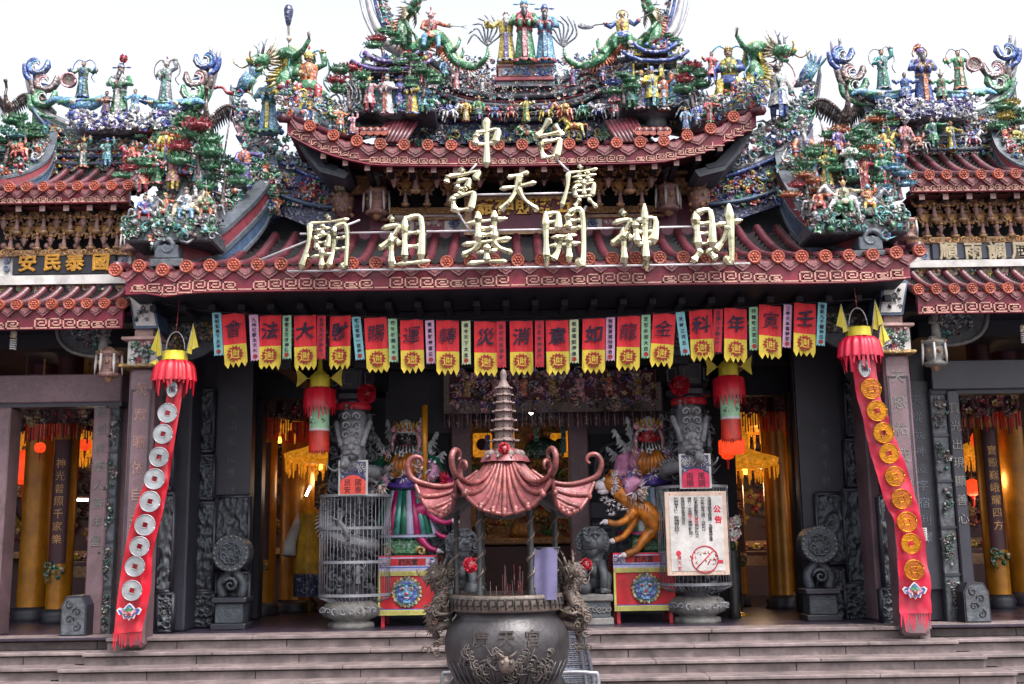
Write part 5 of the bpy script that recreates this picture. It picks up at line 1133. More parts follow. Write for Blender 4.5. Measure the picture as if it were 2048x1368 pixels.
for (u,v,mir,lb) in ((160,206,False,'left phoenix boat under the lady of the left wing'),(345,210,True,'right phoenix boat under the grey figure of the left wing'),(1768,190,False,'left phoenix boat under the lady of the right wing'),(1925,190,True,'right phoenix boat under the drum lady of the right wing')):
    p=P(u,v,YS); T=Thing('phoenix_boat',p,lb,'roof ornament','phoenix boats on the wing ridges'); b=T.part('hull'); sg=-1 if not mir else 1
    b.tube(cr([p+V((-.34*sg,0,.1)),p+V((-.15*sg,0,-.02)),p+V((.1*sg,0,.0)),p+V((.3*sg,0,.05)),p+V((.42*sg,-.02,.0))],4),[.02,.04,.06,.07,.08,.085,.085,.08,.075,.07,.06,.05,.045,.04,.03,.02,.01],G('sky'),8)
    f=T.part('feathers')
    for k in range(8): q=p+V((lerp(.25,-.3,k/7)*sg,-.06,-.02+.03*k/7)); f.tube([q,q+V((-.12*sg,-.01,.03))],[.035,.008],G(['green','teal','cream','blue'][k%4]),5)
    s=T.part('cloud_stand'); clutter(s,lambda a,c:p+V((rnd(-.12,.12),-.03,-.22*c-.04)),26,.045,['blue','white','grey','purple'],seed=int(u)); T.build()
for (u,v,lb) in ((180,236,'grey loop handle'),(305,236,'second grey loop handle'),(1895,200,'third')): pass
for (u,v,y0_,nm) in ((237,250,YS-.05,'left'),(1850,226,YS-.05,'right')):
    p=P(u,v,y0_); T=Thing('cloud_base',p,f'bed of blue and white porcelain clouds under the robed god of the {nm} wing ridge','roof ornament','cloud beds on the wing ridges'); b=T.part('clouds'); b.lathe([(.001,-.12),(.5,-.1),(.55,-.02),(.35,.05),(.001,.07)],G('grey'),16,1,.3,c=p); clutter(b,lambda a,c:p+V(((a-.5)*1.15,-.16,-.1+.2*c)),150,.05,['white','blue','purple','grey','white','navy'],seed=int(u)); T.build()
# drum held by ladies
for (u,v,lb) in ((137,160,'round brown drum beside the lady on the left wing ridge'),(1948,128,'round grey drum beside the lady on the right wing ridge')):
    c=P(u,v,YS-.05); T=Thing('round_drum',c,lb,'drum'); T.part('skin').disc((c.x,c.y,c.z),.085,.06,G('brown'),16); rr=T.part('rim'); rr.tube([(c.x+math.cos(a)*.09,c.y-.005,c.z+math.sin(a)*.09) for a in [i*PI/8 for i in range(17)]],.014,G('pink'),5); T.build()
# ---- pavilions on the main ridge ends ----
def pavilion(u0,u1,vt,vm,vb,y,lb,c1,c2,seed):
    x0,x1=PX(u0,vb,y),PX(u1,vb,y); zt,zm,zb=PZ(u0,vt,y),PZ(u0,vm,y),PZ(u0,vb,y); T=Thing('ceramic_pavilion',((x0+x1)/2,y,zb),lb,'pavilion','ceramic pavilions on the main ridge'); cx=(x0+x1)/2
    b=T.part('tray'); b.cbox((x0-.08,y-.25,zb-.05),(x1+.08,y+.3,zb),'ridge_grey',.015); b.lathe([(.1,-.28),(.14,-.2),(.12,-.12),(.3,-.05)],'carved',12,c=(cx,y,zb)); clutter(b,lambda a,c:(lerp(x0,x1,a),y-.24,zb+rnd(-.02,.06)),60,.045,['teal','dgreen','blue','grey','brown'],seed=seed)
    w_=T.part('back_wall'); w_.box((x0+.1,y+.15,zb),(x1-.1,y+.2,zm),G('teal'))
    for k in range(4): xx=lerp(x0+.1,x1-.1,k/3); T.part('post',new=True).tube([(xx,y-.1,zb),(xx,y-.1,zm)],.014,G(c2),6)
    r=T.part('roof')
    for lev,(za,sc) in enumerate(((zm,1.),(lerp(zm,zt,.5),.66))):
        pts=[(cx+t*(x1-x0)*.5*sc,0,za+.1*abs(t)**3) for t in (-1.1,-.9,-.5,0,.5,.9,1.1)]
        r.tube([(x,y-.17,z) for x,_,z in pts],.025,G(c1),6); r.tube([(x,y+.02,z+.1) for x,_,z in pts[1:-1]],.03,'ridge_grey',6)
        for k in range(15): t=-1+2*k/14; x=cx+t*(x1-x0)*.5*sc; r.tube([(x,y-.17,za+.1*abs(t)**3),(x*.9+cx*.1,y+.02,za+.1)],.018,G(c1) if k%2 else 'ridge_grey',5)
        r.box((x0*sc+cx*(1-sc)+.1,y-.08,za-.0),(x1*sc+cx*(1-sc)-.1,y+.1,za+.09),G('plum' if 0 else 'brown'))
    clutter(r,lambda a,c:(lerp(x0,x1,a),y-.12,zt+rnd(-.1,.05)),24,.045,['red','green','blue','yellow','white'],seed=seed+1); T.build()
pavilion(712,860,120,152,232,YF-.2,'ceramic pavilion with purple grey roof left on the main ridge','purple','red',81)
pavilion(1252,1372,100,134,222,YF-.2,'ceramic pavilion with blue roof right on the main ridge','blue','yellow',82)
cols=['blue','teal','green','red','yellow','white','sky','purple','orange','pink','grey']
def crowd(lst,y,where,group,horsey=False):
    for i,(u,vb,vt,c,desc) in enumerate(lst):
        random.seed(int(u*7+vb)); c1,c2=c
        p=P(u,vb,y+rnd(-.06,.06)); h=(P(u,vt,y).z-p.z)*1.22
        rd='rider' in desc
        T=Thing('ceramic_rider' if rd else 'ceramic_figure',p,f'{desc} {where}','statue',group)
        if rd:
            hc=desc.split(' horse')[0].split()[-1] if 'horse' in desc else 'white'; hc=hc if 'g_'+hc in MATS else 'white'
            hb=T.part('horse'); sg=1 if (i%2) else -1; M=T3(p.x,p.y,p.z,h*.66,0,sg<0); horse(hb,M,hc,'grey',c2)
            figure(T,T3(p.x,p.y-.02,p.z+h*.23,h*.72,rnd(-.4,.4)),robe=c1,trim=c2,inner=c2,hat=random.choice(['helmet','crown']),hatc=random.choice(['gold','grey','sky']),pose=random.choice(['point','raise','rein']),ride=True,weapon=random.choice(['spear',None,'sword']),detail=0)
        else:
            figure(T,T3(p.x,p.y,p.z,h,rnd(-.4,.4)),robe=c1,trim=c2,inner=random.choice(cols),hat=random.choice(['helmet','bun','official']),hatc=random.choice(['gold','blue','grey']),pose=random.choice(['hold','raise','spread','point','low']),legs=(i%2==0),detail=0)
        T.build()
YQ=YR-.32
crowd([(900,244,200,('blue','white'),'blue rider on a white horse'),(932,243,205,('yellow','red'),'yellow armoured foot soldier'),(958,243,202,('green','yellow'),'green and yellow lancer on foot'),(990,244,203,('blue','sky'),'blue rider on a red horse'),(1022,244,204,('red','orange'),'red rider on a brown horse'),(1052,244,203,('yellow','green'),'yellow tunic soldier with green sash'),(1092,243,200,('purple','yellow'),'purple rider on a yellow horse'),(1130,243,198,('yellow','orange'),'gold rider on an orange horse'),(1165,241,198,('teal','green'),'teal rider on a green horse'),(1198,240,196,('white','blue'),'white rider on a grey horse'),(1230,239,197,('red','navy'),'dark red foot soldier')],YQ,'in the battle row of the main ridge','battle figures on the main ridge')
crowd([(890,160,128,('sky','blue'),'sky blue little figure'),(912,180,148,('pink','white'),'pink little figure'),(1105,180,150,('sky','white'),'pale blue little figure'),(1146,172,142,('blue','orange'),'dark blue little figure'),(1205,165,132,('blue','white'),'blue and white little figure'),(965,184,160,('grey','white'),'grey little figure')],YR-.26,'under the top rail of the main ridge','little figures under the top rail')
crowd([(738,228,170,('pink','teal'),'pink lady'),(774,230,166,('white','pink'),'white robed lady with black hair'),(800,230,165,('blue','purple'),'deep blue scholar'),(824,230,172,('yellow','blue'),'yellow and blue guard'),(846,230,176,('sky','teal'),'teal attendant'),(720,230,182,('green','grey'),'green servant')],YF-.42,'inside the left ridge pavilion','figures of the left ridge pavilion')
crowd([(1262,222,164,('teal','green'),'teal guard'),(1285,220,156,('grey','pink'),'grey scholar'),(1306,220,154,('yellow','sky'),'yellow and sky blue general'),(1328,222,160,('orange','white'),'orange lady'),(1350,222,158,('sky','blue'),'sky blue official'),(1372,222,168,('blue','yellow'),'blue attendant')],YF-.42,'inside the right ridge pavilion','figures of the right ridge pavilion')
crowd([(600,236,196,('blue','white'),'blue and white kneeling warrior'),(628,250,208,('teal','red'),'teal foot soldier'),(680,262,222,('orange','green'),'orange foot soldier'),(705,268,232,('pink','blue'),'pink foot soldier')],.55,'on the left corner ridge of the upper roof','figures on the left corner ridge')
crowd([(1395,254,214,('blue','white'),'blue and white kneeling warrior'),(1420,246,206,('red','green'),'red foot soldier'),(1490,216,178,('green','pink'),'green foot soldier'),(1372,260,224,('sky','orange'),'sky blue foot soldier')],.55,'on the right corner ridge of the upper roof','figures on the right corner ridge')
for k,(u0,u1,v0,v1,nm) in enumerate(((690,880,120,238,'left'),(1235,1400,104,228,'right'))):
    T=Thing('porcelain_ornament',P((u0+u1)/2,v1,YR-.05),f'dense bank of porcelain leaves and flowers behind the {nm} ridge pavilion','roof ornament','porcelain foliage banks'); b=T.part('leaves'); clutter(b,lambda u,v:P(lerp(u0,u1,u),lerp(v1,v0,v*(1-.5*abs(u-.5))),YR-.12+rnd(-.15,.1)),420,.055,['teal','green','dgreen','blue','white','grey','sky','red','lgreen','purple'],seed=50+k); T.build()
for k,(u0,u1,v0,v1,nm,y) in enumerate(((452,560,300,430,'left outer',1.0),(1560,1660,290,410,'right outer',1.0),(0,110,262,345,'far left',.95),(1985,2060,250,330,'far right',.95),(262,440,262,350,'left inner',.9),(1715,1800,230,320,'right inner',.9))):
    T=Thing('porcelain_ornament',P((u0+u1)/2,v1,y),f'dense bank of porcelain leaves and flowers at the {nm} corner of the roofs','roof ornament','porcelain foliage banks'); b=T.part('leaves'); b.grid(lambda u,v:P(lerp(u0,u1,u),lerp(v1,v0,v*(1-.6*abs(u-.5))),y+.08),6,4,G('dgreen')); clutter(b,lambda u,v:P(lerp(u0,u1,u),lerp(v1,v0,v*(1-.6*abs(u-.5))),y+rnd(-.12,.05)),260,.055,['teal','green','dgreen','blue','white','grey','orange','red','lgreen','brown'],seed=60+k); T.build()
# dioramas on the descending ridges
def diorama(u0,u1,v,y,lb,seed):
    a,b=P(u0,v,y),P(u1,v,y); T=Thing('diorama_rockery',(a+b)/2,lb,'rockery','rockeries of the corner dioramas'); r=T.part('rocks'); cx=(a.x+b.x)/2
    r.grid(lambda s,t:(lerp(a.x,b.x,s),y-.28+.62*t+.05*NZ.noise(V((s*9,t*5,seed))),a.z+.1*NZ.noise(V((s*7,t*7,seed)))+1.0*max(0,t-.25)*(1-abs(s-.5)*1.1)),24,14,'carved')
    r.cbox((a.x+.03,y-.26,a.z-.2),(b.x-.03,y+.3,a.z-.03),'carved',.02); clutter(r,lambda s,t:(lerp(a.x,b.x,s),y-.27,a.z+rnd(-.16,.06)),90,.06,['grey','dgreen','teal','brown','green','dgreen'],seed=seed)
    clutter(r,lambda s,t:(lerp(a.x+.1,b.x-.1,s),y+.28-.16+.22*t,a.z+.05+.85*t*(1-abs(s-.5)*1.1)),360,.062,['green','teal','white','grey','red','orange','dgreen','lgreen','brown','blue'],seed=seed+1)
    T.build()
diorama(262,442,462,-.35,'grey rocky stand of the left corner diorama above the lower roof',91); diorama(1604,1806,446,-.35,'grey rocky stand of the right corner diorama above the lower roof',92)
crowd([(288,455,385,('blue','red'),'blue rider on a grey horse'),(330,458,376,('orange','green'),'orange rider on a white horse'),(372,455,370,('white','sky'),'white rider on a cream horse'),(412,450,378,('green','orange'),'green rider on a brown horse')],-.55,'low in the left corner diorama','warriors of the left corner diorama')
crowd([(284,392,325,('orange','sky'),'orange standing warrior'),(310,370,300,('green','red'),'green standing warrior'),(345,385,318,('pink','orange'),'pink robed woman'),(366,350,285,('red','blue'),'red armoured warrior'),(398,385,320,('teal','white'),'teal cloaked warrior'),(330,330,268,('yellow','red'),'yellow general'),(425,400,345,('blue','white'),'blue kneeling archer')],-.25,'higher in the left corner diorama','warriors of the left corner diorama')
crowd([(1640,440,368,('orange','red'),'orange rider on a brown horse'),(1690,442,355,('cream','green'),'cream rider on a white horse'),(1738,440,362,('orange','yellow'),'orange caped rider on a grey horse'),(1782,440,375,('teal','white'),'teal rider on a cream horse')],-.55,'low in the right corner diorama','warriors of the right corner diorama')
crowd([(1628,380,318,('sky','orange'),'sky blue archer'),(1655,375,308,('yellow','green'),'yellow warrior'),(1702,360,296,('white','green'),'white robed woman under the green leaf'),(1730,385,322,('red','gold'),'red swordsman'),(1768,380,322,('green','blue'),'green spearman'),(1795,400,345,('pink','teal'),'pink attendant'),(1680,320,262,('purple','orange'),'purple hatted man')],-.25,'higher in the right corner diorama','warriors of the right corner diorama')
# riders in front of the wing ridges
crowd([(345,300,240,('red','white'),'red rider on a brown horse'),(265,335,280,('orange','red'),'orange rider on a red horse'),(300,338,290,('blue','green'),'blue foot soldier'),(40,325,275,('orange','red'),'orange rider on an orange horse'),(212,336,290,('teal','brown'),'teal foot soldier'),(165,336,288,('dgreen','orange'),'dark green seated man'),(385,330,280,('sky','red'),'sky blue foot soldier')],.7,'on the left wing ridge','battle figures on the left wing')
crowd([(1768,312,250,('yellow','orange'),'yellow rider on a yellow horse'),(1815,308,250,('pink','orange'),'pink acrobat'),(1868,300,245,('green','blue'),'green foot soldier'),(1905,300,250,('yellow','sky'),'yellow foot soldier'),(1945,298,248,('blue','red'),'blue rider on a white horse'),(1838,312,262,('orange','brown'),'orange rider on a brown horse'),(2035,300,250,('yellow','green'),'yellow rider on a yellow horse')],.7,'on the right wing ridge','battle figures on the right wing')
# trees
TR_=[(700,222,132,YF-.45,'green','red','left pine beside the left ridge pavilion'),(768,118,60,YF-.2,'green','red','pine on top of the left ridge pavilion'),(818,160,110,YF-.5,'green','green','green pine right of the left ridge pavilion'),(846,196,142,YF-.5,'green','green','lower green pine beside the left ridge pavilion'),(1335,118,72,YF-.2,'green','red','red topped pine on the right ridge pavilion'),(1388,220,130,YF-.45,'green','red','grey stemmed pine right of the right ridge pavilion'),(1248,210,150,YF-.5,'green','blue','blue and green pine left of the right ridge pavilion'),
 (395,372,252,-.3,'green','red','tall pine in the left corner diorama'),(338,352,270,-.1,'green','orange','flat crowned pine behind the left corner diorama'),(445,420,318,-.3,'green','dgreen','dark pine at the right end of the left corner diorama'),(275,380,318,-.3,'green','red','red flowered shrub at the left end of the left corner diorama'),(372,330,236,0,'green','green','small high pine above the left corner diorama'),
 (1640,392,296,-.2,'green','green','green pine at the left end of the right corner diorama'),(1682,350,260,-.1,'green','orange','red and green pine at the top of the right corner diorama'),(1742,400,300,-.2,'green','orange','orange flowered pine in the right corner diorama'),(1790,412,335,-.3,'sky','green','blue crowned pine at the right end of the right corner diorama'),(1722,330,262,0,'green','teal','small pine right of the topmost red one'),(1612,420,350,-.4,'orange','red','orange flowered shrub low in the right corner diorama'),
 (32,320,232,.8,'green','green','green pine at the left end of the left wing'),(62,300,250,.8,'green','yellow','small pine near the left descending ridge of the left wing'),(2028,290,205,.8,'green','yellow','green pine at the right edge of the right wing'),(10,330,262,.7,'teal','green','teal tree cut by the left edge'),(300,290,252,.8,'green','red','low green pine on the left wing ridge'),(1782,262,222,.8,'orange','green','orange flowered tree on the right wing ridge'),(1765,280,225,.75,'green','orange','green pine behind the yellow rider')]
for i,(u,vb,vt,y,c,c2,lb) in enumerate(TR_):
    p=P(u,vb,y); h=P(u,vt,y).z-p.z; T=Thing('ceramic_pine',p,lb,'ceramic tree','ceramic pines on the roof'); tree(T,T3(p.x,p.y,p.z,h,0)@Matrix.Scale(min(1.5,max(1.,.55/h)),4,(1,0,0)),c,c2,n=6 if h>.45 else 5,seed=i+3); T.build()
for (u,v,s,lb,c) in ((1150,268,.3,'yellow tiger on the lower band of the main ridge','yellow'),(1055,275,.22,'green beast on the lower band of the main ridge','green')):
    p=P(u,v+10,YR-.35); T=Thing('ceramic_beast',p,lb,'statue'); horse(T.part('body'),T3(p.x,p.y,p.z,s),c,'orange','orange'); T.build()
# ---------------- gold balloon characters on a pole frame ----------------
YG=-1.0
BR={'中':'22,68 19,45|20,70 50,73 80,76 75,48|24,46 50,47 76,50|50,100 51,50 50,0','台':'54,100 36,76 18,58|18,58 50,63 80,68|64,86 76,72 86,58|28,45 31,22 38,6|29,44 60,48 78,49 68,8|36,9 67,12',
'宮':'44,100 54,90|16,84 9,68|14,82 50,86 90,91 80,74|35,70 38,54|36,70 66,75 61,56|38,53 62,57|50,54 42,42|24,38 30,6|26,38 54,42 78,45 70,8|30,8 70,12','天':'26,80 52,86 76,92|8,54 50,60 92,68|56,88 46,52 28,24 4,4|50,56 66,28 98,4',
'廣':'48,102 57,93|18,84 60,88 94,92|21,84 18,50 2,6|34,74 88,79|50,84 50,66|70,87 70,68|38,63 82,67|36,53 38,28|36,54 60,56 85,59 80,30|38,42 80,45|38,28 80,31|60,66 60,30|50,24 34,4|70,24 92,4',
'廟':'50,102 57,94|14,86 56,89 94,93|17,86 15,50 0,4|28,73 56,77|42,84 42,64|29,62 32,38|30,62 55,64 52,40|32,50 53,52|32,38 52,40|22,25 60,30|42,38 42,4|66,78 66,40 56,6|66,78 91,80 91,8 80,12|68,58 89,60|67,38 89,40',
'祖':'22,100 31,90|8,76 41,81 24,54 2,36|26,62 27,2|33,57 45,45|54,92 54,10|54,92 87,95 87,12|55,66 85,68|55,40 85,42|40,7 100,12','基':'14,81 86,89|34,98 34,46|66,100 66,48|36,70 64,72|36,58 64,60|4,41 50,46 96,51|36,44 24,32 2,20|62,46 76,34 100,24|32,25 68,29|50,40 50,8|14,5 52,9 88,8',
'開':'12,94 12,2|12,94 38,97 38,66|13,80 37,82|13,67 37,68|60,96 60,68|60,96 89,99 89,4 76,9|61,82 87,84|61,68 87,70|26,51 74,55|20,35 80,40|40,52 38,28 26,8|60,54 60,6','神':'22,100 31,90|8,76 41,81 24,54 2,36|26,62 27,2|33,57 45,45|51,78 54,36|52,78 92,83 87,38|53,58 88,60|54,36 87,40|71,102 71,-4',
'財':'12,90 14,28|12,90 41,93 41,28|13,72 39,73|13,54 39,55|14,36 40,37|20,26 2,4|32,26 48,8|50,69 100,77|78,100 78,6 64,12|76,68 64,42 46,24'}
def brush(b,ch,c,h,sq,m):
    random.seed(ord(ch))
    for st_ in BR[ch].split('|'):
        q=[tuple(map(float,t.split(','))) for t in st_.split()]; q=[V((c[0]+(x-50)/100*h*sq,c[1]+rnd(-.006,.006),c[2]+(z-50)/100*h)) for x,z in q]
        C=cr(q,5) if len(q)>2 else [q[0].lerp(q[1],i/6) for i in range(7)]; n=len(C); rr=[]
        for i,p in enumerate(C):
            d=C[min(i+1,n-1)]-C[max(i-1,0)]; v=abs(d.z)/max(1e-6,d.length); t=i/(n-1); w=(.05+.038*v)*h*(1+.28*math.cos(2*PI*t))*(1 if len(BR[ch])<170 else .76)
            rr.append(w*.62*(.55 if i in(0,n-1) else 1))
        b.tube([C[0]-(C[1]-C[0])*.5]+C+[C[-1]+(C[-1]-C[-2])*.5],[rr[0]*.4]+rr+[rr[-1]*.4],m,8,sm=False,flat=1.5,upv=(0,1,0))
T=Thing('gold_character_sign',P(1040,535,YG),'big shiny gold balloon characters in three rows fixed to thin white poles before the roof','sign')
for ch,u,v0,v1,sq in (('中',973,238,332,.8),('台',1098,238,322,.95),('宮',925,336,428,.9),('天',1036,338,424,1.),('廣',1160,332,418,.95),('廟',652,432,540,.95),('祖',806,432,535,1.),('基',973,426,532,1.),('開',1128,424,528,.95),('神',1270,420,528,.95),('財',1432,416,528,.95)):
    b=T.part('character',new=True); c=P(u,(v0+v1)/2,YG-.06); h=P(u,v0,YG).z-P(u,v1,YG).z
    brush(b,ch,c,h*1.0,sq*.92,'gold_balloon')
def pole(p,a,b,r=.012,y=YG): p.tube([P(a[0],a[1],y),P(b[0],b[1],y)],r,'pole_white',6)
for a,b in (((575,543),(1500,527)),((600,468),(1470,452)),((930,390),(1150,386)),((953,328),(932,352)),((1112,318),(1140,345)),((915,424),(945,470)),((1172,412),(1158,446)),((520,520),(720,440))):
    pole(T.part('pole',new=True),a,b)
for u in (655,806,973,1128,1270,1432): q=T.part('pole',new=True); q.tube([P(u,470,YG),P(u,470,YG)+V((0,.9,-.02))],.01,'pole_white',5); 
T.build()
# ---------------- bunting ----------------
pm('paper_red','f0303c',rough=.75,var=.1,scale=4); pm('paper_yellow','f6d84a',rough=.75,var=.08,scale=4); pm('seal_red','b0302a',rough=.8,var=.1); pm('ink_blue','2a2440',rough=.8,var=.1)
for k,c in dict(blue='8fd0da',pink='e6b6d8',green='a8d8ae',red='e03048',pale='d6e2b0').items(): pm('slip_'+k,c,rough=.75,var=.08,scale=5)
YN=-.3
def pennant(cx,vt,vb,w,lean,ch,i):
    a=P(cx,vt,YN); s=S(YN,2.6); H=(vb-vt)*s; W=w*s; Rm=Matrix.Translation(a)@Matrix.Rotation(R(-lean),4,'Y')@Matrix.Rotation(R(rnd(-15,15)),4,'Z')@Matrix.Rotation(R(rnd(-6,4)),4,'X')
    T=Thing('festival_pennant',a,f'red and yellow pennant with the black character {ch}','pennant','large pennants on the string')
    bw_=.008
    def sheetp(mb,z0,z1,m,zig=0):
        n=8; vs=[];fs=[]
        for j in range(n+1):
            x=-W/2+W*j/n; yb=bw_*math.sin(j*1.1+i)*1.2
            zb=z0+(zig*(1 if j%2==0 else 0) if zig else 0); zb-= 0
            vs+=[(x,yb,z1),(x,yb*1.8+(0 if zig==0 else rnd(-.006,.006)),zb+(rnd(-.012,.008) if zig else 0))]
        mb.add(vs,[(2*j,2*j+1,2*j+3,2*j+2) for j in range(n)],m)
    u=T.part('red_half'); u.push(Rm); sheetp(u,-H*.57,0,'paper_red'); u.pop()
    l=T.part('yellow_half'); l.push(Rm); sheetp(l,-H,-H*.57,'paper_yellow',H*.09); l.pop()
    c=T.subpart('character',u); c.push(Rm); text(c,ch,(0,-.024,-H*.29),W*.8,'ink_blue',ext=.002,off=0 if ch in '轉龍賜運金會寅' else .0035,squash=1.,brush=.1); c.pop()
    e=T.subpart('seal',l); e.push(Rm); zc=-H*.75; r_=W*.3
    e.disc((0,-.018,zc),r_,.003,'seal_red',20)
    for k in range(14): a_=k*2*PI/14; e.add([(math.cos(a_-.16)*r_,-.018,zc+math.sin(a_-.16)*r_),(math.cos(a_)*r_*1.28,-.018,zc+math.sin(a_)*r_*1.28),(math.cos(a_+.16)*r_,-.018,zc+math.sin(a_+.16)*r_)],[(0,1,2)],'slip_red' if 0 else 'seal_red')
    text(e,'辶',(-.004,-.021,zc),r_*1.55,'paper_yellow',ext=.001,off=.0012); text(e,'財',(r_*.2,-.021,zc+r_*.12),r_*1.05,'paper_yellow',ext=.001,off=.0012); e.pop()
    T.build()
PN=[(466,627,738,5,'會'),(541,631,742,1,'法'),(610,631,744,2,'大'),(681,632,741,-1,'財'),(751,635,748,3,'賜'),(823,640,751,2,'運'),(895,641,754,0,'轉'),(971,643,755,0,'災'),(1042,642,753,0,'消'),(1114,641,754,0,'意'),(1188,637,750,-2,'如'),(1258,632,744,-3,'龍'),(1329,627,738,-6,'金'),(1401,620,724,0,'科'),(1471,617,728,-3,'年'),(1540,611,723,-5,'寅'),(1610,607,717,-5,'壬')]
random.seed(12)
for i,(u,a,b,l,ch) in enumerate(PN): pennant(u,a,b,46,l,ch,i)
SL=[(433,'blue',5,'聖祝如意下太平','leftmost blue'),(507,'pink',4,'九州坊歌太文火','pink slip between 會 and 法'),(574,'green',1,'尊敬五路才神佑','green slip between 法 and 大'),(643,'red',0,'台灣五大才禄位','red slip between 大 and 財'),(712,'blue',6,'武山老來一至泰','blue slip between 財 and 賜'),(785,'green',2,'四竹從賜太平','green slip between 賜 and 運'),(859,'pink',2,'東富財神喜云','pink slip between 運 and 轉'),(932,'pale',0,'領令天下太宝','pale green slip between 轉 and 災'),(1002,'red',0,'祭從先主福財','red slip between 災 and 消'),(1079,'red',-1,'五路財神迎門','red slip between 消 and 意'),(1148,'pale',-1,'祝登壇記神佳','pale yellow slip between 意 and 如'),(1221,'pink',-2,'西聖賀道仙頌合','pink slip between 如 and 龍'),(1292,'green',-2,'芝努外湖大統','green slip between 龍 and 金'),(1360,'blue',5,'天時三月五','blue slip between 金 and 科'),(1437,'red',-5,'五福八方臨大門','crimson slip between 科 and 年'),(1507,'green',-2,'四龍武王至日','green slip between 年 and 寅'),(1576,'pink',-5,'三奉大本喜詩慈','pink slip between 寅 and 壬'),(1645,'blue',-6,'聖誕九千龍神位','rightmost blue')]
top=lambda u: interp([(a,b) for a,b,*_ in [(420,624)]+[(p[0],p[1]) for p in PN]+[(1650,605)]],u)
for i,(u,c,l,tx,lb) in enumerate(SL):
    a=P(u,top(u),YN); s=S(YN,2.6); H=(90 if i not in(1,8,9) else 96)*s; W=18*s; T=Thing('paper_slip',a,('narrow '+lb+' slip hanging on the string' if 'most' in lb else 'narrow '+lb),'paper slip','narrow slips on the string')
    M=Matrix.Translation(a)@Matrix.Rotation(R(-l),4,'Y')@Matrix.Rotation(R(rnd(-14,14)),4,'Z')
    b=T.part('slip'); b.push(M); n=6; vs=[]
    for j in range(n+1): x=-W/2+W*j/n; vs+=[(x,.004*math.sin(j),0),(x,.006*math.sin(j+1),-H+(.018 if j%2 else 0))]
    b.add(vs,[(2*j,2*j+1,2*j+3,2*j+2) for j in range(n)],'slip_'+c); b.pop()
    t=T.part('writing'); t.push(M); text(t,tx,(0,-.008,-H*.44),W*.5,'ink_blue' if c!='red' else 'couplet_red',ext=.001,off=.001,vert=True,gap=1.15 if len(tx)>6 else 1.35); t.disc((0,-.01,-H*.9),W*.26,.002,'seal_red',10); t.pop(); T.build()
b=MB(); pts=[P(a,c,YN) for a,c in [(322,606),(420,623)]+[(p[0],p[1]-1) for p in PN]+[(1655,603),(1745,598)]]; b.tube(pts,.006,'ink',5); tag(b.build('bunting_string',o=pts[5]),'thin dark string across the porch carrying the pennants','string')
# ---------------- long red banners ----------------
pm('banner_red','d4122e',rough=.45,var=.25,scale=4,bump=.15,bscale=9); pm('banner_pink','dd1a44',rough=.4,var=.25,scale=4,bump=.15,bscale=9); pm('coin_silver','b4b8bc',rough=.28,var=.2,scale=14,metal=.4,bump=.3,bscale=20); pm('coin_gold','e0921c',rough=.25,var=.45,scale=16,metal=.7,bump=.5,bscale=40); pm('flag_yellow','e2cf3a',rough=.6,var=.2,scale=6)
def coin(T,ban,c,r,m,ctr,sx=1.,rot=0,kind=0):
    b=T.subpart('coin',ban); M=Matrix.Translation(c)@Matrix.Rotation(rot,4,'Y'); b.push(M); n=24
    ro=[];ri=[]
    for j in range(n): a=2*PI*j/n+PI/4*0; ro.append((math.cos(a)*r*sx,0,math.sin(a)*r)); q=max(abs(math.cos(a)),abs(math.sin(a))); ri.append((math.cos(a)*r*.22/q*sx,0,math.sin(a)*r*.22/q))
    if kind==0:
        b.add(ro+ri,[(j,(j+1)%n,n+(j+1)%n,n+j) for j in range(n)],m)
        b.tube([(x*.96,-.003,z*.96) for x,_,z in ro+[ro[0]]],.005,m,4); b.tube([(x*1.25,-.003,z*1.25) for x,_,z in ri+[ri[0]]],.004,m,4)
    else:
        b.tube([(x*.95,-.003,z*.95) for x,_,z in ro+[ro[0]]],.008,m,4); b.tube([(x*1.3,-.003,z*1.3) for x,_,z in ri+[ri[0]]],.006,m,4)
        for k in range(9): z=lerp(-.75,.75,k/8)*r; h=math.sqrt(max(0,1-(z/r)**2))*r*.9*sx; b.box((-h,-.002,z-.006),(h,.002,z+.008),m)
    b.pop()
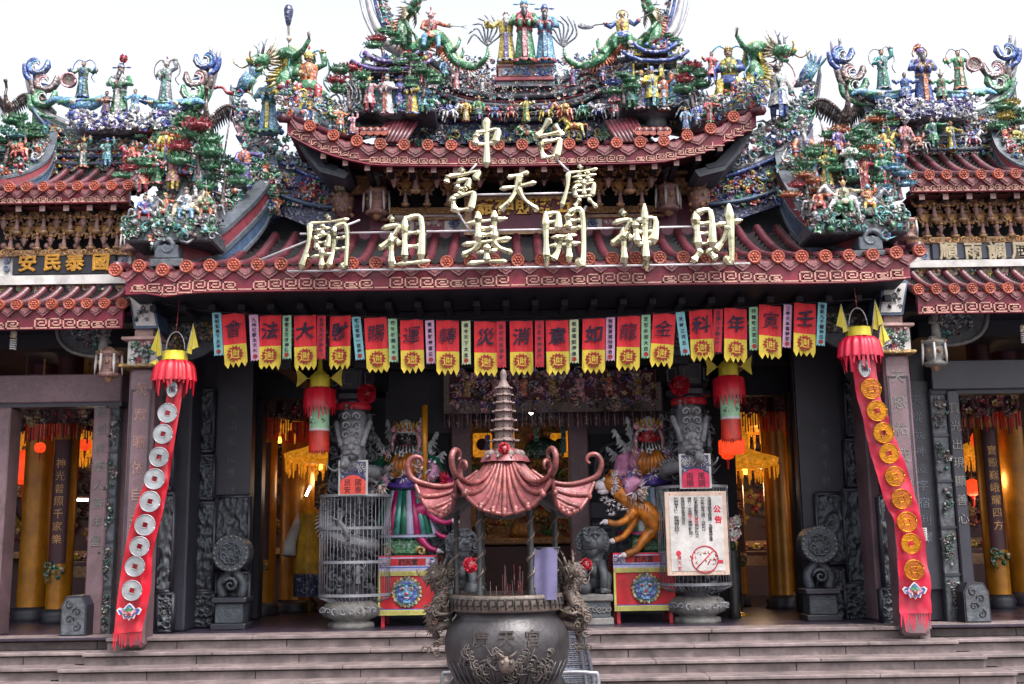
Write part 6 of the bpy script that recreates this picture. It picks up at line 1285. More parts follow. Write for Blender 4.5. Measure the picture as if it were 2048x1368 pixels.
def long_banner(label,L,Rr,y,mat,coins,cm,ctop,emb,kinds,sg):
    top=P(*ctop,y); T=Thing('hanging_banner',top,label,'banner','long red banners before the front columns')
    n=40; cl_=cr([P(a,b,y-.06) for a,b in L],8); crr=cr([P(a,b,y-.06) for a,b in Rr],8)
    def at(C,t): 
        f=t*(len(C)-1); i=min(int(f),len(C)-2); return C[i].lerp(C[i+1],f-i)
    ban=T.part('cloth'); nu=14
    def fn(u,v):
        p=at(cl_,v).lerp(at(crr,v),u); d=.02*math.sin(u*7+v*5)*(1-.4*v)+.025*math.sin(v*9+u*2); n_=NZ.noise(V((u*4,v*14,sg)))*.022+NZ.noise(V((u*9+v*6,v*30,sg)))*.009; return (p.x+.4*n_,p.y+d-n_,p.z)
    ban.grid(fn,nu,n*2,mat)
    # fringe
    e0,e1=at(cl_,1),at(crr,1)
    for k in range(13):
        t=(k+.5)/13; p=e0.lerp(e1,t)+V((0,.02*math.sin(t*7+5),.01)); w_=(e1-e0).length/30; q=p+V((rnd(-.02,.02),0,-rnd(.12,.2))); ban.add([p+V((-w_,0,0)),p+V((w_,0,0)),q+V((w_*.3,0,0)),q-V((w_*.3,0,0))],[(0,1,2,3)],mat)
    for i,(a,b,r_) in enumerate(coins):
        c=P(a,b,y-.125); coin(T,ban,c,r_*S(y,1.5),cm if kinds[i]!=2 else 'coin_silver','',.62 if kinds[i]==2 else 1.,R(14*sg) if kinds[i]!=2 else 0,0 if kinds[i]!=1 else 1)
        if kinds[i]==2: text(T.subpart('emblem',ban),'福',c+V((0,-.008,0)),.08,'ink_blue',ext=.001)
    # lotus shaped emblem
    em=T.subpart('lotus_emblem',ban); c=P(emb[0],emb[1],y-.13); s=.1
    sh=[(-1.3,.25),(-1.0,.5),(-.6,.35),(-.25,.75),(0,.95),(.25,.75),(.6,.35),(1.0,.5),(1.3,.25),(1.0,-.25),(.7,-.2),(.5,-.65),(.2,-.5),(0,-.8),(-.2,-.5),(-.5,-.65),(-.7,-.2),(-1.0,-.25)]
    em.prism([(c.x+x*s,c.z+z*s) for x,z in sh][::-1],c.y,c.y+.01,'white_paint'); em.prism([(c.x+x*s*.85,c.z+z*s*.85) for x,z in sh][::-1],c.y-.004,c.y,G('blue')); em.prism([(c.x+x*s*.6,c.z+z*s*.6) for x,z in sh][::-1],c.y-.008,c.y-.004,G('pink')); em.prism([(c.x+x*s*.3,c.z+z*s*.5+.02) for x,z in sh][::-1],c.y-.012,c.y-.008,G('green')); em.ball(c+V((0,-.014,-.01)),.022,G('red'),8,5,sy=.3)
    # canopy
    rc=.2; cp=T.part('canopy'); cp.lathe([(rc*.5,.02),(rc*.8,-.01),(rc,-.06),(rc*1.08,-.14),(rc*1.12,-.22)],mat,60,1,.8,flute=.09,nf=15,c=top)
    fr=T.part('canopy_fringe')
    for k in range(30): a=k*2*PI/30; p=top+V((math.cos(a)*rc*1.1,math.sin(a)*rc*.88,-.2)); q=p+V((rnd(-.02,.02),0,-rnd(.03,.2))); t_=V((-math.sin(a),math.cos(a),0))*.016; fr.add([p-t_,p+t_,q+t_*.5,q-t_*.5],[(0,1,2,3)],mat)
    cr_=T.part('yellow_crown'); cr_.lathe([(rc*.66,.0),(rc*.62,.1),(rc*.58,.1),(rc*.6,.0)],'flag_yellow',18,c=top,flute=.05,nf=9)
    hp=T.part('hoop'); hp.tube([top+V((math.cos(a)*.1,0,.12+math.sin(a)*.2)) for a in [i*PI/10 for i in range(11)]],.006,'pole_white',5); hp.tube([top+V((0,0,.3)),top+V((0,.1,.9))],.005,G('red'),4)
    for k,(dx,dz,l) in enumerate(((-.16,.16,.2),(.17,.18,.22),(.22,.0,.16) if sg<0 else (-.16,.02,.001))):
        f=T.part('pennant_flag',new=True); p=top+V((dx,-.05,dz)); s2=-1 if dx<0 else 1
        f.add([p+V((-s2*.03,0,-.1)),p+V((s2*.02,.02,l)),p+V((s2*.09,0,-.04)),p+V((s2*.03,-.02,-.07)),p+V((s2*.02,0,-.12))],[(0,1,2,3,4)],'flag_yellow'); f.tube([p+V((-s2*.05,0,-.16)),p+V((s2*.02,.02,l))],.005,'pole_white',4)
    T.build()
long_banner('long red banner with silver coins leaning before a stone front column',[(336,742),(330,800),(318,850),(300,930),(275,1010),(252,1090),(236,1180),(228,1268)],[(368,742),(362,800),(352,870),(340,950),(326,1020),(306,1100),(302,1180),(286,1262)],-.4,'banner_red',[(344,778,17),(335,826,20),(326,868,20),(318,914,20),(309,958,21),(300,1003,21),(290,1050,21),(279,1093,20),(270,1133,20),(264,1181,20)],'coin_silver',(350,722),(258,1225),[2]+[0]*9,1)
long_banner('long crimson banner with gold coins leaning before a stone front column',[(1703,700),(1712,770),(1730,850),(1745,920),(1768,1000),(1790,1055),(1796,1130),(1800,1228)],[(1750,700),(1760,780),(1780,850),(1804,910),(1834,1000),(1847,1060),(1856,1140),(1861,1226)],-.4,'banner_pink',[(1729,736,19),(1742,778,21),(1754,822,21),(1767,866,21),(1778,907,20),(1790,953,20),(1803,998,20),(1814,1044,20),(1822,1087,20),(1828,1140,20)],'coin_gold',(1718,674),(1830,1183),[2,1,0,0,0,1,1,1,0,1],-1)
# small canopy banners by the dragon columns
def small_banner(u,v,label,sg):
    y=.45; top=P(u,v,y); T=Thing('canopy_banner',top,label,'banner','small canopy banners by the dragon columns'); rc=.16
    T.part('yellow_crown').lathe([(rc*.7,-.01),(rc*.68,.13),(rc*.6,.14),(.03,.2),(.008,.5)],'flag_yellow',18,c=top,flute=.04,nf=9)
    T.part('red_canopy').lathe([(rc*.7,.0),(rc*1.08,-.03),(rc*1.12,-.24)],'banner_red',26,c=top,flute=.05,nf=11)
    T.part('green_sleeve').lathe([(rc*.68,-.2),(rc*.68,-.48)],'slip_green',22,c=top,flute=.02,nf=9); q=T.subpart('relief_pattern',T.part('green_sleeve')); clutter(q,lambda a,b:(top.x+rc*.5*(2*a-1),top.y-rc*.55,top.z-.25-.2*b),26,.022,['green','lgreen','white'],seed=5)
    T.part('white_band').lathe([(rc*.7,-.47),(rc*.7,-.5)],'white_paint',20,c=top); T.part('red_skirt').lathe([(rc*.66,-.5),(rc*.7,-.72)],'lantern_red',24,c=top,flute=.06,nf=12)
    f=T.part('fringe')
    for k in range(26): a=k*2*PI/26; p=top+V((math.cos(a)*rc*1.13,math.sin(a)*rc*1.13,-.22)); t_=V((-math.sin(a),math.cos(a),0))*.016; d=V((0,0,-rnd(.05,.16))); f.add([p-t_,p+t_,p+d+t_*.4,p+d-t_*.4],[(0,1,2,3)],'banner_red'); p=top+V((math.cos(a)*rc*.7,math.sin(a)*rc*.7,-.71)); f.add([p-t_,p+t_,p+d*.4],[(0,1,2)],'lantern_red')
    for k in ((-1,1)):
        if k==sg or 1:
            g=T.part('pennant_flag',new=True); p=top+V((k*.13,-.05,.1)); g.add([p,p+V((k*.14,0,.13)),p+V((k*.12,0,.0)),p+V((k*.13,0,-.1))],[(0,1,2,3)],'flag_yellow'); g.tube([p-V((k*.05,0,0)),p+V((k*.02,0,0))],.006,'flag_yellow',4)
    T.part('cord').tube([top+V((0,0,.45)),(top.x,top.y,CZ)],.004,'ink',4); T.build()
small_banner(640,775,'small red, green and yellow canopy banner left of the left dragon column',-1); small_banner(1457,752,'small red, green and yellow canopy banner right of the right dragon column',1)
# ---------------- dragon columns ----------------
def dragon_column(u,sg,nm):
    y=1.0; c=P(u,1245,y); x=c.x; T=hall_col=Thing('dragon_column',(x,y,0),f'grey stone column wrapped by a carved dragon, {nm} of the centre doorway','column','carved dragon columns of the porch')
    s=T.part('shaft'); s.lathe([(.2,.3),(.19,2.6)],'granite_dark',20,c=(x,y,0))  # core darkened to paint deep shade into the gaps of the relief
    # carved cloud and figure relief over the shaft
    random.seed(5+sg)
    for i in range(230):
        a=rnd(-PI,0.1) if rnd(0,1)<.85 else rnd(0,PI); z=rnd(.35,2.45); p=V((x+math.cos(a)*.22,y+math.sin(a)*.22,z)); k=rnd(0,1); sz=rnd(.035,.08)
        if k<.6: s.curl((p.x,p.y,p.z),sz,'carved',turns=1.2,a=rnd(0,6),dr=random.choice((-1,1)),th=.25,n=9,tail=sz)
        else: s.ball(p,sz*.6,'carved',7,5)
    for i in range(7):   # small carved people
        a=-PI/2+rnd(-1,1); z=.5+i*.3; M=T3(x+math.cos(a)*.24,y+math.sin(a)*.24,z,.26,a+PI/2); s.push(M); s.lathe([(.12,0),(.1,.4),(.12,.7),(.03,.8)],'column_grey',8,sy=.8); s.ball((0,-.02,.9),.09,'column_grey',7,6); s.tube([(.1,0,.7),(.25,-.1,.6),(.3,-.15,.85)],[.05,.04,.03],'column_grey',5); s.pop()
    d_=[]
    for i in range(30):
        t=i/29; a=-PI/2+sg*(.25+t*2*PI*1.75); z=lerp(1.78,.55,t)+.12*math.sin(t*9); r_=.28+.03*math.sin(t*14); d_.append(V((x+math.cos(a)*r_,y+math.sin(a)*r_,z)))
    d_=[V((x+sg*.0,y-.36,1.93)),V((x+sg*.05,y-.31,2.06)),V((x+sg*.14,y-.25,1.98))]+d_
    dragon(T,d_,.078,skinmat='column_grey',seg=3,legs=(.2,.4,.6,.8),look=V((-.1*sg,-.75,-.65)),head=1.0,side=V((0,-1,0)),prm='carved_dragon',spk=.9)
    h=T.part('dragon_mask'); cx,cy=x+sg*.05,y-.3   # broad hanging face with curled brows
    h.push(Matrix.Translation((cx,cy,2.06))@Matrix.Scale(1.18,4))
    h.tube([(0,.03,.3),(0,-.03,.12),(0,-.05,-.08),(0,-.04,-.24),(0,0,-.36)],[.13,.135,.115,.085,.03],'column_grey',12)
    for sx in (-1,1):
        for k,zz in enumerate((.27,.18,.09)): h.curl((sx*.055,-.165,zz),.045,'column_grey',turns=1.3,a=PI/2,dr=sx,th=.3,n=10)
        h.ball((sx*.05,-.15,.015),.028,'column_grey',8,6); h.tube(cr([(sx*.1,-.12,-.02),(sx*.13,-.1,.1),(sx*.17,-.02,.25)],4),[.03]*8+[.01],'column_grey',6); h.tube([(0,-.17,-.06),(sx*.06,-.16,-.09),(sx*.1,-.1,-.04)],[.03,.026,.012],'column_grey',6); h.tube([(0,-.13,-.2),(sx*.07,-.1,-.17)],[.02,.01],'column_grey',5)
    h.ball((0,-.19,-.03),.035,'column_grey',8,6); h.tube([(-.07,-.15,-.13),(0,-.17,-.145),(.07,-.15,-.13)],.014,'granite_dark',5); h.pop()
    b=T.part('base'); b.lathe([(.001,0),(.26,0),(.25,.06),(.2,.07),(.21,.09),(.31,.13),(.33,.2),(.28,.27),(.24,.29),(.2,.3)],'stone_grey',24,c=(x,y,0),flute=.05,nf=6)
    for k in range(12): a=-PI+k*PI/11; b.curl((x+math.cos(a)*.34,y+math.sin(a)*.34-.01,.2),.04,'column_grey',turns=1.1,a=k,dr=1,th=.22)
    k=T.part('capital'); k.lathe([(.165,2.58),(.27,2.62),(.27,2.68),(.2,2.7),(.24,2.74),(.26,2.98),(.22,3.0),(.22,CZ-.02)],'granite_dark',6,c=(x,y,0),sm=False)
    for q in range(3): a=-PI/2+(q-1)*PI/3; k.push(Matrix.Translation((x,y,2.86))@Matrix.Rotation(a+PI/2,4,'Z')); k.tube([(-.08,-.235,-.07),(.08,-.235,-.07),(.08,-.235,.07),(-.08,-.235,.07),(-.08,-.235,-.07)],.008,'stone_grey',4); k.pop()
    T.build()
    # ribbon round the top, pompon
    T=Thing('red_ribbon',(x,y,2.5),f'red ribbon tied round the top of the {nm} dragon column','ribbon','red ribbons on the dragon columns'); T.part('band').lathe([(.2,2.5),(.215,2.54),(.2,2.58)],'banner_red',20,c=(x,y,0)); T.part('knot').ball((x+sg*.02,y-.215,2.54),.03,'banner_red',8,6); T.build()
    # fan shaped carved boards either side, and a figure on the lintel
    for s2 in (-1,1):
        f=Thing('fan_bracket',(x+s2*.45,.6,3.2),f'dark fan shaped carved bracket {"left" if s2<0 else "right"} of the top of the {nm} dragon column','bracket','fan shaped brackets under the eave'); q=f.part('board'); cx=x+s2*.1; cz=CZ-.0
        pts=[(cx,cz)]+[(cx+s2*.62*math.sin(a)**.7,cz-.42*math.cos(a)**.9) for a in [j*PI/2/8 for j in range(9)]]
        q.prism(pts if s2<0 else pts[::-1],.5,.56,'carved_dark'); g=f.part('openwork'); clutter(g,lambda a,b:(cx+s2*.55*a,.49,cz-.05-.3*b*(1-a*.6)),60,.045,['brown','dgreen','grey','brown','gold'],seed=9+s2); f.build()
    v=Thing('lintel_figure',(x,.4,2.95),f'small carved figure standing on the beam above the {nm} dragon column','carving','carved figures above the dragon columns'); figure(v,T3(x,.42,3.0,.38),robe='brown',trim='gold',inner='grey',hat='crown',skin='cream',detail=0,pose='raise',legs=True); v.build()
    return x
xl_=dragon_column(702,1,'left'); xr_=dragon_column(1396,-1,'right')
pompon(733,787,.68,.115,'big red pompon on the left dragon column',520); pompon(1360,771,.68,.115,'big red pompon on the right dragon column',520)
for (u,v,nm) in ((372,610,'left'),(1700,598,'right')):
    c=P(u,v,.3); s2=1 if nm=='left' else -1; f=Thing('fan_bracket',c,f'dark fan shaped carved bracket beside the {nm} front column capital','bracket','fan shaped brackets under the eave'); q=f.part('board'); cx=c.x-s2*.28; cz=CZ+.05
    pts=[(cx,cz)]+[(cx+s2*.75*math.sin(a)**.7,cz-.5*math.cos(a)**.9) for a in [j*PI/2/8 for j in range(9)]]; q.prism(pts if s2<0 else pts[::-1],.3,.36,'carved_dark'); g=f.part('openwork'); clutter(g,lambda a,b:(cx+s2*.62*a,.29,cz-.06-.36*b*(1-a*.6)),80,.05,['brown','dgreen','grey','gold','brown'],seed=9); f.build()
# ---------------- cages ----------------
pm('cage_wire','a4a4ac',rough=.35,var=.2,scale=20,metal=.4)
for (x,v0,v1,nm,dx) in ((xl_,990,1192,'left',.04),(xr_,982,1180,'right',-.01)):
    y=1.0; x+=dx; z1=PZ(700,v0,y-.42) ; z0=PZ(700,v1,y-.42); r_=.41; T=Thing('wire_cage',(x,y,z0),f'round silver wire cage round the {nm} dragon column','cage','wire cages round the dragon columns')
    w_=T.part('wires')
    for k in range(52): a=k*2*PI/52; px_,py_=x+math.cos(a)*r_,y+math.sin(a)*r_; w_.tube([(px_,py_,z0-.03),(px_,py_,z1)],.0042,'cage_wire',4)
    for q in range(52): a=q*2*PI/52; px_,py_=x+math.cos(a)*r_,y+math.sin(a)*r_; w_.tube([(px_,py_,z0-.03),(x+math.cos(a)*r_*.72,y+math.sin(a)*r_*.72,z0-.09)],.004,'cage_wire',4)
    for i,t in enumerate((0,.33,.67,1)):
        h=T.part('hoop',new=True); z=lerp(z0,z1,t); vs=[];n=40
        for j in range(n): a=j*2*PI/n; vs+=[(x+math.cos(a)*(r_+.008),y+math.sin(a)*(r_+.008),z-.016),(x+math.cos(a)*(r_+.008),y+math.sin(a)*(r_+.008),z+.016),(x+math.cos(a)*(r_+.002),y+math.sin(a)*(r_+.002),z+.016),(x+math.cos(a)*(r_+.002),y+math.sin(a)*(r_+.002),z-.016)]
        h.add(vs,[(j*4+q,((j+1)%n)*4+q,((j+1)%n)*4+(q+1)%4,j*4+(q+1)%4) for j in range(n) for q in range(4)],'cage_wire')
    T.build()
# posters
def poster(u0,v0,u1,v1,nm,t1,t2,c):
    y=.56; a=P(u0,v1,y); b=P(u1,v0,y); W=b.x-a.x; H=b.z-a.z; T=Thing('blessing_poster',((a.x+b.x)/2,y,a.z),f'white poster with {c} dome and characters {t1[0]}{t1[1]}{t2[0]}{t2[1]} on the {nm} cage','poster','blessing posters on the dragon columns')
    T.part('sheet').cbox((a.x,y,a.z),(b.x,y+.012,b.z),'white_paint',.003); p=T.part('dark_artwork'); p.box((a.x+W*.07,y-.003,a.z+H*.35),(b.x-W*.07,y-.0005,b.z-H*.04),G('navy'))
    for sx in (-1,1):
        for k in range(7): p.curl(((a.x+b.x)/2+sx*W*(.1+.05*k),y-.006,b.z-H*(.14+.06*(k%4))),W*.08,'white_paint',turns=1.2,a=k,dr=sx,th=.14,n=8)
    d=T.part('coloured_dome'); pts=[(a.x+W*.07,a.z+H*.04)]+[(a.x+W*q,a.z+H*r_) for q,r_ in ((.07,.38),(.14,.46),(.22,.48),(.3,.54),(.5,.58),(.7,.54),(.78,.48),(.86,.46),(.93,.38),(.93,.04))]
    d.prism(pts[::-1],y-.009,y-.004,'poster_'+c); l=T.part('lettering')
    for i,ch in enumerate(t1): text(l,ch,(a.x+W*.68,y-.011,a.z+H*(.36-.2*i)),W*.24,'ink',ext=.001,off=.0004)
    for i,ch in enumerate(t2): text(l,ch,(a.x+W*.32,y-.011,a.z+H*(.36-.2*i)),W*.24,'ink',ext=.001,off=.0004)
    T.build()
pm('poster_orange','ff5848',rough=.7,var=.06); pm('poster_pink','f02f62',rough=.7,var=.06)
poster(676,920,736,991,'left','國泰','民安','orange'); poster(1360,907,1421,978,'right','風調','雨順','pink')
# notice board
a=P(1335,1152,.5); b=P(1452,982,.5); W=b.x-a.x; H=b.z-a.z
T=Thing('notice_board',((a.x+b.x)/2,.5,a.z),'white notice board with wooden frame, red title and crossed out firecrackers','notice board')
pm('frame_wood','dcc0ae',rough=.6,var=.2,scale=4,stretch=(8,1,1)); pm('text_red','d02040',rough=.7,var=.05)
T.part('frame').cbox((a.x,.5,a.z),(b.x,.53,b.z),'frame_wood',.006); T.part('sheet').box((a.x+W*.07,.494,a.z+H*.055),(b.x-W*.07,.4985,b.z-H*.055),'white_paint')
for q in ((.09,.03),(.92,.03),(.08,.97),(.9,.97)): T.part('screw',new=True).disc((a.x+W*q[0],.494,a.z+H*q[1]),.006,.005,'ink',8)
t=T.part('title'); text(t,'公',(a.x+W*.84,.492,a.z+H*.785),W*.12,'text_red',ext=.001,off=.004); text(t,'告',(a.x+W*.85,.492,a.z+H*.66),W*.12,'text_red',ext=.001,off=.004)
l=T.part('lettering')
for x_,n0,tx,fs in ((.72,.93,'為環境整潔維護，為響應宣導',.034),(.61,.93,'空氣品質法規，自即日',.034),(.5,.93,'起本廟範圍內嚴禁施放煙火',.034),(.4,.93,'爆竹，全面禁止燃放鞭炮，',.034),(.29,.93,'敬請信眾善男信女',.034),(.18,.93,'如有不便 敬請見諒。',.05)):
    for i,ch in enumerate(tx):
        if ch==' ': continue
        text(l,ch,(a.x+W*x_,.493,a.z+H*(n0-(i+.5)*(.0405 if fs<.04 else .045))),W*(.068 if fs<.04 else .085),'text_red' if ch in '嚴禁禁止' and x_ in (.5,.4) else 'ink',ext=.0008,off=.0005)
n=T.part('no_firecracker_sign'); cx,cz,rr_=a.x+W*.61,a.z+H*.19,W*.21
n.tube([(cx+math.cos(q)*rr_,.49,cz+math.sin(q)*rr_) for q in [i*PI/14 for i in range(29)]],.007,'text_red',5); n.tube([(cx-rr_*.7,.489,cz-rr_*.7),(cx+rr_*.7,.489,cz+rr_*.7)],.006,'text_red',5)
random.seed(3)
for i in range(26): x_=cx+rnd(-1.2,.9)*rr_; z_=cz+rnd(-.45,.5)*rr_; n.tube([(x_,.493,z_),(x_+rnd(-.02,.02),.493,z_+rnd(.01,.035))],.007,random.choice([G('orange'),'frame_wood','text_red',G('cream')]),5)
sx=T.part('seal'); sx.disc((a.x+W*.19,.49,a.z+H*.265),W*.042,.003,'text_red',14); text(sx,'廣天宮',(a.x+W*.2,.492,a.z+H*.15),W*.075,'text_red',ext=.001,vert=True,gap=1.1); sx.cbox((a.x+W*.82,.49,a.z+H*.14),(a.x+W*.9,.493,a.z+H*.18),'text_red',.002)
T.build()
# ---------------- altar tables with cloths ----------------
pm('cloth_red','c80f1e',rough=.65,var=.2,scale=5,bump=.1,bscale=10); pm('cloth_yellow','cfcf6a',rough=.7,var=.2,scale=20); pm('cloth_blue','3a55b8',rough=.6,var=.2); pm('cloth_pale','b9b6d8',rough=.6,var=.2,scale=30)
def table(u0,u1,vt,vb,y,nm,face_u):
    x0,x1=PX(u0,vb,y),PX(u1,vb,y); zt=PZ(u0,vt,y); z0=PZ(u0,vb,y); T=Thing('altar_table',((x0+x1)/2,y+.3,0),f'red cloth table with embroidered lion face under the {"black" if nm=="left" else "red"} faced deity','table','cloth covered tables on the porch')
    T.part('tabletop').cbox((x0+.01,y+.02,zt-.03),(x1-.01,y+.62,zt),'plum',.006)
    for a in (x0+.05,x1-.05):
        for b in (y+.06,y+.56): T.part('leg',new=True).box((a-.02,b-.02,0),(a+.02,b+.02,zt-.03),'banner_red')
    c=T.part('tablecloth'); H=zt-z0
    def fn(u,v): return (lerp(x0,x1,u),y+.012*math.sin(u*17)*(1-v),lerp(z0,zt-.01,v))
    c.grid(fn,40,10,'cloth_red'); 
    for s,xx in ((-1,x0),(1,x1)): c.grid(lambda u,v,xx=xx:(xx+.006*math.sin(v*9),lerp(y,y+.6,u),lerp(z0,zt-.01,v)),10,6,'cloth_red')
    e=T.part('embroidery'); yy=y-.018
    def band(v0,v1,m,a=0,b=1,dy=0): e.box((lerp(x0,x1,a),yy-dy,lerp(z0,zt,v0)),(lerp(x0,x1,b),yy+.004-dy,lerp(z0,zt,v1)),m)
    band(.0,.09,'cloth_yellow'); band(.09,.105,'cloth_blue'); band(.66,.74,'cloth_yellow'); band(.74,.79,'cloth_pale'); band(.79,.81,'cloth_blue'); band(.81,.97,'cloth_pale'); band(.83,.95,'cloth_red',.2,.8,.003); band(.97,1,'banner_pink')
    for v in (.045,.7):
        for k in range(44): e.box((lerp(x0,x1,k/44+.004),yy-.003,lerp(z0,zt,v-.03)),(lerp(x0,x1,k/44+.012),yy,lerp(z0,zt,v+.03)),'gilt_dim')
    for v in (.07,.93):
        clutter(e,lambda a,b,v=v:(lerp(x0,x1,v)+rnd(-.05,.05),yy-.006,lerp(z0,zt,.84+.1*b)),14,.02,['blue','purple','white','pink'],seed=3)
    band(.1,.66,'cloth_yellow',0,.035,.001); 
    text(e,'廣天宮',(lerp(x0,x1,.5),yy-.006,lerp(z0,zt,.89)),.075,'ink',ext=.001,off=.003)
    f=T.part('lion_face'); cx=PX(face_u,(vt+vb)/2,y); cz=lerp(z0,zt,.385); r=H*.235; f.push(Matrix.Translation((cx,yy-.004,cz)))
    f.disc((0,0,0),r*1.02,.006,G('yellow'),28)
    for k in range(22): a=k*2*PI/22; f.ball((math.cos(a)*r,-.004,math.sin(a)*r),r*.14,G(['yellow','white','green','cream'][k%4]),7,4,sy=.3); f.curl((math.cos(a)*r*.95,-.012,math.sin(a)*r*.95),r*.12,G('teal' if k%2 else 'brown'),turns=1,a=a,dr=1,th=.16,n=7)
    f.ball((0,-.008,0),r*.86,G('blue'),20,8,sy=.06); f.ball((0,-.01,.05*r),r*.6,G('sky'),18,8,sy=.08,sz=.95)
    for s in (-1,1):
        f.ball((s*r*.3,-.02,r*.22),r*.2,G('pink'),10,6,sy=.2,sz=.7); f.ball((s*r*.3,-.026,r*.2),r*.1,G('black'),8,5,sy=.3); f.tube([(s*r*.1,-.02,r*.45),(s*r*.4,-.02,r*.55),(s*r*.65,-.015,r*.35)],r*.06,G('green'),5); f.curl((s*r*.62,-.015,-.2*r),r*.16,G('sky'),turns=1.2,a=0,dr=s,th=.2,n=9)
    f.ball((0,-.03,-.02),r*.17,G('red'),10,6,sy=.4,sz=.7); f.ball((0,-.016,-.42*r),r*.28,G('red'),14,6,sy=.1,sz=.35); f.box((-r*.22,-.03,-.4*r),(r*.22,-.02,-.34*r),G('white')); f.box((-r*.25,-.03,-.78*r),(r*.25,-.02,-.6*r),G('sky')); f.tube([(-r*.4,-.02,-.2*r),(0,-.025,-.55*r),(r*.4,-.02,-.2*r)],r*.05,G('blue'),5); f.pop()
    T.build(); return x0,x1,zt
tl=table(756,876,1112,1231,1.0,'left',814); tr=table(1229,1352,1106,1222,1.0,'right',1291)
# ---------------- costumed deities ----------------
pm('fur','e6dce4',rough=.9,var=.2,scale=30); pm('tiger_gold','cf7a1e',rough=.45,var=.6,scale=9,metal=.2,bump=.3,bscale=20); pm('satin_magenta','b81f68',rough=.35,var=.4,scale=7,metal=.2); pm('satin_green','1f6b50',rough=.35,var=.5,scale=9,metal=.15); pm('satin_pink','d78fb8',rough=.5,var=.4,scale=12); pm('feather','bcc0c4',rough=.9,var=.35,scale=20); pm('face_black','2a2426',rough=.4,var=.3); pm('face_red','c0242c',rough=.4,var=.3); pm('satin_teal','4f9c96',rough=.3,var=.5,scale=12,metal=.3); pm('satin_violet','5a3fa0',rough=.4,var=.4,scale=9)
def fur(mb,p,r,n=26,m='fur',l=.5,dirn=None):
    p=V(p)
    for i in range(n):
        d=V((rnd(-1,1),rnd(-1,1),rnd(-1,1)))
        if d.length<.2: continue
        d.normalize(); s=d.orthogonal().normalized()*r*.16; mb.add([p+d*r*.5-s,p+d*r*.5+s,p+d*r*(1+l*rnd(.5,1))],[(0,1,2)],m)
def deity(u,y,zb,H,nm,c,flip):
    """large costumed deity puppet on a stand; unit height scaled by H"""
    x=PX(u,1000,y); T=Thing('costumed_deity',(x,y,zb),c['label'],'deity figure','costumed deity figures on the tables'); M=T3(x,y,zb,H); random.seed(int(u)); s=-1 if flip else 1
    st=T.part('carpet_stand'); st.push(M); st.cbox((-.17,-.12,0),(.17,.14,.13),G('green'),.02); 
    for k in range(60): p=V((rnd(-.17,.17),-.12,rnd(.01,.12))); st.add([p,p+V((.012,-.01,.02)),p+V((-.01,-.015,.012))],[(0,1,2)],G('lgreen'))
    for k in (-1,1): st.curl((k*.13,-.14,.03),.04,G('gold'),turns=1.3,a=PI/2,dr=k,th=.3)
    st.pop()
    r=T.part('robe'); r.push(M)
    r.lathe([(.001,.13),(.25,.13,1.3),(.24,.16,1.3),(.2,.3,1),(.16,.42,.7),(.13,.52,.4)],c['skirt'],30,1,.7,flute=.1,nf=9)
    r.lathe([(.135,.5,.3),(.15,.56),(.18,.66),(.19,.74),(.12,.81),(.05,.83)],c['robe'],22,1.05,.65,flute=.02,nf=7)
    for sx,(e,h) in zip((-1,1),c['arms']):
        e,h=V(e),V(h); r.tube([(sx*.15,0,.76),(sx*.22,-.02,.72),e,h],[.06,.065,.065,.065],c['robe'],10); r.tube([e.lerp(h,.35),h],[.075,.085],c['cuff'],12); fur(r,h,.085,40); fur(r,(sx*.17,-.02,.77),.07,20)
    clutter(r,lambda u_,v_:(lerp(-.15,.15,u_),-.125-.03*math.sin(u_*PI),lerp(.6,.8,v_)),46,.02,['pink','white','gold','green','purple'],seed=3)
    for (e,h) in c['arms']:
        pass
    for sx,(e,h) in zip((-1,1),c['arms']):
        q=V(e).lerp(V(h),.5); q.x*=sx*(1 if e[0]*sx<0 and sx<0 else 1); q=V((sx*abs(V(e).lerp(V(h),.5).x) if False else V(e).lerp(V(h),.5).x,q.y,V(e).lerp(V(h),.5).z)); clutter(r,lambda u_,v_,q=q:q+V((rnd(-.06,.06),-.075,rnd(-.06,.08))),22,.02,['white','pink','blue','gold'],seed=5)
    r.pop()
    for sx,(e,h) in zip((-1,1),c['arms']):
        hd=T.part('hand',new=True); hd.push(M); e,h=V(e),V(h); d=(h-e).normalized(); up_=d.cross(V((0,-1,0))); up_=up_.normalized() if up_.length>.1 else V((0,0,1))
        b0=h+d*.02; hd.tube([b0,b0+d*.045],[.026,.032],G('skin'),8,flat=.6)
        for k in range(4): q=b0+d*.045+up_*(.022*(k-1.5)); L=.05-.006*abs(k-1.3); hd.tube([q,q+d*L*.6+V((0,-.004,0)),q+d*L+V((0,-.012,-.008))],[.0085,.0075,.005],G('skin'),5)
        q=b0+d*.015-up_*.028; hd.tube([q,q-up_*.02+d*.02,q-up_*.018+d*.045],[.01,.009,.006],G('skin'),5); hd.pop()
    st=T.part('skirt_panels'); st.push(M)
    for k in range(11):
        a=-PI/2+(k-5)*.2; r0_,r1_=.15,.262; cc=c['panels'][k%len(c['panels'])]; st.tube([(math.cos(a)*r0_,math.sin(a)*r0_*.72,.5),(math.cos(a)*.2,math.sin(a)*.2*.74-.01,.34),(math.cos(a)*r1_,math.sin(a)*r1_*.74,.16)],[.02,.026,.03],cc,5,flat=1.3)
    st.lathe([(.268,.14),(.27,.165),(.262,.175)],c['hem'],26,1,.74); st.pop()
    ch=T.part('chest_bib'); ch.push(M)
    for k in range(7): x_=(k-3)*.03; ch.tube([(x_*.5,-.14,.79),(x_*1.1,-.165,.7),(x_*.75,-.13,.6)],[.016,.028,.012],MATS['tiger_gold'],6)
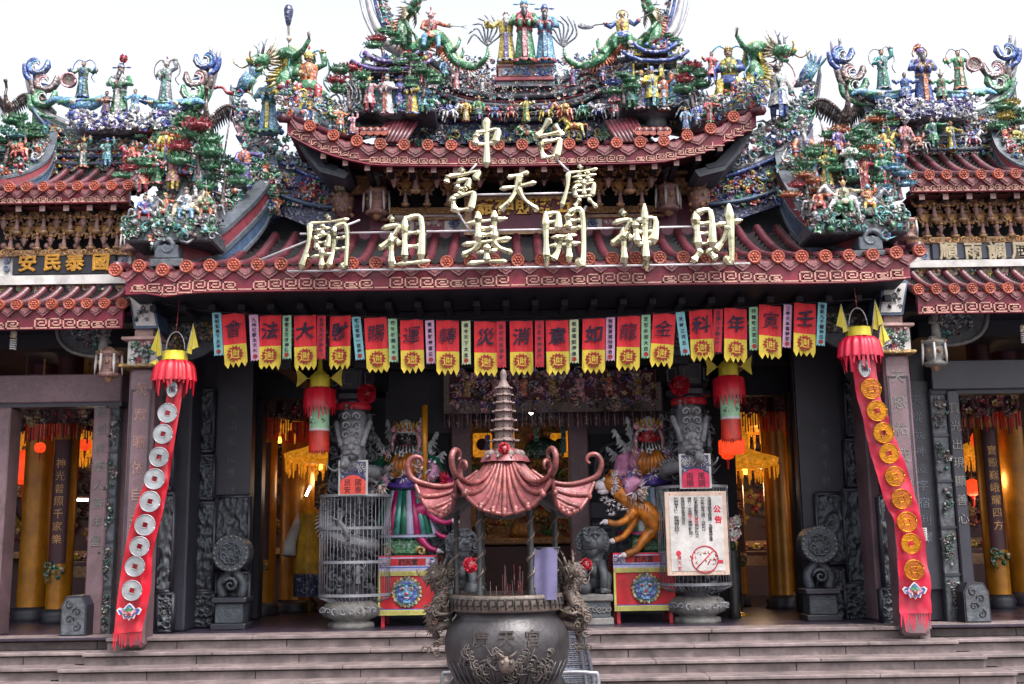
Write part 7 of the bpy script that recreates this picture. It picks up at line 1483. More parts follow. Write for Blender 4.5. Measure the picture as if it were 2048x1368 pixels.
    ch.ball((0,-.15,.57),.07,c['belt'],12,7,sy=.4,sz=.6); fur(ch,(0,-.17,.61),.05,24); ch.tube([(-.15,-.09,.55),(0,-.15,.54),(.15,-.09,.55)],.025,c['belt'],7); ch.pop()
    h=T.part('head'); h.push(M)
    h.ball((0,-.03,.9),.075,c['face'],16,12,sx=.9,sy=.92,sz=1.15); h.tube([(0,-.1,.925),(0,-.125,.89),(0,-.1,.883)],[.009,.017,.01],c['face'],6)
    for sx in (-1,1): h.ball((sx*.028,-.095,.915),.014,G('white'),8,6,sz=.6); h.ball((sx*.028,-.107,.915),.007,G('black'),6,4); h.tube([(sx*.01,-.1,.935),(sx*.035,-.098,.95),(sx*.06,-.08,.955)],.007,G('black'),5); h.ball((sx*.07,-.03,.895),.02,c['face'],6,5)
    h.tube([(-.022,-.1,.862),(0,-.106,.858),(.022,-.1,.862)],.006,G('red'),5); h.pop()
    b=T.part('beard'); b.push(M)
    for k in range(16): a=(k-7.5)/7.5; b.tube([(a*.055,-.09+.02*abs(a),.86),(a*.07,-.13,.8),(a*.045+rnd(-.01,.01),-.15,.72-.03*(1-abs(a)))],[.012,.014,.003],G('black') if k%3 else G('white'),4)
    b.pop()
    cw=T.part('headdress'); cw.push(M)
    cw.lathe([(.07,.95),(.09,.97),(.085,1.0),(.06,1.04),(.03,1.07),(.001,1.08)],c['crown'],14); 
    for k in range(9): a=-PI+k*PI/8; cw.ball((math.cos(a)*.09,math.sin(a)*.09,.985),.016,G('red' if k%2 else 'gold'),6,5); cw.tube([(math.cos(a)*.08,math.sin(a)*.08,1.0),(math.cos(a)*.1,math.sin(a)*.1,1.06)],[.012,.003],MATS['gilt_bright'],4)
    for sx in (-1,1): cw.tube([(sx*.08,0,.99),(sx*.11,-.02,.9),(sx*.1,-.04,.8)],[.016,.02,.01],G('pink'),5); cw.ball((sx*.1,-.02,1.0),.03,G('pink'),7,5)
    cw.pop()
    fb=T.part('feather_flags'); fb.push(M)
    for sx,base,tip in ((-1,(-.1,.08,.75),(-.16,.08,1.08)),(1,(.1,.08,.75),(.12,.08,1.1)),(-1,(-.12,.08,.65),(-.33,.08,.84)),(1,(.13,.08,.65),(.3,.08,.82)),(-1,(-.1,.09,.7),(-.27,.09,.98)),(1,(.1,.09,.7),(.24,.09,.98))):
        B,Tp=V(base),V(tip)
        for k in range(20): q=B.lerp(Tp,k/19); w_=.045*(1-abs(k/19-.45)); d=V((rnd(-1,1)*w_*1.6,rnd(-.02,.0),-w_*1.3*rnd(.6,1.3))); fb.tube([q,q+d*.6,q+d],[.014,.01,.002],'feather',4); d=V((-d.x,d.y,d.z)); fb.tube([q,q+d*.6,q+d],[.014,.01,.002],'feather',4)
        fb.tube([B,Tp],.008,'pole_white',4)
    fb.pop()
    w_=T.part('weapon'); w_.push(M); e,h_=c['arms'][1]; h_=V(h_)
    if c['wp']=='pole': w_.tube([h_+V((-.0,-.03,-.1)),h_+V((.0,-.03,.5))],[.02,.026],MATS['gold_column'],8)
    else: w_.tube([h_+V((0,-.02,-.12)),h_+V((.1,-.02,.25))],.014,MATS['pole_white'],6); w_.ball(h_+V((.11,-.02,.27)),.04,G('pink'),7,5)
    w_.pop(); T.build(); return x
deity(812,1.3,tl[2],1.5,'left',dict(label='black faced deity in green robe with white feather flags on a cloth covered table',robe='satin_green',skirt='satin_teal',cuff='satin_pink',arms=[((-.25,-.1,.66),(-.2,-.2,.55)),((.25,-.1,.62),(.17,-.22,.66))],panels=['satin_teal','satin_green','cloth_pale','satin_magenta'],hem='cloth_pale',belt='satin_violet',face='face_black',crown='feather',wp='pole'),False)
deity(1302,1.3,tr[2],1.5,'right',dict(label='red faced deity in pink fur trimmed robe with feather flags beside the tiger',robe='satin_pink',skirt='satin_teal',cuff='satin_pink',arms=[((-.25,-.1,.6),(-.14,-.24,.48)),((.24,-.08,.72),(.3,-.12,.82))],panels=['satin_teal','cloth_pale','satin_green','feather'],hem='satin_magenta',belt='satin_violet',face='face_red',crown='feather',wp='club'),True)
# beasts ridden by the deities
def beast(u,v,y,s,sg,label,m,m2,mn,tiger):
    p=P(u,v,y); T=Thing('mount_beast',p,label,'animal figure','beasts beside the deities'); M=T3(p.x,p.y,p.z,s,0,sg>0); random.seed(8)
    b=T.part('body'); b.push(M)
    b.tube(cr([(.42,.1,-.35),(.4,.05,-.1),(.25,.0,.12),(.05,0,.2),(-.24,0,.5)],4),[.1,.12,.15,.17,.18,.18,.17,.17,.16,.16,.15,.15,.15,.15,.14,.14,.12],m,12)
    b.tube(cr([(.05,-.08,.12),(-.1,-.12,-.04),(-.28,-.14,-.1),(-.42,-.15,-.06)],3),[.1,.085,.075,.065,.06,.055,.052,.05,.05,.05],m,9); b.tube(cr([(.1,.08,.05),(.0,.05,-.15),(-.14,.03,-.32),(-.3,.02,-.38)],3),[.1,.085,.075,.065,.06,.055,.052,.05,.05,.05],m,9)
    b.tube(cr([(.4,.05,-.2),(.2,-.05,-.38),(.05,-.08,-.55),(-.12,-.1,-.62)],3),[.12,.11,.1,.09,.08,.07,.065,.06,.06,.055],m,9)
    for c0 in ((-.45,-.15,-.07),(-.33,.02,-.39),(-.15,-.1,-.63)):
        b.ball(c0,.065,m2,9,7,sz=.75)
        for k in (-1,0,1): b.tube([V(c0)+V((-.03,.035*k,-.0)),V(c0)+V((-.085,.04*k,-.02)),V(c0)+V((-.1,.04*k,-.05))],[.024,.018,.004],m2,5)
    if tiger:
        for k in range(16): a=k/15; q=cr([(.42,.1,-.35),(.4,.05,-.1),(.25,.0,.12),(.05,0,.2),(-.1,0,.32)],4)[k]; b.tube([q+V((0,-.155,-.06)),q+V((.02,-.16,.02)),q+V((.0,-.1,.14))],[.003,.013,.004],G('brown'),4)
    b.pop()
    h=T.part('head'); h.push(M@Matrix.Translation((-.33,-.02,.6))); h.ball((0,0,0),.17,m,14,10,sz=.95); h.tube([(-.08,0,-.03),(-.2,0,-.05),(-.27,0,-.05)],[.12,.095,.06],m2 if tiger else m,10); h.tube([(-.06,0,-.12),(-.16,0,-.15),(-.23,0,-.14)],[.07,.06,.035],m2,8); h.ball((-.28,0,-.02),.03,G('black'),7,5); h.tube([(-.12,0,-.1),(-.25,0,-.105)],[.06,.05],G('red'),6)
    for sy in (-1,1):
        h.ball((-.12,sy*.09,.05),.035,G('white'),8,6); h.ball((-.145,sy*.1,.05),.018,G('black'),6,5); h.tube([(.0,sy*.1,.12),(.02,sy*.14,.2),(.04,sy*.13,.17)],[.05,.04,.01],m,7); h.tube([(-.16,sy*.04,.1),(-.1,sy*.11,.12)],.014,G('black'),5)
        for k in range(3): h.tube([(-.24,sy*.05,-.08),(-.24,sy*.05,-.12)],[.012,.002],G('white'),4)
    h.pop()
    f=T.part('mane'); f.push(M@Matrix.Translation((-.33,-.02,.6)))
    for k in range(150):
        a=rnd(0,2*PI); r=.155; q=V((rnd(.0,.1),math.cos(a)*r,math.sin(a)*r)); d=V((rnd(.0,.6) if tiger else rnd(.1,.9),math.cos(a),math.sin(a))).normalized()*(.07 if tiger else .16)*rnd(.6,1.2); f.tube([q,q+d*.6,q+d],[.02,.014,.002],mn,4)
    if tiger:
        for q in ((-.12,.0,.0-.3),(.0,-.1,-.35),(.15,-.1,-.42),(-.02,-.1,-.5),(.3,-.08,-.45)): fur(f,V(q),.07,26)
    f.pop(); T.build()
beast(1262,1035,1.0,.68,-1,'golden tiger with white fur mane reaching left beside the red faced deity','tiger_gold','fur','fur',True)
beast(862,1035,1.15,.62,1,'magenta and violet beast with spiky pink mane behind the incense burner roof','satin_magenta','fur','banner_pink',False)
# ---------------- stone guardian lions ----------------
def lion(u,v,y,sg,nm,s=.6):
    p=P(u,v,y); x=p.x; T=Thing('stone_lion',(x,y,0),f'grey carved stone guardian lion with red pompon {nm} of the centre doorway','stone lion','stone guardian lions'); random.seed(4)
    pd_=T.part('pedestal'); pd_.cbox((x-.21,y-.16,0),(x+.21,y+.3,.08),'stone_grey',.01); pd_.cbox((x-.18,y-.13,.08),(x+.18,y+.27,.26),'carved',.01); pd_.cbox((x-.21,y-.16,.26),(x+.21,y+.3,.34),'stone_grey',.015)
    for k in range(7): pd_.curl((x-.15+.05*k,y-.14,.17),.035,'stone_grey',turns=1.2,a=k,dr=(-1)**k,th=.22)
    b=T.part('body'); M=T3(x,y+.05,.34,s); b.push(M); m='carved'
    b.tube(cr([(0,.25,.1),(0,.22,.35),(0,.05,.6),(0,-.05,.75)],4),[.22,.25,.26,.27,.27,.26,.25,.24,.23,.22,.21,.2,.18],m,12)
    for sx in (-1,1):
        b.tube([(sx*.15,-.05,.6),(sx*.2,-.16,.35),(sx*.19,-.2,.08)],[.1,.085,.08],m,9); b.ball((sx*.19,-.25,.06),.09,m,8,6,sz=.7); b.tube([(sx*.2,.2,.2),(sx*.26,.05,.3),(sx*.25,-.05,.08)],[.14,.13,.08],m,9); b.ball((sx*.26,-.1,.05),.08,m,8,6,sz=.7)
        for k in range(3): b.tube([(sx*.19+.04*(k-1),-.3,.05),(sx*.19+.045*(k-1),-.34,.02)],[.03,.012],m,5)
    b.tube([(0,-.2,.32),(0,-.24,.45),(0,-.16,.6)],[.05,.07,.05],m,8); b.pop()
    h=T.part('head'); h.push(M@Matrix.Translation((sg*.02,-.15,.98))@Matrix.Rotation(R(-22*sg),4,'Z'))
    h.ball((0,0,0),.25,m,14,10,sz=.92); h.tube([(0,-.15,-.02),(0,-.27,-.04)],[.17,.12],m,10); h.ball((0,-.33,.03),.07,m,9,6,sz=.7)
    h.tube([(0,-.12,-.16),(0,-.24,-.2)],[.13,.09],m,9); h.box((-.1,-.32,-.125),(.1,-.2,-.105),'granite_dark')
    for sx in (-1,1):
        h.ball((sx*.1,-.22,.08),.055,m,9,7); h.ball((sx*.1,-.265,.085),.022,'granite_dark',6,5); h.tube([(sx*.04,-.25,.14),(sx*.12,-.24,.18),(sx*.19,-.18,.13)],.03,m,6); h.ball((sx*.24,0,.06),.06,m,7,5,sx=.5,sz=1.3)
    h.pop()
    f=T.part('curled_mane'); f.push(M@Matrix.Translation((0,-.12,.97)))
    for k in range(70):
        a=rnd(-.5,PI+.5); e=rnd(-.9,.9); q=V((math.cos(a)*.27,.1+e*.14-.06*abs(math.cos(a)),math.sin(a)*.25)); f.curl((q.x,q.y-.04,q.z),.06,m,turns=1.3,a=rnd(0,6),dr=random.choice((-1,1)),th=.32,n=9)
    for k in range(24): a=rnd(0,PI)*-1; f.curl((math.cos(a)*.27,-.02,math.sin(a)*.3),.06,m,turns=1.3,a=rnd(0,6),dr=1,th=.32,n=9)
    f.pop()
    g=T.part('ball'); g.ball((x-sg*.11,y-.12,.42),.08,m,12,8); T.build()
lion(1188,1210,.95,1,'right'); lion(925,1212,.95,-1,'left')
pompon(1172,1128,.55,.07,'red pompon at the chest of the right stone lion',160); pompon(942,1130,.55,.09,'red pompon at the chest of the left stone lion, seen through the burner posts',160)
# ---------------- bronze incense burner ----------------
pm('bronze','4a4649',rough=.42,var=.45,scale=7,metal=.35,bump=.35,bscale=40); pm('bronze_mid','5a524f',rough=.5,var=.4,scale=10,metal=.3); pm('bronze_dark','3a3a3c',rough=.5,var=.4,scale=7,metal=.3,bump=.3); pm('bronze_light','72645c',rough=.5,var=.45,scale=12,metal=.3,bump=.6,bscale=45); pm('burner_pink','8a444a',rough=.42,var=.6,scale=11,metal=.2,bump=.5,bscale=25,c2='6a3236'); pm('burner_rib','94504e',rough=.36,var=.6,scale=14,metal=.2,bump=.45); pm('spire_stone','87706c',rough=.6,var=.35,scale=10,bump=.4,bscale=50); pm('violet_cloth','6a648c',rough=.7,var=.15,scale=3)
YB_=-3.9
bc=P(1013,1210,YB_); BX,BY=bc.x,YB_; 
def bz(v): return PZ(1013,v,BY)
def bz2(v,dy): return PZ(1013,v,BY+dy)
T=Thing('incense_burner',(BX,BY,-.62),'large bronze incense burner with dragon handles and pink tiled hexagonal roof with pagoda spire','incense burner'); sB=S(BY,.5)
rim=111*sB; bel=124*sB
b=T.part('bowl'); z1=bz2(1226,-rim); z0=z1-.16
zc=z1
b.lathe([(.001,zc-.64),(.16,zc-.64),(.26,zc-.6),(.37,zc-.5),(.43,zc-.38),(bel,zc-.26),(bel*.985,zc-.17),(bel*.93,zc-.1),(bel*.84,zc-.06),(bel*.8,zc-.03),(bel*.84,zc-.005),(rim*.99,zc),(rim*.9,zc+.02),(rim*.85,zc-.05),(rim*.8,zc-.2),(.001,zc-.25)],'bronze',48,c=(BX,BY,0))
r_=T.part('rim'); r_.lathe([(rim,zc),(rim*1.02,zc+.01),(rim*1.02,zc+.1),(rim,zc+.115),(rim*.93,zc+.115),(rim*.92,zc)],'bronze_light',48,c=(BX,BY,0)); n=44
for k in range(n):
    a=k*2*PI/n; a2=a+2*PI/n*.8
    def pt(a,z): return (BX+math.cos(a)*rim*1.03,BY+math.sin(a)*rim*1.03,zc+z)
    r_.tube([pt(a,.02),pt(a,.09),pt(a2,.09),pt(a2,.045),pt(lerp(a,a2,.4),.045)],.0045,'bronze_dark',4); 
q=T.part('ash'); q.lathe([(.001,zc+.0),(rim*.9,zc-.02)],'stone_grey',24,c=(BX,BY,0))
# relief on the bowl: three characters, lion mask and curls
rl_=T.part('relief'); random.seed(6)
def onb(a,z,dr=.0):   # point on belly
    rr=interp([(zc-.6,.26),(zc-.5,.37),(zc-.38,.43),(zc-.26,bel),(zc-.17,bel*.985),(zc-.1,bel*.93)],z)+dr; return V((BX+math.sin(a)*rr,BY-math.cos(a)*rr,z))
for a,ch in ((-.42,'廣'),(-.0,'天'),(.42,'宮')):
    c=onb(a,zc-.17,.0); text(rl_,ch,c,.12,'bronze_mid',ext=.008,off=.002,M=Matrix.Rotation(a,4,'Z'))
for k in range(110):
    t=k/109; a=lerp(-.75,.75,t); z=zc-.36+.05*math.sin(t*20)+rnd(-.04,.06); c=onb(a,z,.004); rl_.curl((c.x,c.y,c.z),.034,'bronze_mid',turns=1.2,a=rnd(0,6),dr=random.choice((-1,1)),th=.2,n=9,tail=.04)
c=onb(0,zc-.34,.03); rl_.ball(c,.06,'bronze_light',10,8,sy=.5)
for sx in (-1,1): rl_.ball(c+V((sx*.03,-.035,.02)),.016,'bronze_light',7,5); rl_.tube([c+V((sx*.02,-.02,.05)),c+V((sx*.07,0,.09))],[.015,.004],'bronze_light',5)
for k in range(16):
    a=-1.2+k*.16; p0,p1=onb(a,zc-.34,.004),onb(a*.7,zc-.58,.004); mid=onb(a*.9,zc-.46,.01); rl_.tube([p0,mid,p1],[.01,.009,.004],'bronze',4)
for sx in (-.9,0,.9):
    l=T.part('leg',new=True); a=sx*2.2; x,y=BX+math.sin(a)*.3,BY-math.cos(a)*.3; l.tube(cr([(x,y,zc-.48),(x+math.sin(a)*.08,y-math.cos(a)*.1,zc-.62),(x+math.sin(a)*.02,y-math.cos(a)*.02,-.6)],4),[.06,.08,.09,.09,.08,.07,.06,.06,.07],'bronze_dark',10); l.ball((x+math.sin(a)*.04,y-math.cos(a)*.12,zc-.56),.08,'bronze_light',10,8)
    for s in(-1,1): l.ball((x+s*.035,y-.2,zc-.54),.02,'bronze_light',6,5)
# dragon handles
for sg,pts in ((-1,[(884,1146),(868,1136),(866,1160),(884,1180),(880,1210),(862,1225),(862,1255),(876,1275),(866,1295)]),(1,[(1136,1142),(1152,1132),(1156,1158),(1140,1178),(1150,1210),(1166,1225),(1166,1255),(1156,1272),(1166,1290)])):
    q=[P(a,b,BY-.02+.04*math.sin(i)) for i,(a,b) in enumerate(pts)]
    dragon(T,q,.04,skinmat='bronze_light',seg=4,legs=(.35,.6),look=(-sg*-.3*1.0,-.75,-.2),head=1.25,mirror=sg>0,prm='dragon_handle' if sg<0 else 'dragon_handle_',spk=.7)
    g=T.part('dragon_handle' if sg<0 else 'dragon_handle_'); p=P(905 if sg<0 else 1118,1232,BY); g.tube([q[4],p],[.03,.035],'bronze_light',7); g.tube([q[6],p+V((0,0,-.06))],[.03,.035],'bronze_light',7)
    for k in range(26): c=random.choice(q[2:])+V((rnd(-.05,.05),-.05,rnd(-.05,.05))); g.curl((c.x,c.y,c.z),.028,'bronze_light',turns=1.2,a=rnd(0,6),dr=1,th=.28,n=8,tail=.03)
for i,(n_,mb,l,par) in enumerate(T.p):
    if n_=='dragon_handle_': T.p[i]=('dragon_handle',mb,l,par)
# posts
zr=PZ(1013,1020,BY)  # top of posts
for k in range(6):
    a=R(60*k)+.0; x,y=BX+math.cos(a)*rim*.9,BY+math.sin(a)*rim*.9; p=T.part('post',new=True)
    p.lathe([(.026,zc+.1),(.03,zc+.13),(.018,zc+.16),(.019,zr-.05),(.028,zr),(.02,zr+.06)],'bronze_dark',10,c=(x,y,0)); p.tube([(x+math.cos(t)*.022,y+math.sin(t)*.022,zc+.16+t*.02) for t in [j*.7 for j in range(40)]],.009,'bronze_light',4)
# roof
rf=T.part('roof'); RR=182*sB; ze=PZ(1013,1010,BY); ztp=PZ(1013,908,BY)
zE=ze-.02
def hexr(a): k=((a+PI/6)%(PI/3))-PI/6; return math.cos(PI/6)/math.cos(k-0) if False else 1/ math.cos((((a)%(PI/3))-PI/6))*math.cos(PI/6)
def rp(a,t,dz=0,out=0):   # t=0 top, 1 eave
    cf=abs((((a)%(PI/3))-PI/6))/(PI/6)   # 1 at corners (a=0,60..)
    r=.085+(RR*hexr(a)*(.9+.1*cf**3)-.085)*(t**1.15*.75+.25*t**3); z=ztp-(ztp-zE)*(1-max(0,1-t)**1.3)*1.0+.19*cf**5*t**3
    return V((BX+math.cos(a)*(r+out),BY+math.sin(a)*(r+out),z+dz-.05*(1-cf)*t**3))
NA=72
rf.grid(lambda u,v:rp(u*2*PI,v),NA,14,'burner_pink'); rf.grid(lambda u,v:rp((1-u)*2*PI,v,-.03),NA,14,'bronze_dark')
for k in range(42):
    a=k*2*PI/42+.07; pts=[rp(a,t,.008) for t in [lerp(.12,1.02,j/11) for j in range(12)]]; rf.tube(pts,[.014+.01*j/11*(1.1 if j%2 else .8) for j in range(12)],'burner_rib',6)
    e=rp(a,1.01,-.005); rf.ball(e,.024,'burner_rib',8,6)
for k in range(NA): p,q=rp(k*2*PI/NA,1,-.012),rp((k+1)*2*PI/NA,1,-.012); rf.tube([p,q],.016,'burner_rib',5,caps=False)
for k in range(6):
    a=k*PI/3; h=T.part('corner_scroll',new=True); pts=[rp(a,t,.02) for t in (.3,.5,.7,.85,1.0)]; e=pts[-1]; d=V((math.cos(a),math.sin(a),0))
    pts+=[e+d*.045+V((0,0,.05)),e+d*.055+V((0,0,.12)),e+d*.02+V((0,0,.17)),e-d*.035+V((0,0,.165)),e-d*.05+V((0,0,.125)),e-d*.025+V((0,0,.105))]
    C=cr(pts,4); h.tube(C,[lerp(.014,.022,min(1,i/20)) if i<26 else lerp(.022,.009,(i-26)/(len(C)-27)) for i in range(len(C))],'burner_rib',8)
sp=T.part('spire'); z=ztp-.02; sp.lathe([(.17,z-.04),(.15,z),(.1,z+.03),(.085,z+.06)],'burner_pink',18,c=(BX,BY,0),flute=.12,nf=9)
ztop=PZ(1009,738,BY); tiers=7; 
z=ztp+.04; hh=(ztop-z-.13)/tiers*1.
for k in range(tiers):
    w_=lerp(.07,.042,k/(tiers-1)); h=hh*lerp(1.22,.78,k/(tiers-1))
    sp.lathe([(w_,z),(w_*.93,z+h*.62)],'spire_stone',8,c=(BX,BY,0),sm=False); 
    for j in range(8): a=j*PI/4; sp.tube([(BX+math.cos(a)*w_,BY+math.sin(a)*w_,z),(BX+math.cos(a)*w_*.95,BY+math.sin(a)*w_*.95,z+h*.6)],.006,'spire_stone',4)
    sp.lathe([(w_*.9,z+h*.6),(w_*1.45,z+h*.66),(w_*1.4,z+h*.7),(w_*1.05,z+h*.84),(w_*.9,z+h)],'spire_stone',8,c=(BX,BY,0),sm=False)
    for j in range(8): a=j*PI/4; sp.tube([(BX+math.cos(a)*w_*1.2,BY+math.sin(a)*w_*1.2,z+h*.74),(BX+math.cos(a)*w_*1.5,BY+math.sin(a)*w_*1.5,z+h*.7),(BX+math.cos(a)*w_*1.6,BY+math.sin(a)*w_*1.6,z+h*.78)],[.008,.01,.003],'spire_stone',4)
    z+=h
sp.lathe([(.05,z-.01),(.04,z+.01),(.02,z+.05),(.027,z+.08),(.02,z+.115),(.003,z+(ztop-z))],'spire_stone',12,c=(BX,BY,0)) 
cl_=T.part('top_beasts')
for k in range(10): a=k*2*PI/10; c=V((BX+math.cos(a)*.12,BY+math.sin(a)*.12,ztp-.005)); cl_.ball(c,.035,'spire_stone',7,5); cl_.tube([c,c+V((math.cos(a)*.05,math.sin(a)*.05,-.03))],[.02,.008],'spire_stone',5)
T.build()
pompon(1008,897,BY-.13,.045,'red pompon tied to the foot of the burner spire',200)
# incense sticks, violet cloth
T=Thing('incense_sticks',(BX,BY,zc),'bundle of thin incense sticks standing in the burner bowl','incense'); q=T.part('sticks'); random.seed(2)
for k in range(16): x,y=BX+rnd(-.12,.12),BY+rnd(-.15,.15); q.tube([(x,y,zc-.02),(x+rnd(-.02,.02),y,zc+rnd(.15,.32))],.003,'spire_stone' if k%2 else G('red'),4)
T.build()
a,b=P(1068,1200,BY-.3),P(1112,1096,BY-.3); T=Thing('violet_cloth_panel',((a.x+b.x)/2,BY-.3,a.z),'plain pale violet cloth panel hanging at the right side of the burner bowl','cloth'); T.part('sheet').grid(lambda u,v:(lerp(a.x,b.x,u)+.01*v,BY-.3+.012*math.sin(u*8),lerp(a.z,b.z,v)),12,6,'violet_cloth'); T.part('rod').tube([(a.x-.02,BY-.29,b.z),(b.x+.03,BY-.29,b.z)],.008,'bronze_dark',5); T.build()
# ---------------- steel ramp over the stairs ----------------
pm('steel','8a8f9e',rough=.35,var=.3,scale=12,metal=.6); 
xa,xb=PX(897,1360,-2.0),PX(1196,1360,-2.0); T=Thing('steel_ramp',((xa+xb)/2,-1.6,-.66),'grey steel grating ramp with side rails laid over the stairs behind the burner','ramp')
g=T.part('grating'); y0,y1,za,zb=-2.3,.12,-.64,.03
for k in range(34): x=lerp(xa,xb,k/33); g.box((x-.003,0,0),(x+.003,0,0),'steel') if 0 else g.tube([(x,y0,za+.02),(x,y1,zb+.02)],.004,'steel',4)
for k in range(48): t=k/47; y=lerp(y0,y1,t); z=lerp(za,zb,t)+.025; g.tube([(xa,y,z),(xb,y,z)],.006 if k%4 else .011,'steel',4)
for x in (xa,xb,xa+.07,xb-.07): T.part('side_rail',new=True).tube([(x,y0,za+.04),(x,y1,zb+.04)],.018,'steel',6)
T.build()
for (u0,u1,v,nm) in ((1112,1196,1346,'right'),(884,965,1346,'left')):
    y=-2.75; a,b=P(u0,v,y),P(u1,v,y); T=Thing('tube_barrier',((a.x+b.x)/2,y,-.66),f'low grey bent tube barrier at the {nm} foot of the burner','barrier','tube barriers beside the burner'); h=T.part('frame'); h.tube(cr([(a.x,y,-.66),(a.x,y,a.z-.06),(a.x+.05,y,a.z),(b.x-.05,y,b.z),(b.x,y,b.z-.06),(b.x,y,-.66)],4),.018,'cage_wire',8)
    r=T.part('crossbars'); 
    for k in range(1,4): z=a.z-.1*k; r.tube([(a.x,y,z),(b.x,y,z)],.01,'cage_wire',6)
    T.build()
# ---------------- embroidered curtain ----------------
pm('curtain_purple','6d3a4a',rough=.7,var=.4,scale=12); pm('curtain_border','8a7d76',rough=.7,var=.5,scale=26)
yc=2.2; a,b=P(888,828,yc),P(1320,738,yc); T=Thing('embroidered_curtain',((a.x+b.x)/2,yc,b.z),'wide embroidered purple curtain with figures hanging above the centre doorway','curtain')
c=T.part('cloth'); c.grid(lambda u,v:(lerp(a.x,b.x,u),yc+.02*math.sin(u*60),lerp(a.z,b.z,v)),90,8,'curtain_purple'); e=T.part('border'); e.grid(lambda u,v:(lerp(a.x,b.x,u),yc-.015+.02*math.sin(u*60),lerp(a.z,a.z+.16,v)),90,3,'curtain_border'); e.box((a.x,yc-.03,a.z),(a.x+.07,yc-.02,b.z),'curtain_border'); e.box((b.x-.07,yc-.03,a.z),(b.x,yc-.02,b.z),'curtain_border')
m_=T.part('embroidery'); clutter(m_,lambda u,v:(lerp(a.x+.1,b.x-.1,u),yc-.04,lerp(a.z+.03,b.z,v)),460,.04,['pink','brown','grey','gold','pink','cream','purple','grey','brown'],seed=14)
for k in range(7): q=V((lerp(a.x+.3,b.x-.3,k/6),yc-.05,lerp(a.z,b.z,.6))); M=T3(q.x,q.y,q.z-.12,.3); m_.push(M); m_.lathe([(.2,0),(.16,.4),(.2,.7),(.05,.8)],G(['gold','pink','orange'][k%3]),8,sy=.3); m_.ball((0,-.02,.9),.11,G('cream'),7,6); m_.pop()
f=T.part('fringe')
for k in range(120): x=lerp(a.x,b.x,k/119); f.tube([(x,yc-.01,a.z),(x+rnd(-.01,.01),yc-.01,a.z-rnd(.16,.2))],[.006,.009],['curtain_border','couplet_red',G('navy'),G('pink'),G('brown')][k%5],4)
T.build()
# hanging strips and small things within the doorway
for (u,v0,v1,c,lb) in ((1072,838,915,'green','bright green strip hanging under the small lamp'),(1126,840,905,'teal','teal strip hanging right of the bright green strip'),(975,870,905,'purple','purple strip hanging left in the centre doorway')):
    p,q=P(u,v0,3.4),P(u,v1,3.4); T=Thing('hanging_strip',p,lb,'strip'); b=T.part('cloth'); b.box((p.x-.035,3.4,q.z),(p.x+.035,3.41,p.z),G(c)); T.part('cord').tube([p,(p.x,3.4,CZ)],.004,'ink',4); T.build()
T=Thing('round_parasol',P(1085,905,3.6),'dark teal round canopy in the middle of the centre doorway','canopy'); c=P(1085,905,3.6); T.part('canopy').lathe([(.3,-.06),(.31,0),(.24,.13),(.1,.2),(.001,.22)],G('dgreen'),20,c=c); T.part('pole').tube([c+V((0,0,.2)),(c.x,c.y,CZ)],.01,'ink',5); T.build()
# energy saving bulbs under the wing eaves
for (u,v,nm) in ((28,662,'left'),(2046,650,'right')):
    c=P(u,v,-.1); T=Thing('spiral_bulb',c,f'white spiral bulb hanging under the {nm} wing eave','bulb','spiral bulbs under the wing eaves'); T.part('socket').lathe([(.02,-.0),(.035,-.01),(.035,-.07),(.03,-.08)][::-1],G('cream'),10,c=c); s=T.part('spiral'); s.tube([(c.x+math.cos(t)*.03,c.y+math.sin(t)*.03,c.z-.085-.12*t/31) for t in [j*.5 for j in range(64)]],.009,'white_paint',5); T.part('cord').tube([c,c+V((0,.0,.25))],.006,'ink',4); T.build()
# stanchion, flowers, clothes rack inside
c=P(1478,1210,2.0); T=Thing('brass_stanchion',(c.x,2.0,0),'thin brass stanchion beside the right dragon column','stanchion'); T.part('post').lathe([(.018,.03),(.018,.85),(.03,.87),(.03,.9),(.001,.93)],'gilt_bright',12,c=(c.x,2.0,0)); T.part('base').lathe([(.001,0),(.13,0),(.12,.02),(.02,.05)][::1],'gilt_bright',18,c=(c.x,2.0,0)); T.build()
c=P(1463,1085,1.6); T=Thing('flower_vase',(c.x,1.6,0),'tall dark vase with pink and white flowers right of the notice board','flowers'); T.part('vase').lathe([(.001,0),(.08,0),(.06,.1),(.09,.5),(.06,.75),(.07,.8)],'bronze_dark',14,c=(c.x,1.6,0)); f=T.part('blossoms'); st_=T.part('stems'); random.seed(5)
for k in range(12): p=V((c.x+rnd(-.09,.09),1.6+rnd(-.08,.05),rnd(.95,1.2))); st_.tube([(c.x,1.6,.78),p],[.006,.004],G('green'),4); bloom(f,p,.05,'white' if k%2 else 'pink',6)
T.build()
c=P(618,1150,3.4); T=Thing('robe_rack',(c.x,3.4,0),'yellow and blue ceremonial robe on a rack inside left hall door','robe'); T.part('robe').lathe([(.2,.55),(.19,.8),(.14,1.2),(.16,1.35),(.06,1.45)],pm('robe_yellow','e0a81c',rough=.6,var=.3),22,flute=.1,nf=8,c=(c.x,3.4,0)); T.part('hem').lathe([(.19,.25),(.2,.56)],G('navy'),22,flute=.1,nf=8,c=(c.x,3.4,0)); T.part('sleeve').tube([(c.x-.12,3.4,1.35),(c.x-.25,3.35,1.0),(c.x-.26,3.3,.8)],[.06,.08,.1],'white_paint',10); T.part('rack').tube([(c.x,3.45,0),(c.x,3.45,1.6)],.015,'gilt_bright',6); T.build()
c=P(1465,893,1.9); T=Thing('red_lamp_box',c,'square red lamp box hanging beside the right dragon column','lamp'); T.part('box').cbox((c.x-.15,1.85,c.z-.09),(c.x+.15,2.05,c.z+.09),'lantern_glow',.01); T.part('cord').tube([c,(c.x,1.95,CZ)],.006,'ink',4); T.build()
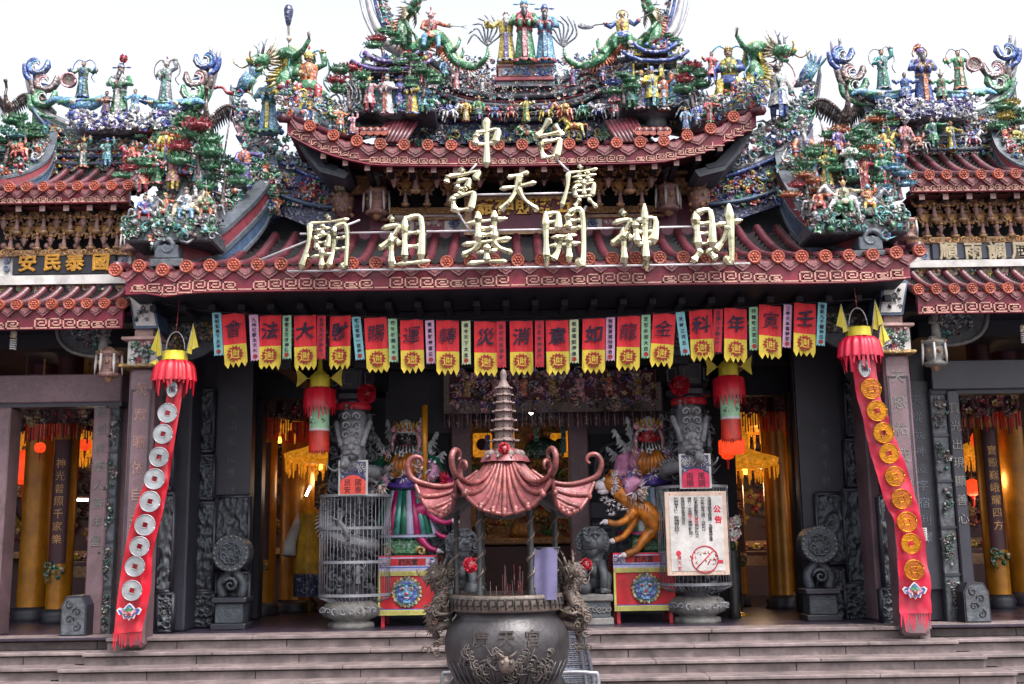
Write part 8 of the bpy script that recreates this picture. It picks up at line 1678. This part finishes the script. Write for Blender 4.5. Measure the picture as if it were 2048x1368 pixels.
# donation box and small sign on the right wing post
p=P(1855,1068,.45); T=Thing('paper_notice',p,'small white paper notice stuck on the right wing wall panel','notice'); T.part('paper').box((p.x-.05,.6,p.z-.07),(p.x+.05,.605,p.z+.07),'white_paint'); t=T.part('writing'); [t.box((p.x-.035,.597,p.z-.05+.025*k),(p.x+.035,.5985,p.z-.042+.025*k),'ink') for k in range(5)]; T.build()
# distant pale apartment block seen between the roofs
T=Thing('apartment_block',(11,60,-.6),'pale distant apartment block between the central and right roofs','building'); x0,x1=PX(1628,290,60),PX(1688,290,60); zt=PZ(1650,255,60); w_=T.part('wall'); w_.box((x0,60,-.6),(x1,70,zt),pm('block_wall','d0ccd2',rough=.8,var=.1,scale=.5)); 
for k in range(14):
    z=zt-1.0-k*1.1; f=T.part('window_band',new=True); f.box((x0+.3,59.96,z-.35),(x1-.3,59.99,z+.05),pm('block_glass','a9a6b4',rough=.4,var=.2,scale=.5))
T.build()
# ---------------- fringed valances and offerings inside the doors ----------------
for (u0,u1,v0,v1,y,nm) in ((18,200,822,868,2.2,'left wing doorway'),(1925,2062,790,850,2.2,'right wing doorway'),(508,668,802,862,3.1,'left hall doorway'),(1440,1600,792,850,3.1,'right hall doorway')):
    a,b=P(u0,v1,y),P(u1,v0,y); T=Thing('fringed_valance',((a.x+b.x)/2,y,b.z),f'dark red and gold tasselled valance hanging inside the top of the {nm}','valance','tasselled valances inside the doors'); c=T.part('cloth'); c.grid(lambda u,v:(lerp(a.x,b.x,u),y+.03*math.sin(u*30),lerp(lerp(a.z,b.z,.45),b.z+.2,v)),40,3,'couplet_red'); clutter(c,lambda u,v:(lerp(a.x,b.x,u),y-.04,lerp(a.z+.1,b.z,v)),70,.04,['red','gold','brown','brown','black'],seed=int(u0)); f=T.part('tassels')
    for k in range(int((b.x-a.x)/.035)): x=a.x+k*.035; f.tube([(x,y,lerp(a.z,b.z,.5)),(x,y,a.z-rnd(0,.14))],[.006,.011],['lantern_red','gilt','couplet_red'][k%3],4)
    T.build()
for (u,v,y,nm) in ((150,1190,3.6,'left wing'),(640,1205,4.3,'left hall'),(1520,1195,4.6,'right hall'),(1955,1190,3.8,'right wing')):
    c=P(u,v,y); T=Thing('offering_table',(c.x,y,0),f'small dark offering table with fruit and candles inside the {nm} doorway','table','offering tables inside the doors'); T.part('top').cbox((c.x-.35,y-.2,.7),(c.x+.35,y+.25,.76),'couplet_red',.01); T.part('apron').box((c.x-.33,y-.19,.55),(c.x+.33,y-.17,.7),'gilt_dim')
    for sx in (-.3,.3):
        for sy in (-.15,.2): T.part('leg',new=True).box((c.x+sx-.025,y+sy-.025,0),(c.x+sx+.025,y+sy+.025,.7),'couplet_red')
    for i,(dx,m) in enumerate(((-.2,'orange'),(-.02,'yellow'),(.16,'red'))):
        q=Thing('fruit_plate',(c.x+dx,y,.76),f"plate of {['orange','yellow','red'][i]} fruit on the offering table inside the {nm} doorway",'offering','fruit plates inside the doors'); q.part('plate').lathe([(.001,.765),(.05,.765),(.09,.79)],'white_paint',12,c=(c.x+dx,y,0)); f=q.part('fruit'); [f.ball((c.x+dx+rnd(-.04,.04),y+rnd(-.04,.04),.81+.03*(k//4)),.03,G(m),7,5) for k in range(8)]; q.build()
    T.build()
hall.build()
